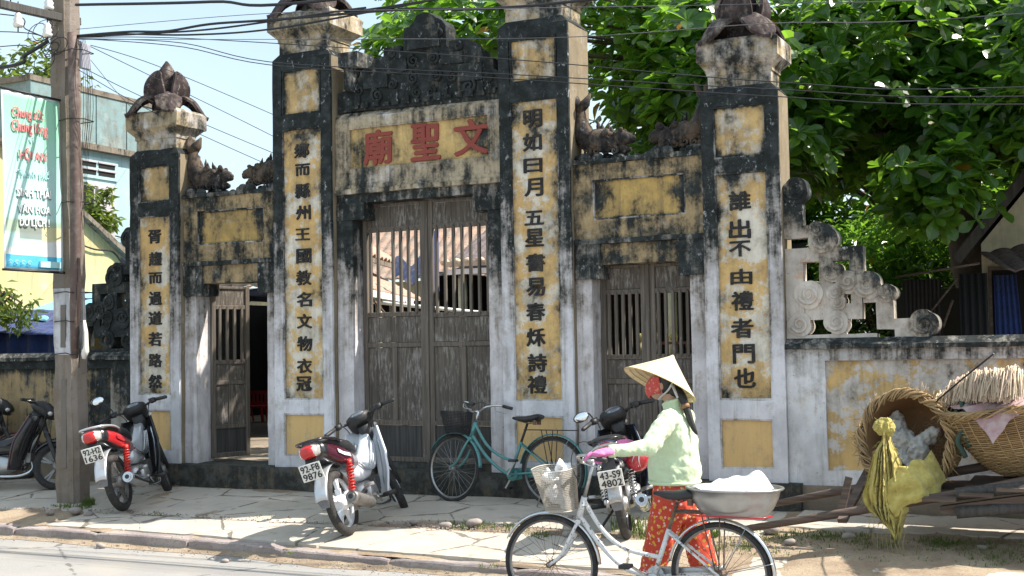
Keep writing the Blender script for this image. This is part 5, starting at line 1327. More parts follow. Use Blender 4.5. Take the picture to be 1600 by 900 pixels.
# mask, straps, hair, hat
mb = MB()
def mk(u, v):
    a = R(-98) + R(196) * u; z = .890 + .135 * v; s_ = .076 + .024 * math.sin(PI * min(1, v * .9 + .1))
    x = 3.792 - math.cos(a) * (s_ + .022 * math.exp(-(a * 2.2) ** 2) * math.sin(PI * v * .8 + .3)); y = Yc + math.sin(a) * (.062 + .026 * v ** .5)
    return (x, y, z + .02 * abs(math.sin(a)) - (.02 * (1 - v)) * abs(math.sin(a)) * -1)
mb.grid(mk, 24, 10); mb.build('face_mask', M_mask, wo, solid=.004)
mb = MB(); mb.sphere((3.825, Yc, 1.01), (.092, .084, .112), 18, 12); mb.sphere((3.875, Yc, .965), (.05, .06, .07), 14, 10)
mb.tube(smooth_path([(3.895, Yc - .01, .955), (3.945, Yc - .03, .90), (3.985, Yc - .05, .80), (4.025, Yc - .06, .70), (4.05, Yc - .06, .655)], 12), [.034, .036, .034, .030, .027, .025, .024, .022, .020, .018, .014, .010, .004], 8)
hr = mb.build('hair', M_hair, wo, rough=.004)
mb = MB(); mb.tube([(3.965, Yc - .045, .855), (3.975, Yc - .05, .83)], .031, 8); mb.build('hair_tie', simple('brown hair tie', (.25, .12, .05), .6), hr)
ax = Vector((.33, .36, .90)).normalized(); hc = Vector((3.772, Yc + .01, .985)); q = ax.to_track_quat('Z', 'Y').to_matrix()
prof = [(.262, .0)] + [(.262 * (1 - i / 12) + .002, .004 + .222 * (i / 12) ** 1.04) for i in range(1, 12)] + [(.006, .2275), (0, .229)]
inn = [(0, .222)] + [(r_ - .004 if r_ > .006 else 0.0, z - .007) for r_, z in prof[::-1][2:-1]] + [(.258, -.001), (.262, 0)]
mb = MB(); mb.lathe(prof, 48); mb.lathe(inn, 48)
hat = mb.build('conical_hat', M_straw, wo); hat.matrix_local = Matrix.Translation(hc - wo.location) @ q.to_4x4(); 
for v in hat.data.vertices: v.co += wo.location   # mesh was shifted to the root; bring back to its own axis
mb = MB()
for k in range(1, 10):
    u = k / 10; mb.lathe([(.262 * (1 - u) - .006 + .002 * math.cos(a), .222 * u ** 1.04 - .005 + .002 * math.sin(a)) for a in [i * PI / 3 for i in range(7)]], 40)
mb.lathe([(.262 + .0035 * math.cos(a), .0035 * math.sin(a)) for a in [i * PI / 4 for i in range(9)]], 48)
for k in range(16):
    a = 2 * PI * k / 16; mb.tube([(.256 * math.cos(a), .256 * math.sin(a), -.002), (.01 * math.cos(a), .01 * math.sin(a), .214)], .0015, 4)
ORG['hatorg'] = Vector((0, 0, 0)); hr_ = mb.build('hat_ring', simple('hat hoop', (.50, .36, .18), .6), None); hr_.parent = hat
mb = MB(); mb.tube(smooth_path([(3.90, Yc - .10, 1.00), (3.86, Yc - .078, .95), (3.80, Yc - .058, .905), (3.775, Yc, .885), (3.80, Yc + .058, .905), (3.88, Yc + .09, 1.0)], 16), .011, 6, flat=.35); mb.tube([(3.90, Yc - .095, .985), (3.93, Yc - .085, .90)], [.024, .018], 6, flat=.3); mb.build('chin_strap', simple('white ribbon', (.55, .55, .56), .7), wo)

# ------------------------------------------------------------------ basin on the carrier, bag in the basket, helmet
M_basin = simple('dull aluminium basin', (.42, .42, .41), .36, .9, nz=.5, sc=14, c2=(.28, .27, .26))
bs = thing('basin', 'large grey aluminium basin tied on the rack of the white bicycle', 'basin', (4.395, -3.55, .175))
mb = MB(); i0 = 0
mb.lathe([(0, 0), (.16, .0), (.19, .012), (.225, .05), (.255, .115), (.268, .165), (.285, .168), (.290, .176), (.285, .182), (.262, .178), (.25, .12), (.215, .05), (.17, .012), (0, .01)], 48)
mb.xf(Matrix.Translation((4.395, -3.55, .178)) @ Matrix.Diagonal((1.08, .86, 1.0, 1)))
mb.build('bowl', M_basin, bs)
mb = MB(); mb.tube([(4.13, -3.68, .20), (4.18, -3.74, .195), (4.62, -3.74, .195), (4.66, -3.66, .20)], .006, 5); mb.build('rubber_strap', M_redp, bs)
def m_plastic():
    t = NT('white plastic sheet'); P = t.tc.outputs['Object']
    t.col(t.mix(t.ss(t.noi(P, 7, 4, .6), .55, .75), (.80, .79, .80), (.68, .56, .46))); t.rough(.35)
    t.bump(t.mth('ABSOLUTE', t.mth('SUBTRACT', t.noi(P, 9, 3, .5, .5), .5)), .6, .03); return t.mat
M_plas = m_plastic()
mb = MB()
def cov(u, v):
    a = u * 2 * PI; r = v
    rx, ry = .255, .205
    x = 4.385 + math.cos(a) * r * rx; y = -3.55 + math.sin(a) * r * ry
    h = .055 * (1 - r ** 4) + .050 * noise.noise(Vector((x * 6, y * 6, 1))) * (1 - r ** 6) * 2 + .055 * math.exp(-((x - 4.56) ** 2 + (y + 3.55) ** 2) / .006) + .012 * (.5 - abs(noise.noise(Vector((x * 13, y * 13, 4))))) * (1 - r ** 8)
    return (x, y, .335 + h * 1.05)
mb.grid(cov, 110, 44); o = mb.build('plastic_cover', M_plas, None, loc=(4.385, -3.55, .34)); tag(o, 'white plastic sheet heaped over the contents of the aluminium basin', 'plastic sheet')
bm_ = gm @ (wst @ Vector((1.10, 0, .82)))
mb = MB()
r4 = random.Random(2)
for k in range(7):
    c = bm_ + Vector((r4.uniform(-.06, .05), r4.uniform(-.08, .06), -.08 + .035 * k + r4.uniform(-.01, .01)))
    mb.sphere(c, (r4.uniform(.04, .07), r4.uniform(.04, .07), r4.uniform(.03, .05)), 12, 8)
mb.tube([bm_ + Vector((.03, -.05, .12)), bm_ + Vector((.055, -.06, .19)), bm_ + Vector((.04, -.05, .22))], [.02, .03, .004], 8); mb.tube([bm_ + Vector((-.03, -.04, .1)), bm_ + Vector((-.06, -.04, .16))], [.025, .008], 8)
o = mb.build('plastic_bag', M_plas, None, loc=tuple(bm_), rough=.012); fuse(o, .008, 1, .3, (.03, .03)); tag(o, 'crumpled white plastic bag inside the wire basket of the white bicycle', 'plastic bag')
# helmet hanging at the seat of the third motorbike
M_helm = simple('red helmet shell', (.55, .03, .05), .2, nz=.4, sc=9, c2=(.62, .12, .14), coat=.7)
hp = Vector((2.90, -1.30, .32))
he = thing('helmet', 'glossy red half helmet with white swirl resting on the black motorbike', 'helmet', tuple(hp))
hM = Matrix.Translation(hp) @ Matrix.Rotation(R(70), 4, 'Y') @ Matrix.Rotation(R(20), 4, 'X')
mb = MB(); mb.lathe([(.125 * math.sin(a), .125 * math.cos(a) * 1.05) for a in [i * PI / 2 / 10 * 1.12 for i in range(11)]] + [(.115, -.03), (.11 * .9, .0), (.0, .10)], 32); mb.xf(hM); mb.build('shell', M_helm, he)
mb = MB(); mb.tube([(.13 * math.cos(i * PI / 16), .13 * math.sin(i * PI / 16), -.022) for i in range(32)], .006, 6, closed=True, cap=False); mb.xf(hM); mb.build('rim', M_blackm, he)
mb = MB()
for k in (0, 1):
    pts = []
    for i in range(14):
        t_ = i / 13; a = .55 + .5 * t_ + k * .25; b = -1.9 + 1.3 * t_ * (1 - .5 * k)
        pts.append((.1265 * math.sin(a) * math.cos(b), .1265 * math.sin(a) * math.sin(b), .133 * math.cos(a)))
    mb.tube(pts, [.001] + [.006 - .0004 * i for i in range(12)] + [.001], 5)
mb.xf(hM); mb.build('swirl', M_bwhite, he)
mb = MB(); mb.tube([tuple(hM @ Vector(p)) for p in ((.11, 0, -.03), (.08, .02, -.12), (.0, .03, -.15), (-.1, 0, -.03))], .008, 5, flat=.4); mb.build('strap', M_blackm, he)
# ------------------------------------------------------------------ handcart with baskets
def m_cane(name, a, b):
    t = NT(name); P = t.tc.outputs['Object']
    isl = t.geo.outputs['Random Per Island']
    c = t.mix(isl, a, b); c = t.mix(t.mth('MULTIPLY', t.ss(t.noi(P, 12, 5, .7), .5, .72), .6), c, (.12, .08, .05))
    t.col(c); t.rough(.65); t.bump(t.noi(P, 90, 3, .6), .3, .004); return t.mat
M_cane = m_cane('split cane', (.46, .32, .16), (.30, .19, .09))
M_canei = m_cane('cane lining painted shade', (.30, .17, .08), (.20, .11, .05))  # darker copy of the cane; inside shade painted into its colour
M_strw = m_cane('pink tinted straw rope', (.66, .56, .40), (.52, .36, .27))
M_pinkc = fabric('pink grey sacking', (.42, .24, .25), (.50, .38, .36), 12, .8)
M_sack = fabric('yellow plastic sacking', (.52, .44, .13), (.36, .29, .07), 11, 1.0)
M_sackg = fabric('grey foam scraps', (.46, .45, .42), (.33, .32, .30), 14, .9)
def woven(mb, prof, nrib, M, step=.016, amp=.006, r=.006, m=0, wob=.008):
    """horizontal strands woven round upright ribs; prof: list of (radius, height)"""
    L = [0]
    for a, b in zip(prof[:-1], prof[1:]): L.append(L[-1] + math.hypot(b[0] - a[0], b[1] - a[1]))
    def at(s_):
        for i in range(len(L) - 1):
            if s_ <= L[i + 1]:
                f = (s_ - L[i]) / (L[i + 1] - L[i]); return (prof[i][0] + (prof[i + 1][0] - prof[i][0]) * f, prof[i][1] + (prof[i + 1][1] - prof[i][1]) * f)
        return prof[-1]
    n = int(L[-1] / step); K = nrib * 4
    for k in range(n):
        R0, Z0 = at((k + .5) * step); pts = []; ph = k * PI
        if R0 < .02: continue
        for i in range(K):
            g = 2 * PI * i / K; rr_ = R0 + amp * math.cos(g * nrib / 2 + ph) + wob * noise.noise(Vector((math.cos(g) * 2, math.sin(g) * 2, k * .35)))
            pts.append(M @ Vector((rr_ * math.cos(g), rr_ * math.sin(g), Z0 + wob * .8 * noise.noise(Vector((math.cos(g) * 2.5, math.sin(g) * 2.5, k * .3 + 9))))))
        mb.tube(pts, r * rng.uniform(.75, 1.2), 4, m, closed=True, cap=False)
def basket(name, label, c, axis, prof, nrib, rimr):
    b = thing(name, label, 'basket', tuple(c), None, 'cane baskets on the handcart')
    M = Matrix.Translation(c) @ Vector(axis).to_track_quat('Z', 'Y').to_matrix().to_4x4()
    mb = MB(); woven(mb, prof, nrib, M); tag(mb.build('weave', M_cane, b), kind='stuff')
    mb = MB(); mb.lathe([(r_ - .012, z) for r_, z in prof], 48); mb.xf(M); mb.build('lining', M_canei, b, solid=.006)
    mb = MB()
    for k in range(nrib):
        g = 2 * PI * (k + .5) / nrib; pts = [M @ Vector(((r_ + .001) * math.cos(g), (r_ + .001) * math.sin(g), z)) for r_, z in prof if r_ > .03]; mb.tube(pts, .005, 4, cap=False)
    tag(mb.build('ribs', M_cane, b), kind='stuff')
    mb = MB(); R0, Z0 = prof[-1]
    for k in range(16):   # twisted rim bundle
        ph = rng.uniform(0, 6); q = rng.uniform(.4, 1.0) * rimr; tw = rng.choice([5, 7, 9, 11]); K = 130
        mb.tube([M @ Vector(((R0 + q * math.cos(g * tw + ph)) * math.cos(g), (R0 + q * math.cos(g * tw + ph)) * math.sin(g), Z0 + q * .9 * math.sin(g * tw + ph))) for g in [2 * PI * i / K for i in range(K)]], .008, 4, closed=True, cap=False)
    for k in range(120):
        g = rng.uniform(0, 2 * PI); p = Vector((R0 * math.cos(g), R0 * math.sin(g), Z0)); d = Vector((math.cos(g), math.sin(g), rng.uniform(-.5, .8))) * .5 + Vector((-math.sin(g), math.cos(g), 0)) * rng.uniform(-1, 1)
        d.normalize(); q = rimr * rng.uniform(.3, 1)
        p = p + Vector((math.cos(g), math.sin(g), 0)) * q * .6; mb.tube([M @ p, M @ (p + d * rng.uniform(.03, .09)), M @ (p + d * rng.uniform(.05, .13) + Vector((0, 0, -.02)))], [.0035, .003, .001], 3)
    tag(mb.build('rim', M_cane, b), kind='stuff')
    return b, M
b1c = Vector((5.03, -.92, .46)) 
ax1 = Vector((-.30, -.95, .06)).normalized()
b1, BM1 = basket('basket', 'round cane basket lying on its side with its mouth to the street', b1c + ax1 * -.46, ax1,
                 [(.0, .0), (.12, -.005), (.22, .01), (.285, .05), (.325, .12), (.352, .22), (.37, .32), (.378, .46)], 30, .045)
b2, BM2 = basket('basket', 'large deep cane basket heaped with straw rope at the right edge', Vector((6.02, -.78, .27)), Vector((-.20, -.10, .96)).normalized(),
                 [(.0, .0), (.20, -.005), (.30, .01), (.37, .06), (.44, .15), (.51, .27), (.56, .40), (.595, .55)], 40, .035)
# straw bundle heaped across the big basket
mb = MB(); sb_ = thing('straw_bundle', 'long heap of cream straw with pink tips bound across the large cane basket', 'straw', (6.0, -.95, .95)); rk = random.Random(60)
def ridge(u): return BM2 @ Vector((-.60 + 1.25 * u, -.40 + .10 * u, .56 + .17 * u + .03 * math.sin(u * 5)))
for k in range(1500):
    u = rk.random(); p = ridge(u) + Vector((rk.gauss(0, .02), rk.gauss(0, .03), rk.gauss(0, .012))); a = rk.gauss(0, .35); hgt = .08 + .08 * min(1, u * 2)
    d = Vector((math.sin(a) * .5, -math.cos(a), 0)); L1 = rk.uniform(.08, .17); L2 = rk.uniform(.10, .22)
    q = [p - d * L2 + Vector((0, 0, -L2 * .5 + hgt * .4)), p - d * L2 * .4 + Vector((0, 0, hgt * .85)), p + Vector((0, 0, hgt)), p + d * L1 * .6 + Vector((0, 0, hgt * .55)), p + d * L1 + Vector((rk.gauss(0, .015), 0, -L1 * .25))]
    mb.tube(q, [.0045, .005, .0055, .005, .0035], 4, cap=False)
tag(mb.build('straw', M_strw, sb_), kind='stuff')
for w_ in (.22, .5, .8):
    mb = MB(); c = ridge(w_); mb.tube(smooth_path([tuple(c + Vector(v_)) for v_ in ((-.0, .22, .0), (0, .08, .15), (0, -.06, .15), (.01, -.17, .05), (.01, -.19, -.05))], 12), .009, 5); mb.build('tie', M_pinkc, sb_)
mb = MB()
def pc(u, v):
    p = Vector((-.60 + 1.15 * u, -.52 + .95 * v, .57)); r = math.hypot(p.x, p.y)
    return tuple(BM2 @ Vector((p.x, p.y, .56 + .09 * (1 - r * r / .4) + .035 * noise.noise(Vector((u * 9, v * 9, 2))) - max(0, r - .57) * .9)))
mb.grid(pc, 44, 36); o = mb.build('sacking', M_pinkc, None, loc=(6.0, -.8, .85)); tag(o, 'faded pink sacking spread over the mouth of the large cane basket', 'sacking')
mb = MB(); mb.tube(smooth_path([tuple(BM2 @ Vector(p)) for p in ((-.66, -.25, .52), (-.3, -.58, .62), (.3, -.6, .80), (.7, -.4, 1.0))], 20), .007, 5)
o = mb.build('tie_cord', M_cable, None, loc=(5.4, -1, .8)); tag(o, 'thin dark cord stretched over the rope bundles', 'cord')
# foam scraps in the round basket
mb = MB()
for k, (x, y, z, s_) in enumerate(((-.10, .02, .34, .14), (.06, -.06, .36, .12), (-.02, -.14, .33, .13), (.12, .05, .32, .10), (-.16, .14, .28, .12))):
    i0 = len(mb.v); mb.sphere((0, 0, 0), (s_, s_ * .55, s_ * .4), 14, 9); mb.xf(BM1 @ Matrix.Translation((x, y - .0, z - .03)) @ Matrix.Rotation(k * 1.3, 4, 'Z') @ Matrix.Rotation(.5 * k, 4, 'X'), i0)
o = mb.build('foam_scraps', M_sackg, None, rough=.045, loc=tuple(b1c)); fuse(o, .012, 1, .3, (.07, .045)); tag(o, 'grey foam scraps stuffed inside the round cane basket', 'scraps')
# yellow sack spilling out over the lower rim
sk = thing('sack', 'torn yellow plastic sack with a tied neck hanging out of the round basket', 'sack', (4.98, -1.40, .1))
mb = MB()
cen = smooth_path([(4.955, -1.41, .665, .030, .03), (4.955, -1.42, .63, .062, .045), (4.96, -1.43, .585, .072, .05), (4.963, -1.43, .545, .050, .04), (4.965, -1.42, .50, .040, .035), (4.960, -1.41, .43, .075, .045), (4.965, -1.41, .32, .105, .05), (4.955, -1.415, .18, .135, .05), (4.955, -1.42, .05, .165, .045), (4.985, -1.42, -.05, .125, .04), (5.0, -1.41, -.14, .060, .025), (5.015, -1.40, -.215, .010, .01)], 90)
rings = []
for i, (x, y, z, hx, hy) in enumerate(cen):
    r = []
    for k in range(72):
        g = 2 * PI * k / 72
        f = .9 + .16 * math.sin(g * 7 + i * .08 + 2 * math.sin(i * .1)) * (0.4 if i < 24 else 1) + .10 * math.sin(g * 3 - i * .15) + .045 * math.sin(g * 17 + 3 * math.sin(i * .07)) + .22 * (1 - 2 * abs(noise.noise(Vector((math.cos(g) * 2.6, math.sin(g) * 2.6, i * .08 + 5))))) + .20 * noise.noise(Vector((math.cos(g) * 1.8, math.sin(g) * 1.8, i * .06))) + (.10 * noise.noise(Vector((math.cos(g) * 6, math.sin(g) * 6, i * .45))) if i < 28 else 0)
        r.append((x + math.cos(g) * hx * f, y + math.sin(g) * hy * f, z + .012 * noise.noise(Vector((g * 2, i * .3, 4)))))
    rings.append(r)
mb.rings(rings[:27]); mb.build('knotted_top', M_sack, sk, rough=.010)
PR = smooth_path([(4.965, .545, .045), (4.965, .49, .075), (4.958, .41, .155), (4.955, .31, .215), (4.948, .19, .275), (4.945, .07, .325), (4.958, -.02, .285), (4.985, -.10, .17), (5.005, -.17, .07), (5.015, -.225, .015)], 70)
for lay, (dy, ph, sc_, dx) in enumerate(((0.0, .4, 1.0, 0), (.045, 2.1, .86, .025), (-.028, 3.9, .52, -.03))):
    mb = MB()
    def sheet(u, v):
        cx_, z_, w_ = PR[int(round(v * 70 * (1 if lay < 2 else .78)))]
        g_ = min(1, v * 3); fold = math.cos(u * 2 * PI * (3.4 + lay) + ph + 1.3 * math.sin(v * 5 + lay)) * (.014 + .020 * g_) + math.cos(u * 2 * PI * 8.3 + ph * 2 + v * 3) * .007
        n_ = noise.noise(Vector((u * 4, v * 5, lay * 3))); n2 = abs(noise.noise(Vector((u * 9 + 4, v * 8, lay * 3))))
        edge = (u - .5) * w_ * sc_ * (1 + .12 * noise.noise(Vector((v * 14, (u > .5) * 5, lay))))
        return (cx_ + dx * v + edge, -1.435 + dy - fold - .030 * n_ - .030 * n2 + .05 * (2 * u - 1) ** 2, z_ + .022 * n_ + .012 * math.sin(u * 19 + lay))
    mb.grid(sheet, 96, 70); mb.build('hanging_cloth', M_sack, sk, solid=.003)
mb = MB()
mb = MB()
def lob(u, v):
    # flattened fold lying over the lower lip and up the inside of the basket
    q = smooth_path([(4.98, -1.44, .02), (5.08, -1.43, .14), (5.19, -1.38, .20), (5.27, -1.22, .24), (5.30, -1.05, .30)], 30)[int(u * 30)]
    a = v * 2 * PI; w = .10 + .05 * math.sin(PI * u) + .03 * noise.noise(Vector((u * 5, math.cos(a), 2))); th = .030 * (1 + .5 * math.sin(a * 6 + u * 9))
    return (q[0] - math.cos(a) * w * .45 + .01 * math.sin(u * 30), q[1] + math.sin(a) * th, q[2] + math.cos(a) * w * .85 + .015 * math.sin(u * 22 + a))
mb.grid(lob, 30, 30); mb.build('side_lobe', M_sack, sk, rough=.012)
mb = MB()
for k in range(60):
    i = rng.randint(32, 86); x, y, z, hx, hy = cen[i]; s_ = rng.choice([-1, -1, 1]); p = Vector((x + s_ * hx, y, z)); d = Vector((s_ * rng.uniform(.3, 1), rng.uniform(-.5, .5), rng.uniform(-.8, .4)))
    mb.tube([p, p + d * .02, p + d * .035 + Vector((0, 0, -.012))], [.0018, .0015, .0006], 3)
for k in range(50):
    g = rng.uniform(0, 6.28); p = Vector((4.957 + .055 * math.cos(g), -1.43 + .04 * math.sin(g), rng.uniform(.57, .66))); d = Vector((math.cos(g), math.sin(g), rng.uniform(-.4, .8)))
    mb.tube([p, p + d * .025], [.0025, .001], 3)
for k in range(9):
    x = 4.86 + .03 * k; z0 = .0 - .02 * k; mb.tube(smooth_path([(x, -1.42, z0), (x - .03, -1.44, z0 - .12), (x - .06 + .01 * k, -1.43, z0 - .24 - .02 * (k % 3))], 8), .0022, 3)
tag(mb.build('frayed_threads', M_sack, sk), kind='stuff')
# the cart
cart = thing('handcart', 'wooden handcart with two brown shafts, carrying the cane baskets', 'handcart', (5.6, -1.05, -.3))
for (y, z0, z1) in ((-1.36, -.225, .16), (-.76, -.10, .33)):
    mb = MB(); mb.tube([(3.84 if y < -1 else 3.90, y, z0), (4.4, y, z0 + .115), (5.6, y, z0 + .36), (7.4, y, z1 + .42)], [.026, .033, .036, .036], 9); mb.build('shaft', M_woodw, cart, rough=.005)
mb = MB(); mb.bar((4.62, -1.44, -.12), (4.70, -.70, .20), .07, .035); mb.build('crossbar', M_woodw, cart, rough=.004)
mb = MB(); mb.bar((4.585, -1.33, -.10), (4.655, -1.28, .20), .055, .03, up=(0, 1, 0)); mb.build('brace', M_woodw, cart, rough=.004)
for k in range(7):
    mb = MB(); x = 5.35 + .26 * k; mb.bar((x, -1.52, .075 + .045 * k), (x + rng.uniform(-.02, .02), -.42, .10 + .045 * k), .24, .025); mb.build('plank', M_woodw, cart, rough=.005)
mb = MB(); mb.bar((5.35, -1.40, -.01), (7.3, -1.40, .33), .09, .06); mb.build('rail', M_woodw, cart, rough=.004); mb = MB(); mb.bar((5.35, -.55, -.01), (7.3, -.55, .33), .09, .06); mb.build('rail', M_woodw, cart, rough=.004)
for k, (y, z) in enumerate(((-1.46, -.02), (-1.44, .12))):
    mb = MB(); mb.tube([(5.46, y, z), (5.95, y + .05, z + .06)], .045, 10); mb.build('bamboo', M_wooddk, cart, rough=.004)
for y in (-1.62, -.32):
    mb, m2 = MB(), MB(); wheel(mb, m2, (6.75, y, .03), .34, .03); w = mb.build('wheel', M_tyre, cart)
    for k in range(12): m2.tube([(6.75, y, .03), (6.75 + math.cos(k * PI / 6) * .29, y, .03 + math.sin(k * PI / 6) * .29)], .005, 4)
    m2.build('rim', M_rust, w)
mb = MB(); mb.tube([(6.75, -1.65, .03), (6.75, -.3, .03)], .022, 8); mb.build('axle', M_rust, cart)
mb = MB(); mb.tube(smooth_path([(5.48, -1.05, .78), (5.52, -1.1, .62), (5.45, -1.12, .50), (5.50, -1.1, .36)], 12), [.02] * 13, 6); mb.tube(smooth_path([(5.44, -1.12, .72), (5.49, -1.14, .58), (5.53, -1.1, .44)], 10), .016, 5)
mb.build('binding_cloth', simple('dark green rag', (.05, .09, .07), .9), cart, rough=.012)
# ------------------------------------------------------------------ surroundings
M_bluew = plaster('turquoise washed wall', (.22, .32, .33), (.28, .34, .34), .45, .36, None, 0, .15, .2, base2=(.19, .28, .29), iso=1)
M_bluel = plaster('pale cyan wall', (.38, .54, .56), (.46, .60, .62), .4, .25, None, 0, .3, .1, base2=(.34, .50, .53))
M_yelw = plaster('pale yellow house wall', (.55, .46, .24), (.60, .56, .42), .4, .26, None, 0, .35, .1, base2=(.58, .50, .26))
M_yelw2 = plaster('cream house wall', (.58, .54, .38), (.52, .48, .38), .4, .28, None, 0, .3, .1)
M_shut = simple('grey lilac shutter', (.45, .42, .45), .7, nz=.5)
M_dark = simple('painted interior shade', (.012, .012, .012), .95)  # near-black colour standing in for shade inside rooms and openings
M_tilev = plaster('weathered tile verge', (.26, .23, .20), (.35, .31, .27), .4, .45, None, 0, .4, .3)
def m_tile(name, a, b, c_):
    t = NT(name); P = t.pos()
    c = t.mix(t.ss(t.noi(P, 3.2, 6, .7), .35, .65), a, b); c = t.mix(t.mth('MULTIPLY', t.ss(t.noi(P, 16, 5, .75), .5, .66), .7), c, c_)
    t.col(c); t.rough(.9); t.bump(t.noi(P, 30, 4, .7), .6, .02); return t.mat
M_tile = m_tile('terracotta tile', (.44, .27, .19), (.38, .30, .24), (.15, .11, .09)); M_tiled = m_tile('dark slate tile', (.14, .11, .11), (.20, .16, .16), (.05, .04, .04))
M_tarp = fabric('light blue tarpaulin', (.16, .44, .62), (.20, .52, .66), 3, .6); M_tarpd = fabric('dark blue tarpaulin', (.015, .035, .14), (.02, .05, .20), 3, .8)
M_cloth = simple('dark cloth', (.02, .02, .022), .9)
# blue building, seen along its side
bb = thing('building', 'turquoise and pale cyan concrete building with panelled parapet at the upper left', 'building', (-10.5, 7, 0))
mb = MB(); mb.box(-14, -9, 3.3, 6.9, -.3, 4.70); mb.build('wall', M_bluel, bb)
mb = MB(); mb.box(-14.1, -8.86, 3.2, 7.0, 4.70, 4.80); mb.box(-14.06, -8.93, 3.24, 6.96, 5.66, 5.75); mb.build('cornice', M_tilev, bb)
for k in range(5):
    y = 3.26 + k * .72; mb = MB(); mb.box(-9.06, -8.95, y, y + .70, 4.80, 5.66); mb.build('parapet_panel', M_bluew, bb, bevel=.006)
mb = MB(); mb.box(-14, -9.06, 3.3, 6.85, 4.8, 5.66); mb.build('parapet', M_bluew, bb)
lv = MB(); lv.box(-9.02, -8.97, 4.28, 5.22, 4.24, 4.60); lo = lv.build('louvre', M_bluel, bb)
for r_ in range(2):
    for q_ in range(2):
        mb = MB(); mb.box(-8.985, -8.962, 4.32 + .44 * q_, 4.70 + .44 * q_, 4.30 + .13 * r_, 4.37 + .13 * r_); mb.build('slot', M_dark, lo)
        mb = MB(); mb.box(-8.97, -8.94, 4.30 + .44 * q_, 4.72 + .44 * q_, 4.375 + .13 * r_, 4.40 + .13 * r_); mb.build('slat', M_shut, lo)
mb = MB(); mb.box(-9.0, -8.95, 4.42, 5.12, 2.9, 4.16); wn = mb.build('window', M_shut, bb)
MB().box(-8.975, -8.94, 4.30, 4.62, 2.95, 4.10).build('opening', M_dark, wn)  # flat black plate in place of the window's inner shade
for y0, y1 in ((4.68, 5.08),): MB().box(-8.97, -8.90, y0, y1, 2.95, 4.10).build('shutter', M_shut, wn, bevel=.01)
mb = MB(); mb.tube([(-8.95, 4.3, 3.75), (-8.93, 5.0, 3.3), (-8.94, 6, 3.2)], .012, 5); mb.build('cable', M_cable, bb)
# yellow gabled house
yh = thing('house', 'pale yellow gabled house with worn tile verge left of the gate', 'house', (-8.2, 2.6, 0))
mb = MB()
gp = [(-.6, -.3), (3.72, -.3), (3.72, 2.85), (2.8, 3.48), (1.4, 4.2), (-.6, 3.1)]
mb.add([(-7.5, y, z) for y, z in gp] + [(-12, y, z) for y, z in gp], [(0, 1, 2, 3, 4, 5), (11, 10, 9, 8, 7, 6)] + [(i, i + 6, (i + 1) % 6 + 6, (i + 1) % 6) for i in range(6)])
mb.build('wall', M_yelw, yh)
for (a, b) in (((1.35, 4.30), (3.98, 2.70)),):
    n = 12
    for k in range(n):
        p = Vector((-7.46, a[0] + (b[0] - a[0]) * k / n, a[1] + (b[1] - a[1]) * k / n)); q = Vector((-7.46, a[0] + (b[0] - a[0]) * (k + 1.12) / n, a[1] + (b[1] - a[1]) * (k + 1.12) / n - .012))
        mb = MB(); mb.bar(p, q, .16, .075); mb.build('verge_tile', M_tilev, yh, rough=.012)
mb = MB(); mb.grid(lambda u, v: (-12 + 4.5 * u, 1.35 + 2.7 * v, 4.26 - 1.62 * v + .03 * math.cos(u * 110)), 160, 8, sm=True); mb.build('roof', M_tile, yh, solid=.04)
mb = MB(); mb.tube(smooth_path([(-7.47, 2.7, 2.95), (-7.45, 3.1, 2.86), (-7.45, 3.5, 2.84), (-7.46, 3.75, 2.62)], 12), .014, 5); mb.build('cable', M_cable, yh)
# small grey lean-to roof between
o = MB(); o.box(-8.3, -7.3, 4.6, 6.2, -.3, 3.15); o.add([(-8.4, 4.4, 3.15), (-7.2, 4.4, 3.15), (-7.2, 6.3, 3.5), (-8.4, 6.3, 3.5)], [(0, 1, 2, 3)]); o = o.build('outbuilding', simple('grey render', (.24, .25, .27), .9, nz=.5), None, loc=(-7.8, 5.4, 0)); tag(o, 'small grey outbuilding between the turquoise building and the first pillar', 'outbuilding')
# tarpaulins
def tarp(name, mat, label, fn, nu=30, nv=14, loc=(0, 0, 0)):
    mb = MB(); mb.grid(fn, nu, nv); o = mb.build(name, mat, None, solid=.006, loc=loc); tag(o, label, 'tarpaulin'); return o
tarp('tarpaulin', M_tarp, 'light blue tarpaulin roof behind the left garden wall', lambda u, v: (-9.5 + 3.4 * u, 1.2 + 2.5 * v + .0 * u, 1.72 + .66 * v + .03 * math.sin(u * 25) * (1 - v) + .03 * noise.noise(Vector((u * 6, v * 6, 0)))), 60, 20, (-8, 2, 2))
tarp('tarpaulin', M_tarpd, 'dark blue tarpaulin sheet sloping over the stall behind the parked motorbikes', lambda u, v: (-8.8 + 3.0 * u, .9 + .6 * v, 1.62 - .10 * u + .34 * v + .05 * noise.noise(Vector((u * 9, v * 5, 3)))), 50, 14, (-7.5, 1.2, 1.6))
tarp('tarpaulin', M_tarpd, 'dark blue hanging sheet under the sloping tarpaulin', lambda u, v: (-8.6 + 2.5 * u, 1.25 + .05 * math.sin(u * 40), .2 + 1.5 * v), 60, 4, (-7.5, 1.2, .6))
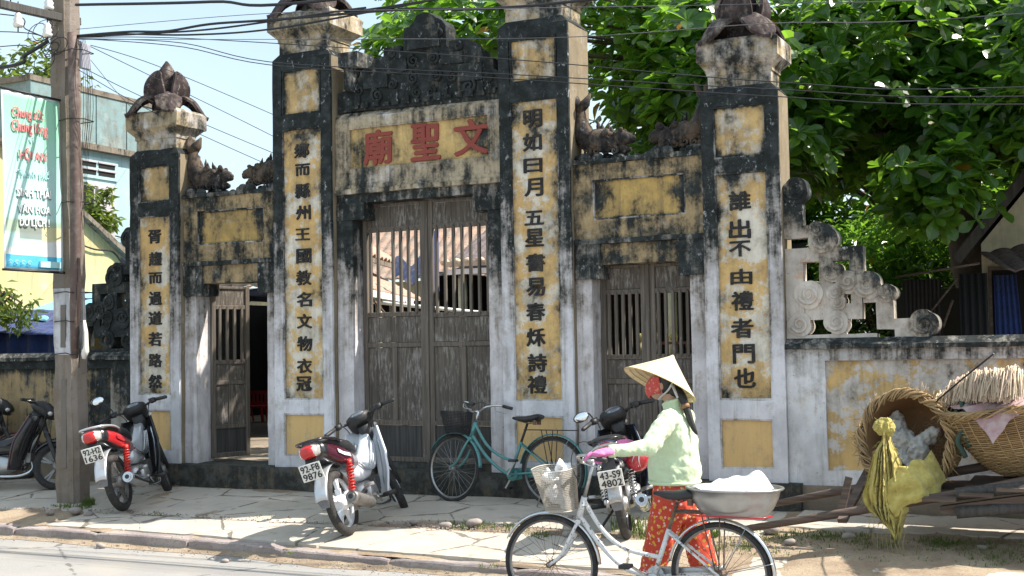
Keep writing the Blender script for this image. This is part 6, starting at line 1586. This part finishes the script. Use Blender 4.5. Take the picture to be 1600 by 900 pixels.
# buildings inside the courtyard
def tile_roof(name, A, B, C, D, mat, pitch=.16, amp=.035, par=None):
    """A-B eave, D-C upper edge"""
    A, B, C, D = map(Vector, (A, B, C, D)); n = int((B - A).length / pitch); nrm = (B - A).cross(D - A).normalized()
    if nrm.z < 0: nrm = -nrm
    mb = MB(); rows = 9
    def f(u, v):
        p = A.lerp(B, u).lerp(D.lerp(C, u), v); w = abs(math.cos(u * n * PI)) ** .8
        st_ = (v * rows) % 1.0
        return tuple(p + nrm * (amp * w - .018 * st_ + .012 * noise.noise(p * 3)))
    mb.grid(f, n * 6, rows * 4); return mb.build(name, mat, par, solid=.02)
ha = thing('hall', 'old hall with terracotta tile roofs inside the courtyard, seen through the double door', 'hall', (-6, 8, 0))
tile_roof('lower_roof', (-3.35, 3.9, 2.18), (-6.6, 11.7, 2.25), (-8.0, 11.2, 3.05), (-4.75, 3.4, 2.98), M_tile, .17, .03, ha)
tile_roof('upper_roof', (-4.9, 5.6, 2.98), (-7.2, 11.6, 3.04), (-9.2, 11.2, 4.3), (-6.7, 5.2, 3.85), M_tile, .36, .07, ha)
mb = MB(); mb.bar((-3.32, 3.86, 2.13), (-6.6, 11.7, 2.2), .03, .11); mb.build('eave_board', M_plas, ha); mb = MB(); mb.bar((-4.86, 5.5, 2.93), (-7.2, 11.6, 2.98), .05, .09); mb.build('eave_board', M_tilev, ha)
mb = MB(); mb.add([(-4.6, 4.2, -.1), (-7.9, 12, -.1), (-7.9, 12, 2.3), (-4.6, 4.2, 2.3)], [(0, 1, 2, 3)]); mb.build('wall', M_yelw2, ha)
for k in range(6):
    p = Vector((-3.45, 4.1, 0)).lerp(Vector((-6.6, 11.5, 0)), k / 5); mb = MB(); mb.tube([p + Vector((-.15, 0, -.1)), p + Vector((-.15, 0, 2.2))], .06, 8); mb.build('column', M_yelw2, ha)
mb = MB(); mb.tube([(-5.1, 6.2, 2.12), (-2.2, 8.3, 1.72)], .035, 6); o = mb.build('white_pole', M_bwhite, None, loc=(-4, 7, 1.9)); tag(o, 'white pole slanting across the courtyard behind the door bars', 'pole')
mb = MB(); mb.tube([(-4.6, 5.6, 2.6), (-3.95, 6.2, 1.6)], .02, 6); o = mb.build('stay_rod', M_rust, None, loc=(-4.3, 6, 2)); tag(o, 'thin dark rod leaning below the terracotta roof', 'rod')
h3 = thing('temple_hall', 'long tiled hall closing the back of the courtyard beyond the terracotta roofs', 'hall', (-9, 15, 0))
tile_roof('roof', (-22, 14.5, 2.9), (-3.5, 14.5, 2.9), (-3.5, 17, 4.9), (-22, 17, 4.9), M_tile, .3, .05, h3)
mb = MB(); mb.box(-22, -3.5, 15, 17, -.1, 2.9); mb.build('wall', M_yelw2, h3)
h2 = thing('shrine_hall', 'dark open-fronted shrine hall deep in the courtyard', 'hall', (0, 9, 0))
tile_roof('roof', (-4.6, 9.0, 2.75), (1.6, 8.2, 2.69), (1.9, 11.1, 4.3), (-4.3, 12, 4.4), M_tiled, .2, .035, h2)
mb = MB(); mb.bar((-4.6, 8.97, 2.66), (1.6, 8.17, 2.60), .04, .10); mb.build('eave_board', M_plas, h2)
mb = MB(); mb.bar((-4.6, 8.95, 2.80), (1.6, 8.15, 2.74), .10, .10); 
for k in range(24): mb.sphere((-4.6 + 6.2 * k / 24, 8.95 - .8 * k / 24, 2.84), (.10, .08, .07), 8, 5)
mb.build('eave_tiles', M_strw, h2, rough=.01)
for k in range(5):
    x = -4.3 + 1.4 * k; mb = MB(); mb.tube([(x, 9.1 - .126 * (x + 4.6), -.1), (x, 9.1 - .126 * (x + 4.6), 2.65)], .085, 10); mb.build('column', M_yelw2, h2)
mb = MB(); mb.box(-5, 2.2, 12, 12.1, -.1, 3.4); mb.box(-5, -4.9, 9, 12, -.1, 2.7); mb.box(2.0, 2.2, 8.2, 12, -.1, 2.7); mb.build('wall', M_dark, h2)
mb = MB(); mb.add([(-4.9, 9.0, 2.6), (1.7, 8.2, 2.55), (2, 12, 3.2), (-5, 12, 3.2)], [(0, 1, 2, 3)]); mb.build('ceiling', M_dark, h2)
o = MB().box(-4.35, -4.05, 7.7, 7.75, 2.25, 3.3); o = o.build('blue_sheet', simple('blue plastic sheet', (.02, .12, .50), .6), None, loc=(-4.2, 7.7, 2.8)); tag(o, 'bright blue plastic sheet hanging in the courtyard behind the double door', 'sheet')
mb = MB(); mb.grid(lambda u, v: (-4.9 + .7 * u, 7.6, 2.45 + .35 * v + .1 * math.sin(u * 9)), 16, 6); o = mb.build('checked_cloth', simple('blue checked cloth', (.10, .16, .36), .8, nz=.8, sc=20, c2=(.5, .5, .55)), None, solid=.01, loc=(-4.6, 7.6, 2.5)); tag(o, 'blue and white cloth draped at the hall roof edge', 'cloth')
al = thing('altar', 'small gilt altar with yellow flowers seen through the single door bars', 'altar', (.7, 5.6, 0))
MB().box(.30, 1.10, 5.5, 5.9, 0, 1.12).build('table', simple('gilt wood', (.20, .14, .05), .6, nz=.8, sc=30), al)
for k in range(3):
    mb = MB(); mb.tube([(.45 + .24 * k, 5.5, 1.12), (.45 + .24 * k, 5.5, 1.30)], .035, 8); v_ = mb.build('vase', simple('vase', (.5, .42, .25), .4), al)
    mb = MB(); mb.sphere((.45 + .24 * k, 5.5, 1.36), .07, 10, 7); mb.build('flowers', simple('yellow flowers', (.75, .62, .22), .8, nz=.8, sc=60, c2=(.2, .2, .05)), v_, rough=.02)
fe = thing('railing', 'dull red lattice railing inside the right doorway', 'railing', (1.6, 4.6, 0))
mb = MB(); 
for z in (.95, 1.12, 1.28): mb.bar((.95, 4.6, z), (2.3, 4.4, z), .03, .035)
mb.build('rail', simple('dull red paint', (.22, .07, .05), .7, nz=.5), fe)
for k in range(9): mb = MB(); mb.bar((1.0 + .15 * k, 4.6 - .022 * k, .2), (1.0 + .15 * k, 4.6 - .022 * k, 1.28), .025, .02); mb.build('baluster', M_rust, fe)
mb = MB(); mb.tube([(1.32, 3.4, 0), (1.32, 3.4, 2.3)], .016, 6); o = mb.build('white_pipe', M_bwhite, None, loc=(1.32, 3.4, 0)); tag(o, 'thin white upright pipe behind the single door', 'pipe')
aw = thing('awning', 'dark awning covering the yard behind the open left doorway', 'awning', (-5.5, 4, 0))
mb = MB(); mb.grid(lambda u, v: (-9.2 + (6.3 - 3.4 * v) * u, 2.4 + 5.2 * v, 2.10 + .1 * v + .03 * math.sin(u * 30)), 60, 8); mb.build('sheet', M_tarpd, aw, solid=.01)
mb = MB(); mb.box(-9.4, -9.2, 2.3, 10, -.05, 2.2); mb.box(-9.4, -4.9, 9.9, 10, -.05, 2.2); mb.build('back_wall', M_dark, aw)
for k in range(3): mb = MB(); mb.tube([(-9 + 2.9 * k, 2.45, 0), (-9 + 2.9 * k, 2.45, 2.1)], .03, 6); mb.build('post', M_wooddk, aw)
mb = MB(); mb.grid(lambda u, v: (-5.2 + 2.3 * u, 2.0, 2.12 + .16 * v + .02 * math.sin(u * 50)), 60, 2); o = mb.build('roof_sheet', simple('pale corrugated sheet', (.62, .56, .50), .7), None, solid=.006, loc=(-4, 2, 2.1)); tag(o, 'pale corrugated sheet edge above the open left doorway', 'roof sheet')
M_redpl = simple('red moulded plastic', (.55, .015, .02), .35, nz=.2, coat=.2)
def red_chair(x, y, rz, lb):
    t_ = thing('plastic_chair', lb, 'chair', (x, y, -.02), (0, 0, rz), 'red plastic chairs in the courtyard', world=False)
    mb = MB(); mb.box(-.18, .18, -.18, .18, .27, .30); mb.build('seat', M_redpl, t_, bevel=.01)
    for a in (-1, 1):
        for b in (-1, 1): mb = MB(); mb.bar((a * .15, b * .15, .27), (a * .19, b * .19, 0), .045, .03); mb.build('leg', M_redpl, t_)
    mb = MB(); mb.box(-.17, .17, .16, .185, .30, .36); mb.box(-.17, .17, .17, .195, .50, .56)
    for k in range(5): mb.box(-.165 + .075 * k, -.135 + .075 * k, .165, .19, .36, .50)
    mb.build('backrest', M_redpl, t_)
red_chair(-7.75, 7.4, .4, 'red plastic chair nearest the door jamb in the dark yard'); red_chair(-8.2, 7.5, 2.9, 'red plastic chair half hidden by the open door leaf'); red_chair(-7.55, 8.0, -.5, 'red plastic chair behind the other two in the dark yard')
# cream house on the right
rh = thing('house', 'cream gabled house with blue door curtain behind the right garden wall', 'house', (6.8, 4.4, 0))
mb = MB(); gp = [(5.17, -.1), (9.6, -.1), (9.6, 2.35), (7.2, 4.75), (5.17, 2.35)]
mb.prism(gp, 4.0, 8.5); mb.build('wall', M_yelw2, rh)
for s_, (a, b) in enumerate((((4.93, 2.16), (7.22, 4.88)), ((7.18, 4.88), (9.9, 2.2)))):
    mb = MB(); mb.bar((a[0], 3.72, a[1]), (b[0], 3.72, b[1]), .08, .10); mb.build('verge', M_wooddk, rh, rough=.01)
    mb = MB(); mb.add([(a[0], 3.7, a[1] + .05), (b[0], 3.7, b[1] + .05), (b[0], 8.6, b[1] + .05), (a[0], 8.6, a[1] + .05)], [(0, 1, 2, 3)]); mb.build('roof', M_tiled, rh, solid=.06)
MB().box(5.27, 5.64, 3.975, 3.995, -.1, 2.04).build('door_opening', M_dark, rh)  # doorway shade painted as a flat black plate
mb = MB(); mb.box(5.24, 5.275, 3.95, 3.99, -.1, 2.08); mb.box(5.635, 5.67, 3.95, 3.99, -.1, 2.08); mb.box(5.275, 5.635, 3.95, 3.99, 2.04, 2.08); mb.build('door_frame', M_woodw, rh)
mb = MB(); mb.grid(lambda u, v: (5.30 + (.24 + .12 * (1 - v)) * u, 3.93 + .02 * math.sin(u * 30), .0 + 1.98 * v), 30, 6); mb.build('curtain', M_tarpd, rh, solid=.004)
tile_roof('porch_roof', (5.50, 3.2, 1.98), (6.9, 3.1, 1.95), (6.9, 4.0, 2.50), (5.16, 3.97, 2.22), M_tiled, .16, .03, rh)
sh_ = thing('shed', 'black corrugated shed screen beside the cream house', 'shed', (4.8, 3.8, 0))
mb = MB(); mb.grid(lambda u, v: (4.35 + .42 * u, 3.6 + .012 * math.sin(u * 60), -.1 + 2.05 * v), 80, 2); mb.build('sheet', simple('rusted black sheet', (.03, .022, .02), .8, nz=.6), sh_, solid=.004)
mb = MB(); mb.grid(lambda u, v: (4.95 + .30 * u, 3.7 + .02 * math.sin(u * 25), -.1 + 2.1 * v), 30, 2); mb.build('drape', M_cloth, sh_, solid=.004)
mb = MB(); mb.tube([(4.6, 3.5, 1.5), (4.95, 3.6, 1.95)], .012, 5); mb.tube([(4.8, 3.4, 1.4), (4.9, 3.5, 1.7)], .015, 5); mb.tube([(4.3, 3.5, 1.98), (5.2, 3.5, 2.1)], .015, 5); mb.build('lath', M_woodw, sh_)
mb = MB(); mb.box(3.95, 9, 5.2, 5.3, -.1, 1.9); o = mb.build('dark_backing', simple('dark backing colour', (.05, .045, .04), .95, nz=.5), None, loc=(6, 5.2, 0)); tag(o, 'dark low backing wall added to keep the view behind the fret screen dark', 'wall')  # added dark screen, keeps the view under the tree dark

# ------------------------------------------------------------------ vegetation
def m_leaf(name, a, b, tr, rare=None, rough=.38, tw=.42):
    t = NT(name); i_ = t.geo.outputs['Random Per Island']
    c = t.mix(i_, a, b)
    if rare: c = t.mix(t.ss(i_, .993, .994), c, rare)
    c = t.mix(t.mth('MULTIPLY', t.noi(t.pos(), 20, 3, .6), .25), c, tuple(q * .5 for q in a))
    t.col(c); t.rough(rough); t.b.inputs['Specular IOR Level'].default_value = .5
    tl = t.n('ShaderNodeBsdfTranslucent'); tc = t.mix(i_, tr, tuple(q * .75 for q in tr))
    if rare: tc = t.mix(t.ss(i_, .993, .994), tc, tuple(q * 1.2 for q in rare))
    t.l(tc, tl.inputs[0]); mx = t.n('ShaderNodeMixShader'); mx.inputs[0].default_value = tw
    t.l(t.b.outputs[0], mx.inputs[1]); t.l(tl.outputs[0], mx.inputs[2]); t.l(mx.outputs[0], t.out.inputs[0]); return t.mat
M_leaf = m_leaf('broad glossy leaf', (.016, .050, .009), (.035, .09, .014), (.42, .80, .07), (.42, .22, .03), .28, .34)
M_leafs = m_leaf('small bush leaf', (.06, .11, .02), (.11, .16, .03), (.28, .38, .05), (.4, .2, .04), .5)
M_bark = simple('bark', (.10, .08, .065), .95, nz=.8, sc=14, bump=.8)
def leaf_geo(L, W, fold=.25, bend=.25):
    """obovate leaf along +x, built from a midrib and two halves"""
    st_ = [(0, .04), (.25, .30), (.5, .72), (.75, 1.0), (.93, .62), (1.0, .12)]
    v = []; 
    for (u, w) in st_:
        z = -bend * L * u * u
        v += [(u * L, -w * W / 2, z + fold * w * W / 2), (u * L, 0, z), (u * L, w * W / 2, z + fold * w * W / 2)]
    f = []
    for i in range(len(st_) - 1):
        a = i * 3; f += [(a, a + 3, a + 4, a + 1), (a + 1, a + 4, a + 5, a + 2)]
    return [Vector(p) for p in v], f
def rosette(rg, L0):
    out = []; n = rg.randint(6, 9)
    for k in range(n):
        az = 2 * PI * k / n + rg.uniform(-.3, .3); el = rg.uniform(-.15, .85); L = L0 * rg.uniform(.5, 1.2)
        out.append((L, L * .56, Matrix.Rotation(az, 3, 'Z') @ Matrix.Rotation(-el, 3, 'Y') @ Matrix.Rotation(rg.uniform(-.5, .5), 3, 'X'), rg.uniform(.05, .4)))
    return out
rg = random.Random(21)
tree = thing('tree', 'large broad-leaved tree with glossy leaves spreading over and behind the gate', 'tree', (5.0, 6.2, -.05))
mb = MB(); mb.tube(smooth_path([(5.0, 6.2, -.2), (5.05, 6.1, 1.2), (4.8, 5.9, 2.6), (4.9, 5.6, 4.2), (5.0, 5.5, 5.6)], 16), [.34 - .014 * i for i in range(17)], 14); mb.build('trunk', M_bark, tree, rough=.02)
blobs = []
def blob(x, y, z, r, k=1.0):
    zm = 4.75 + (y - 1.7) * .42 if x > 1.5 else 9
    if z > zm: z = zm - rg.random() * .5
    blobs.append((x, y, z, r, k))
# over the centre bay and left of it
for x in (-1.5, -.9, -.2, .6, 1.3):
    blob(x + rg.uniform(-.15, .15), 2.4 + rg.uniform(-.3, .5), 5.2 + .12 * rg.uniform(-1, 1), .55)
blob(-1.25, 2.0, 5.05, .42); blob(-1.9, 3.6, 5.9, .6); blob(-.3, 3.8, 5.9, .8); blob(.9, 3.8, 5.9, .8); blob(-1.2, 3.0, 5.1, .5)
for q in ((1.75, 2.9, 3.6), (1.9, 2.6, 4.3), (2.3, 2.8, 3.3), (1.7, 2.6, 5.0), (2.7, 2.7, 3.9), (3.2, 3.0, 3.3), (1.4, 3.4, 4.3), (1.2, 3.6, 5.0)): blob(*q, .5)
for i in range(46):
    x = rg.uniform(1.6, 7.6); y = rg.uniform(1.7, 3.2); z = rg.uniform(3.2, 5.4)
    if x < 3.4 and z < 3.9 : y = rg.uniform(2.4, 3.6)
    if x > 5.0: z = rg.uniform(3.3, 5.0)
    blob(x, y, z, rg.uniform(.38, .62))
for i in range(70):
    x = rg.uniform(.8, 9.5); y = rg.uniform(3.4, 6.5); z = rg.uniform(3.6 if x > 4.7 else 2.7, 6.0)
    blob(x, y, z, rg.uniform(.6, .95), .8)
for q in ((5.75, 2.5, 3.55), (6.15, 2.3, 3.5), (6.6, 2.4, 3.4), (5.45, 2.6, 3.45)): blob(*q, .42)
for i in range(6): blob(rg.uniform(4.6, 5.3), rg.uniform(1.8, 2.6), rg.uniform(2.55, 3.2), .32)
mb = MB(); tops = []
for (x, y, z, r, k) in blobs:
    c = Vector((x, y, z)); base = Vector((4.95, 5.6, 3.4 + .25 * (z - 3)))
    mid_ = base.lerp(c, .5) + Vector((0, 0, .25)); mb.tube(smooth_path([tuple(base), tuple(mid_), tuple(c)], 8), [.06 - .006 * i for i in range(9)], 5)
mb.build('branches', M_bark, tree)
big = MB(); lv_near = []
for (x, y, z, r, k) in blobs:
    n = int(40 * (r / .55) ** 2 * k)
    for q in range(n):
        d = Vector((rg.gauss(0, 1), rg.gauss(0, 1), rg.gauss(0, 1))).normalized(); rr_ = r * rg.uniform(.55, 1.0) ** .6
        p = Vector((x, y, z)) + Vector((d.x * rr_ * 1.15, d.y * rr_, d.z * rr_ * .75))
        if p.y < 1.0: p.y = 1.0 + rg.random() * .3
        ax_ = (d * .6 + Vector((.1, -.25, .85))).normalized(); Q = ax_.to_track_quat('Z', 'Y').to_matrix()
        for (L, W_, Mr, bd) in rosette(rg, .225):
            if len(lv_near) < 6000 and p.y < 3.3: lv_near.append((p.y + (0 if (p.z > 3.2 and -1.8 < p.x < 6.6) else 5) + rg.random() * .2, p, Q @ Mr, L, W_, bd))
            else:
                v, f = leaf_geo(L, W_, .28, bd); big.add([p + Q @ (Mr @ a) for a in v], f, 0, False)
lv_near.sort(key=lambda t_: t_[0])
protos = []
for k in range(4):
    v, f = leaf_geo(1.0, .56, .28, .08 + .1 * k); me = bpy.data.meshes.new('leaf'); me.from_pydata([tuple(a) for a in v], [], f); me.materials.append(M_leaf); protos.append(me)
for i, (_, p, Mx, L, W_, bd) in enumerate(lv_near):
    if i < 290:
        o = bpy.data.objects.new('leaf', protos[i % 4]); COL.objects.link(o); o.parent = tree
        o.matrix_local = Matrix.Translation(p - tree.location) @ Mx.to_4x4() @ Matrix.Scale(L, 4)
    else:
        v, f = leaf_geo(L, W_, .28, bd); big.add([p + Mx @ a for a in v], f, 0, False)
tag(big.build('foliage', M_leaf, tree), kind='stuff')

def bushy(name, label, cat, c, rx, ry, rz, n, L, trunk=True, mat=None, hollow=.5, seed=1, group=None, dr=0):
    rg = random.Random(seed); t_ = thing(name, label, cat, (c[0], c[1], 0), None, group)
    mb = MB(); cl = [(Vector((rg.uniform(-1, 1) * rx * .75, rg.uniform(-1, 1) * ry * .75, rg.uniform(-1, 1) * rz * .75)), rg.uniform(.25, .5)) for _ in range(26)]
    for q in range(n):
        o_, r = rg.choice(cl); d = Vector((rg.gauss(0, 1), rg.gauss(0, 1), rg.gauss(0, 1))).normalized() * (r * rg.uniform(hollow, 1))
        p = Vector(c) + o_ + Vector((d.x * rx, d.y * ry, d.z * rz)); az = rg.uniform(0, 6.3); el = rg.uniform(-.9, .6) - dr; l_ = L * rg.uniform(.6, 1.3)
        Mx = Matrix.Rotation(az, 3, 'Z') @ Matrix.Rotation(-el, 3, 'Y') @ Matrix.Rotation(rg.uniform(-1, 1), 3, 'X')
        w = l_ * .4; mb.add([p + Mx @ Vector(a) for a in ((0, 0, 0), (l_ * .5, -w / 2, .1 * w), (l_, 0, -.2 * l_), (l_ * .5, w / 2, .1 * w))], [(0, 1, 2, 3)])
    tag(mb.build('foliage', mat or M_leafs, t_), kind='stuff')
    if trunk:
        mb = MB(); mb.tube([(c[0], c[1], -.2), (c[0] + .1, c[1], c[2] * .5), (c[0], c[1], c[2])], [.16 * min(1, rx), .12 * min(1, rx), .07 * min(1, rx)], 8); mb.build('trunk', M_bark, t_)
        mb = MB()
        for o_, r in cl: mb.tube([(c[0], c[1], c[2] - rz * .5), tuple(Vector(c) + o_ * .5 + Vector((0, 0, .1))), tuple(Vector(c) + o_)], [.05 * min(1, rx) * .7, .035 * min(1, rx) * .7, .015 * min(1, rx)], 5)
        mb.build('branches', M_bark, t_)
    return t_
bushy('tree', 'yellow green small-leaved tree behind the top of the utility pole', 'tree', (-15.0, 8.0, 6.3), 1.5, 1.5, 1.7, 8000, .20, seed=4)
bushy('tree', 'added dark leafy tree blocking sky light behind the large tree', 'tree', (3.0, 12.5, 5.0), 4.5, 2.0, 3.0, 26000, .24, seed=5, mat=M_leaf)  # added backing foliage, keeps sky light out of the crown gaps
bushy('tree', 'leafy tree behind the cream house at the right edge', 'tree', (9.5, 11.5, 4.8), 4.5, 2.0, 3.2, 22000, .24, seed=9, mat=M_leaf)
bushy('shrub', 'bright sunlit shrub mass showing through the fret screen', 'shrub', (3.4, 8.6, 1.7), 1.3, .7, 1.9, 9000, .15, seed=6, mat=M_leaf)
bushy('shrub', 'sunlit shrub behind the dark shed, right of the fret screen', 'shrub', (4.9, 8.9, 1.8), 1.0, .7, 1.9, 7000, .15, seed=16, mat=M_leaf)
bushy('shrub', 'sunlit shrub left of the cream house gable', 'shrub', (5.9, 9.4, 2.2), .8, .5, 1.7, 5000, .13, seed=7)
bushy('shrub', 'small shrub at the window of the turquoise building', 'shrub', (-8.5, 4.35, 3.65), .3, .35, .42, 500, .16, seed=8, trunk=False)
bushy('sapling', 'young leafy sapling below the banner in front of the blue tarpaulin', 'tree', (-7.0, .7, 2.05), .8, .3, .45, 1000, .125, seed=12, dr=.3)

# grass, weeds, litter, stones
M_grass = m_leaf('grass blade', (.07, .13, .02), (.13, .17, .04), (.22, .32, .05), None, .6, .3)
mb = MB(); rg = random.Random(33)
def tuft(x, y, n, h, sp):
    for k in range(n):
        a = rg.uniform(0, 6.3); d = rg.random() ** .5 * sp; px, py = x + math.cos(a) * d * 1.5, y + math.sin(a) * d; pz = gz(px, py) - .02
        hh = h * rg.uniform(.4, 1.1); b = rg.uniform(0, 6.3); ln = hh * rg.uniform(.2, .9); w = .0035
        q0 = Vector((px, py, pz)); q1 = q0 + Vector((math.cos(b) * ln * .35, math.sin(b) * ln * .35, hh * .6)); q2 = q0 + Vector((math.cos(b) * ln, math.sin(b) * ln, hh * rg.uniform(.7, 1)))
        s_ = Vector((-math.sin(b), math.cos(b), 0)) * w
        mb.add([q0 - s_, q0 + s_, q1 + s_, q1 - s_, q2], [(0, 1, 2, 3), (3, 2, 4)])
for (x, y, n, h, sp) in [(x_ + rg.uniform(-.1, .1), y_ + rg.uniform(-.16, .16), int(n_ * rg.uniform(.4, 1.1)), h_ * rg.uniform(.7, 1.15), sp_ * rg.uniform(.7, 1.5)) for x_, y_, n_, h_, sp_ in [(1.25, -1.30, 160, .07, .12), (1.6, -1.36, 200, .06, .14), (.85, -1.22, 90, .05, .09), (2.05, -1.45, 160, .07, .12), (2.9, -1.15, 420, .14, .16), (3.15, -1.25, 520, .16, .18), (3.4, -1.1, 380, .13, .18), (3.7, -1.35, 240, .08, .18), (4.1, -1.15, 260, .06, .2),
                         (4.45, -1.12, 420, .08, .2), (4.3, -.95, 200, .05, .2), (4.85, -1.25, 160, .07, .15), (5.45, -1.22, 380, .09, .16), (5.3, -1.12, 200, .07, .15), (5.75, -1.35, 220, .06, .16), (6.0, -1.2, 200, .06, .2), (-3.35, -1.45, 200, .09, .12), (-3.25, -1.35, 160, .12, .08),
                         (-3.55, -1.45, 90, .06, .1), (-2.2, -1.55, 70, .05, .07), (-1.0, -1.46, 60, .04, .06), (-.2, -1.45, 50, .04, .06), (.2, -2.6, 30, .04, .04), (2.1, -2.55, 40, .05, .04), (-1.1, -2.42, 30, .04, .05), (-1.4, .12, 0, .1, .1)]]:
    tuft(x, y, n, h, sp)
for k in range(500):
    x = rg.uniform(3.6, 7.5); y = rg.uniform(-1.7, -.8); tuft(x, y, 3, .05, .03)
g_ = mb.build('grass', M_grass); tag(g_, kind='stuff')
mb = MB()
for k in range(2400):
    if k % 3 == 0: x = rg.uniform(-8, 8); y = kerb_y(x) - rg.random() ** 2 * .3 - .01; z = ROADZ + .02
    elif k % 3 == 1: x = rg.uniform(-8, 4); y = mid(x) + rg.gauss(0, .05) + .02; z = gz(x, y) + .002
    else: x = rg.choice([rg.uniform(3.6, 8), rg.uniform(.4, 2.4)]); y = rg.uniform(-1.7, -.7) if x > 3.6 else rg.uniform(-1.5, -1.2); z = gz(x, y) + .004
    s_ = rg.uniform(.003, .012); i0 = len(mb.v); mb.sphere((0, 0, 0), (s_, s_ * rg.uniform(.5, 1), s_ * .6), 5, 3); a = rg.uniform(0, 3); mb.xf(Matrix.Translation((x, y, z)) @ Matrix.Rotation(a, 4, 'Z'), i0)
tag(mb.build('gravel', M_kerb), kind='stuff')
mb = MB()
for k in range(220):
    x = rg.uniform(-6, 8); y = rg.choice([kerb_y(x) - .06, mid(x), -.12, -1.2 if x > 3.5 else -.1]) + rg.gauss(0, .08); z = (ROADZ if y < kerb_y(x) else gz(x, y)) + .012
    v, f = leaf_geo(rg.uniform(.015, .04), rg.uniform(.012, .025), .4, .3); Mx = Matrix.Rotation(rg.uniform(0, 6), 3, 'Z') @ Matrix.Rotation(rg.uniform(-.5, .3), 3, 'Y')
    mb.add([Vector((x, y, z)) + Mx @ a for a in v], f)
tag(mb.build('dry_leaves', simple('dry leaf', (.20, .13, .06), .8, nz=.8, sc=9, c2=(.35, .28, .15))), kind='stuff')
M_stone = simple('broken concrete stone', (.34, .29, .26), .95, nz=.7, sc=12, c2=(.18, .15, .14), bump=.8)
STONES = [(2.13, -2.75, .05, 'pale stone lying in the gutter just left of the white bicycle front wheel'), (-1.9, -2.5, .045, 'small stone in the gutter below the red motorbike'), (-3.1, -1.62, .06, 'largest rubble piece at the foot of the utility pole'), (-2.85, -1.68, .05, 'rubble piece right of the pole foot, nearer the red motorbike'),
 (-3.35, -1.70, .045, 'small rubble piece at the left of the pole foot'), (1.1, -1.36, .05, 'stone in the pavement joint right of the white motorbike'), (.75, -1.33, .04, 'smallest stone in the pavement joint beside the white motorbike'), (1.35, -1.3, .06, 'flat stone in the pavement joint below the teal bicycle'),
 (2.35, -1.5, .05, 'stone in the pavement joint seen through the white bicycle front wheel'), (4.2, -1.35, .045, 'stone in the dirt under the handcart shaft tips'), (4.6, -1.05, .05, 'stone in the dirt below the crossbar of the handcart'), (3.95, -.95, .07, 'dark lump at the right end of the gate step'),
 (-.3, -2.72, .035, 'tiny stone on the road below the white motorbike'), (5.6, -1.15, .04, 'stone in the shaded dirt under the large cane basket')]
for (x, y, s_, lb) in STONES:
    z = (ROADZ if y < kerb_y(x) else gz(x, y)) + s_ * .3; mb = MB(); mb.sphere((x, y, z), (s_ * 1.2, s_ * .9, s_ * .6), 9, 6)
    o = mb.build('stone', M_stone, None, rough=s_ * .45, loc=(x, y, z)); tag(o, lb, 'stone', 'broken stones along the kerb and joint')
bpy.context.view_layer.update()
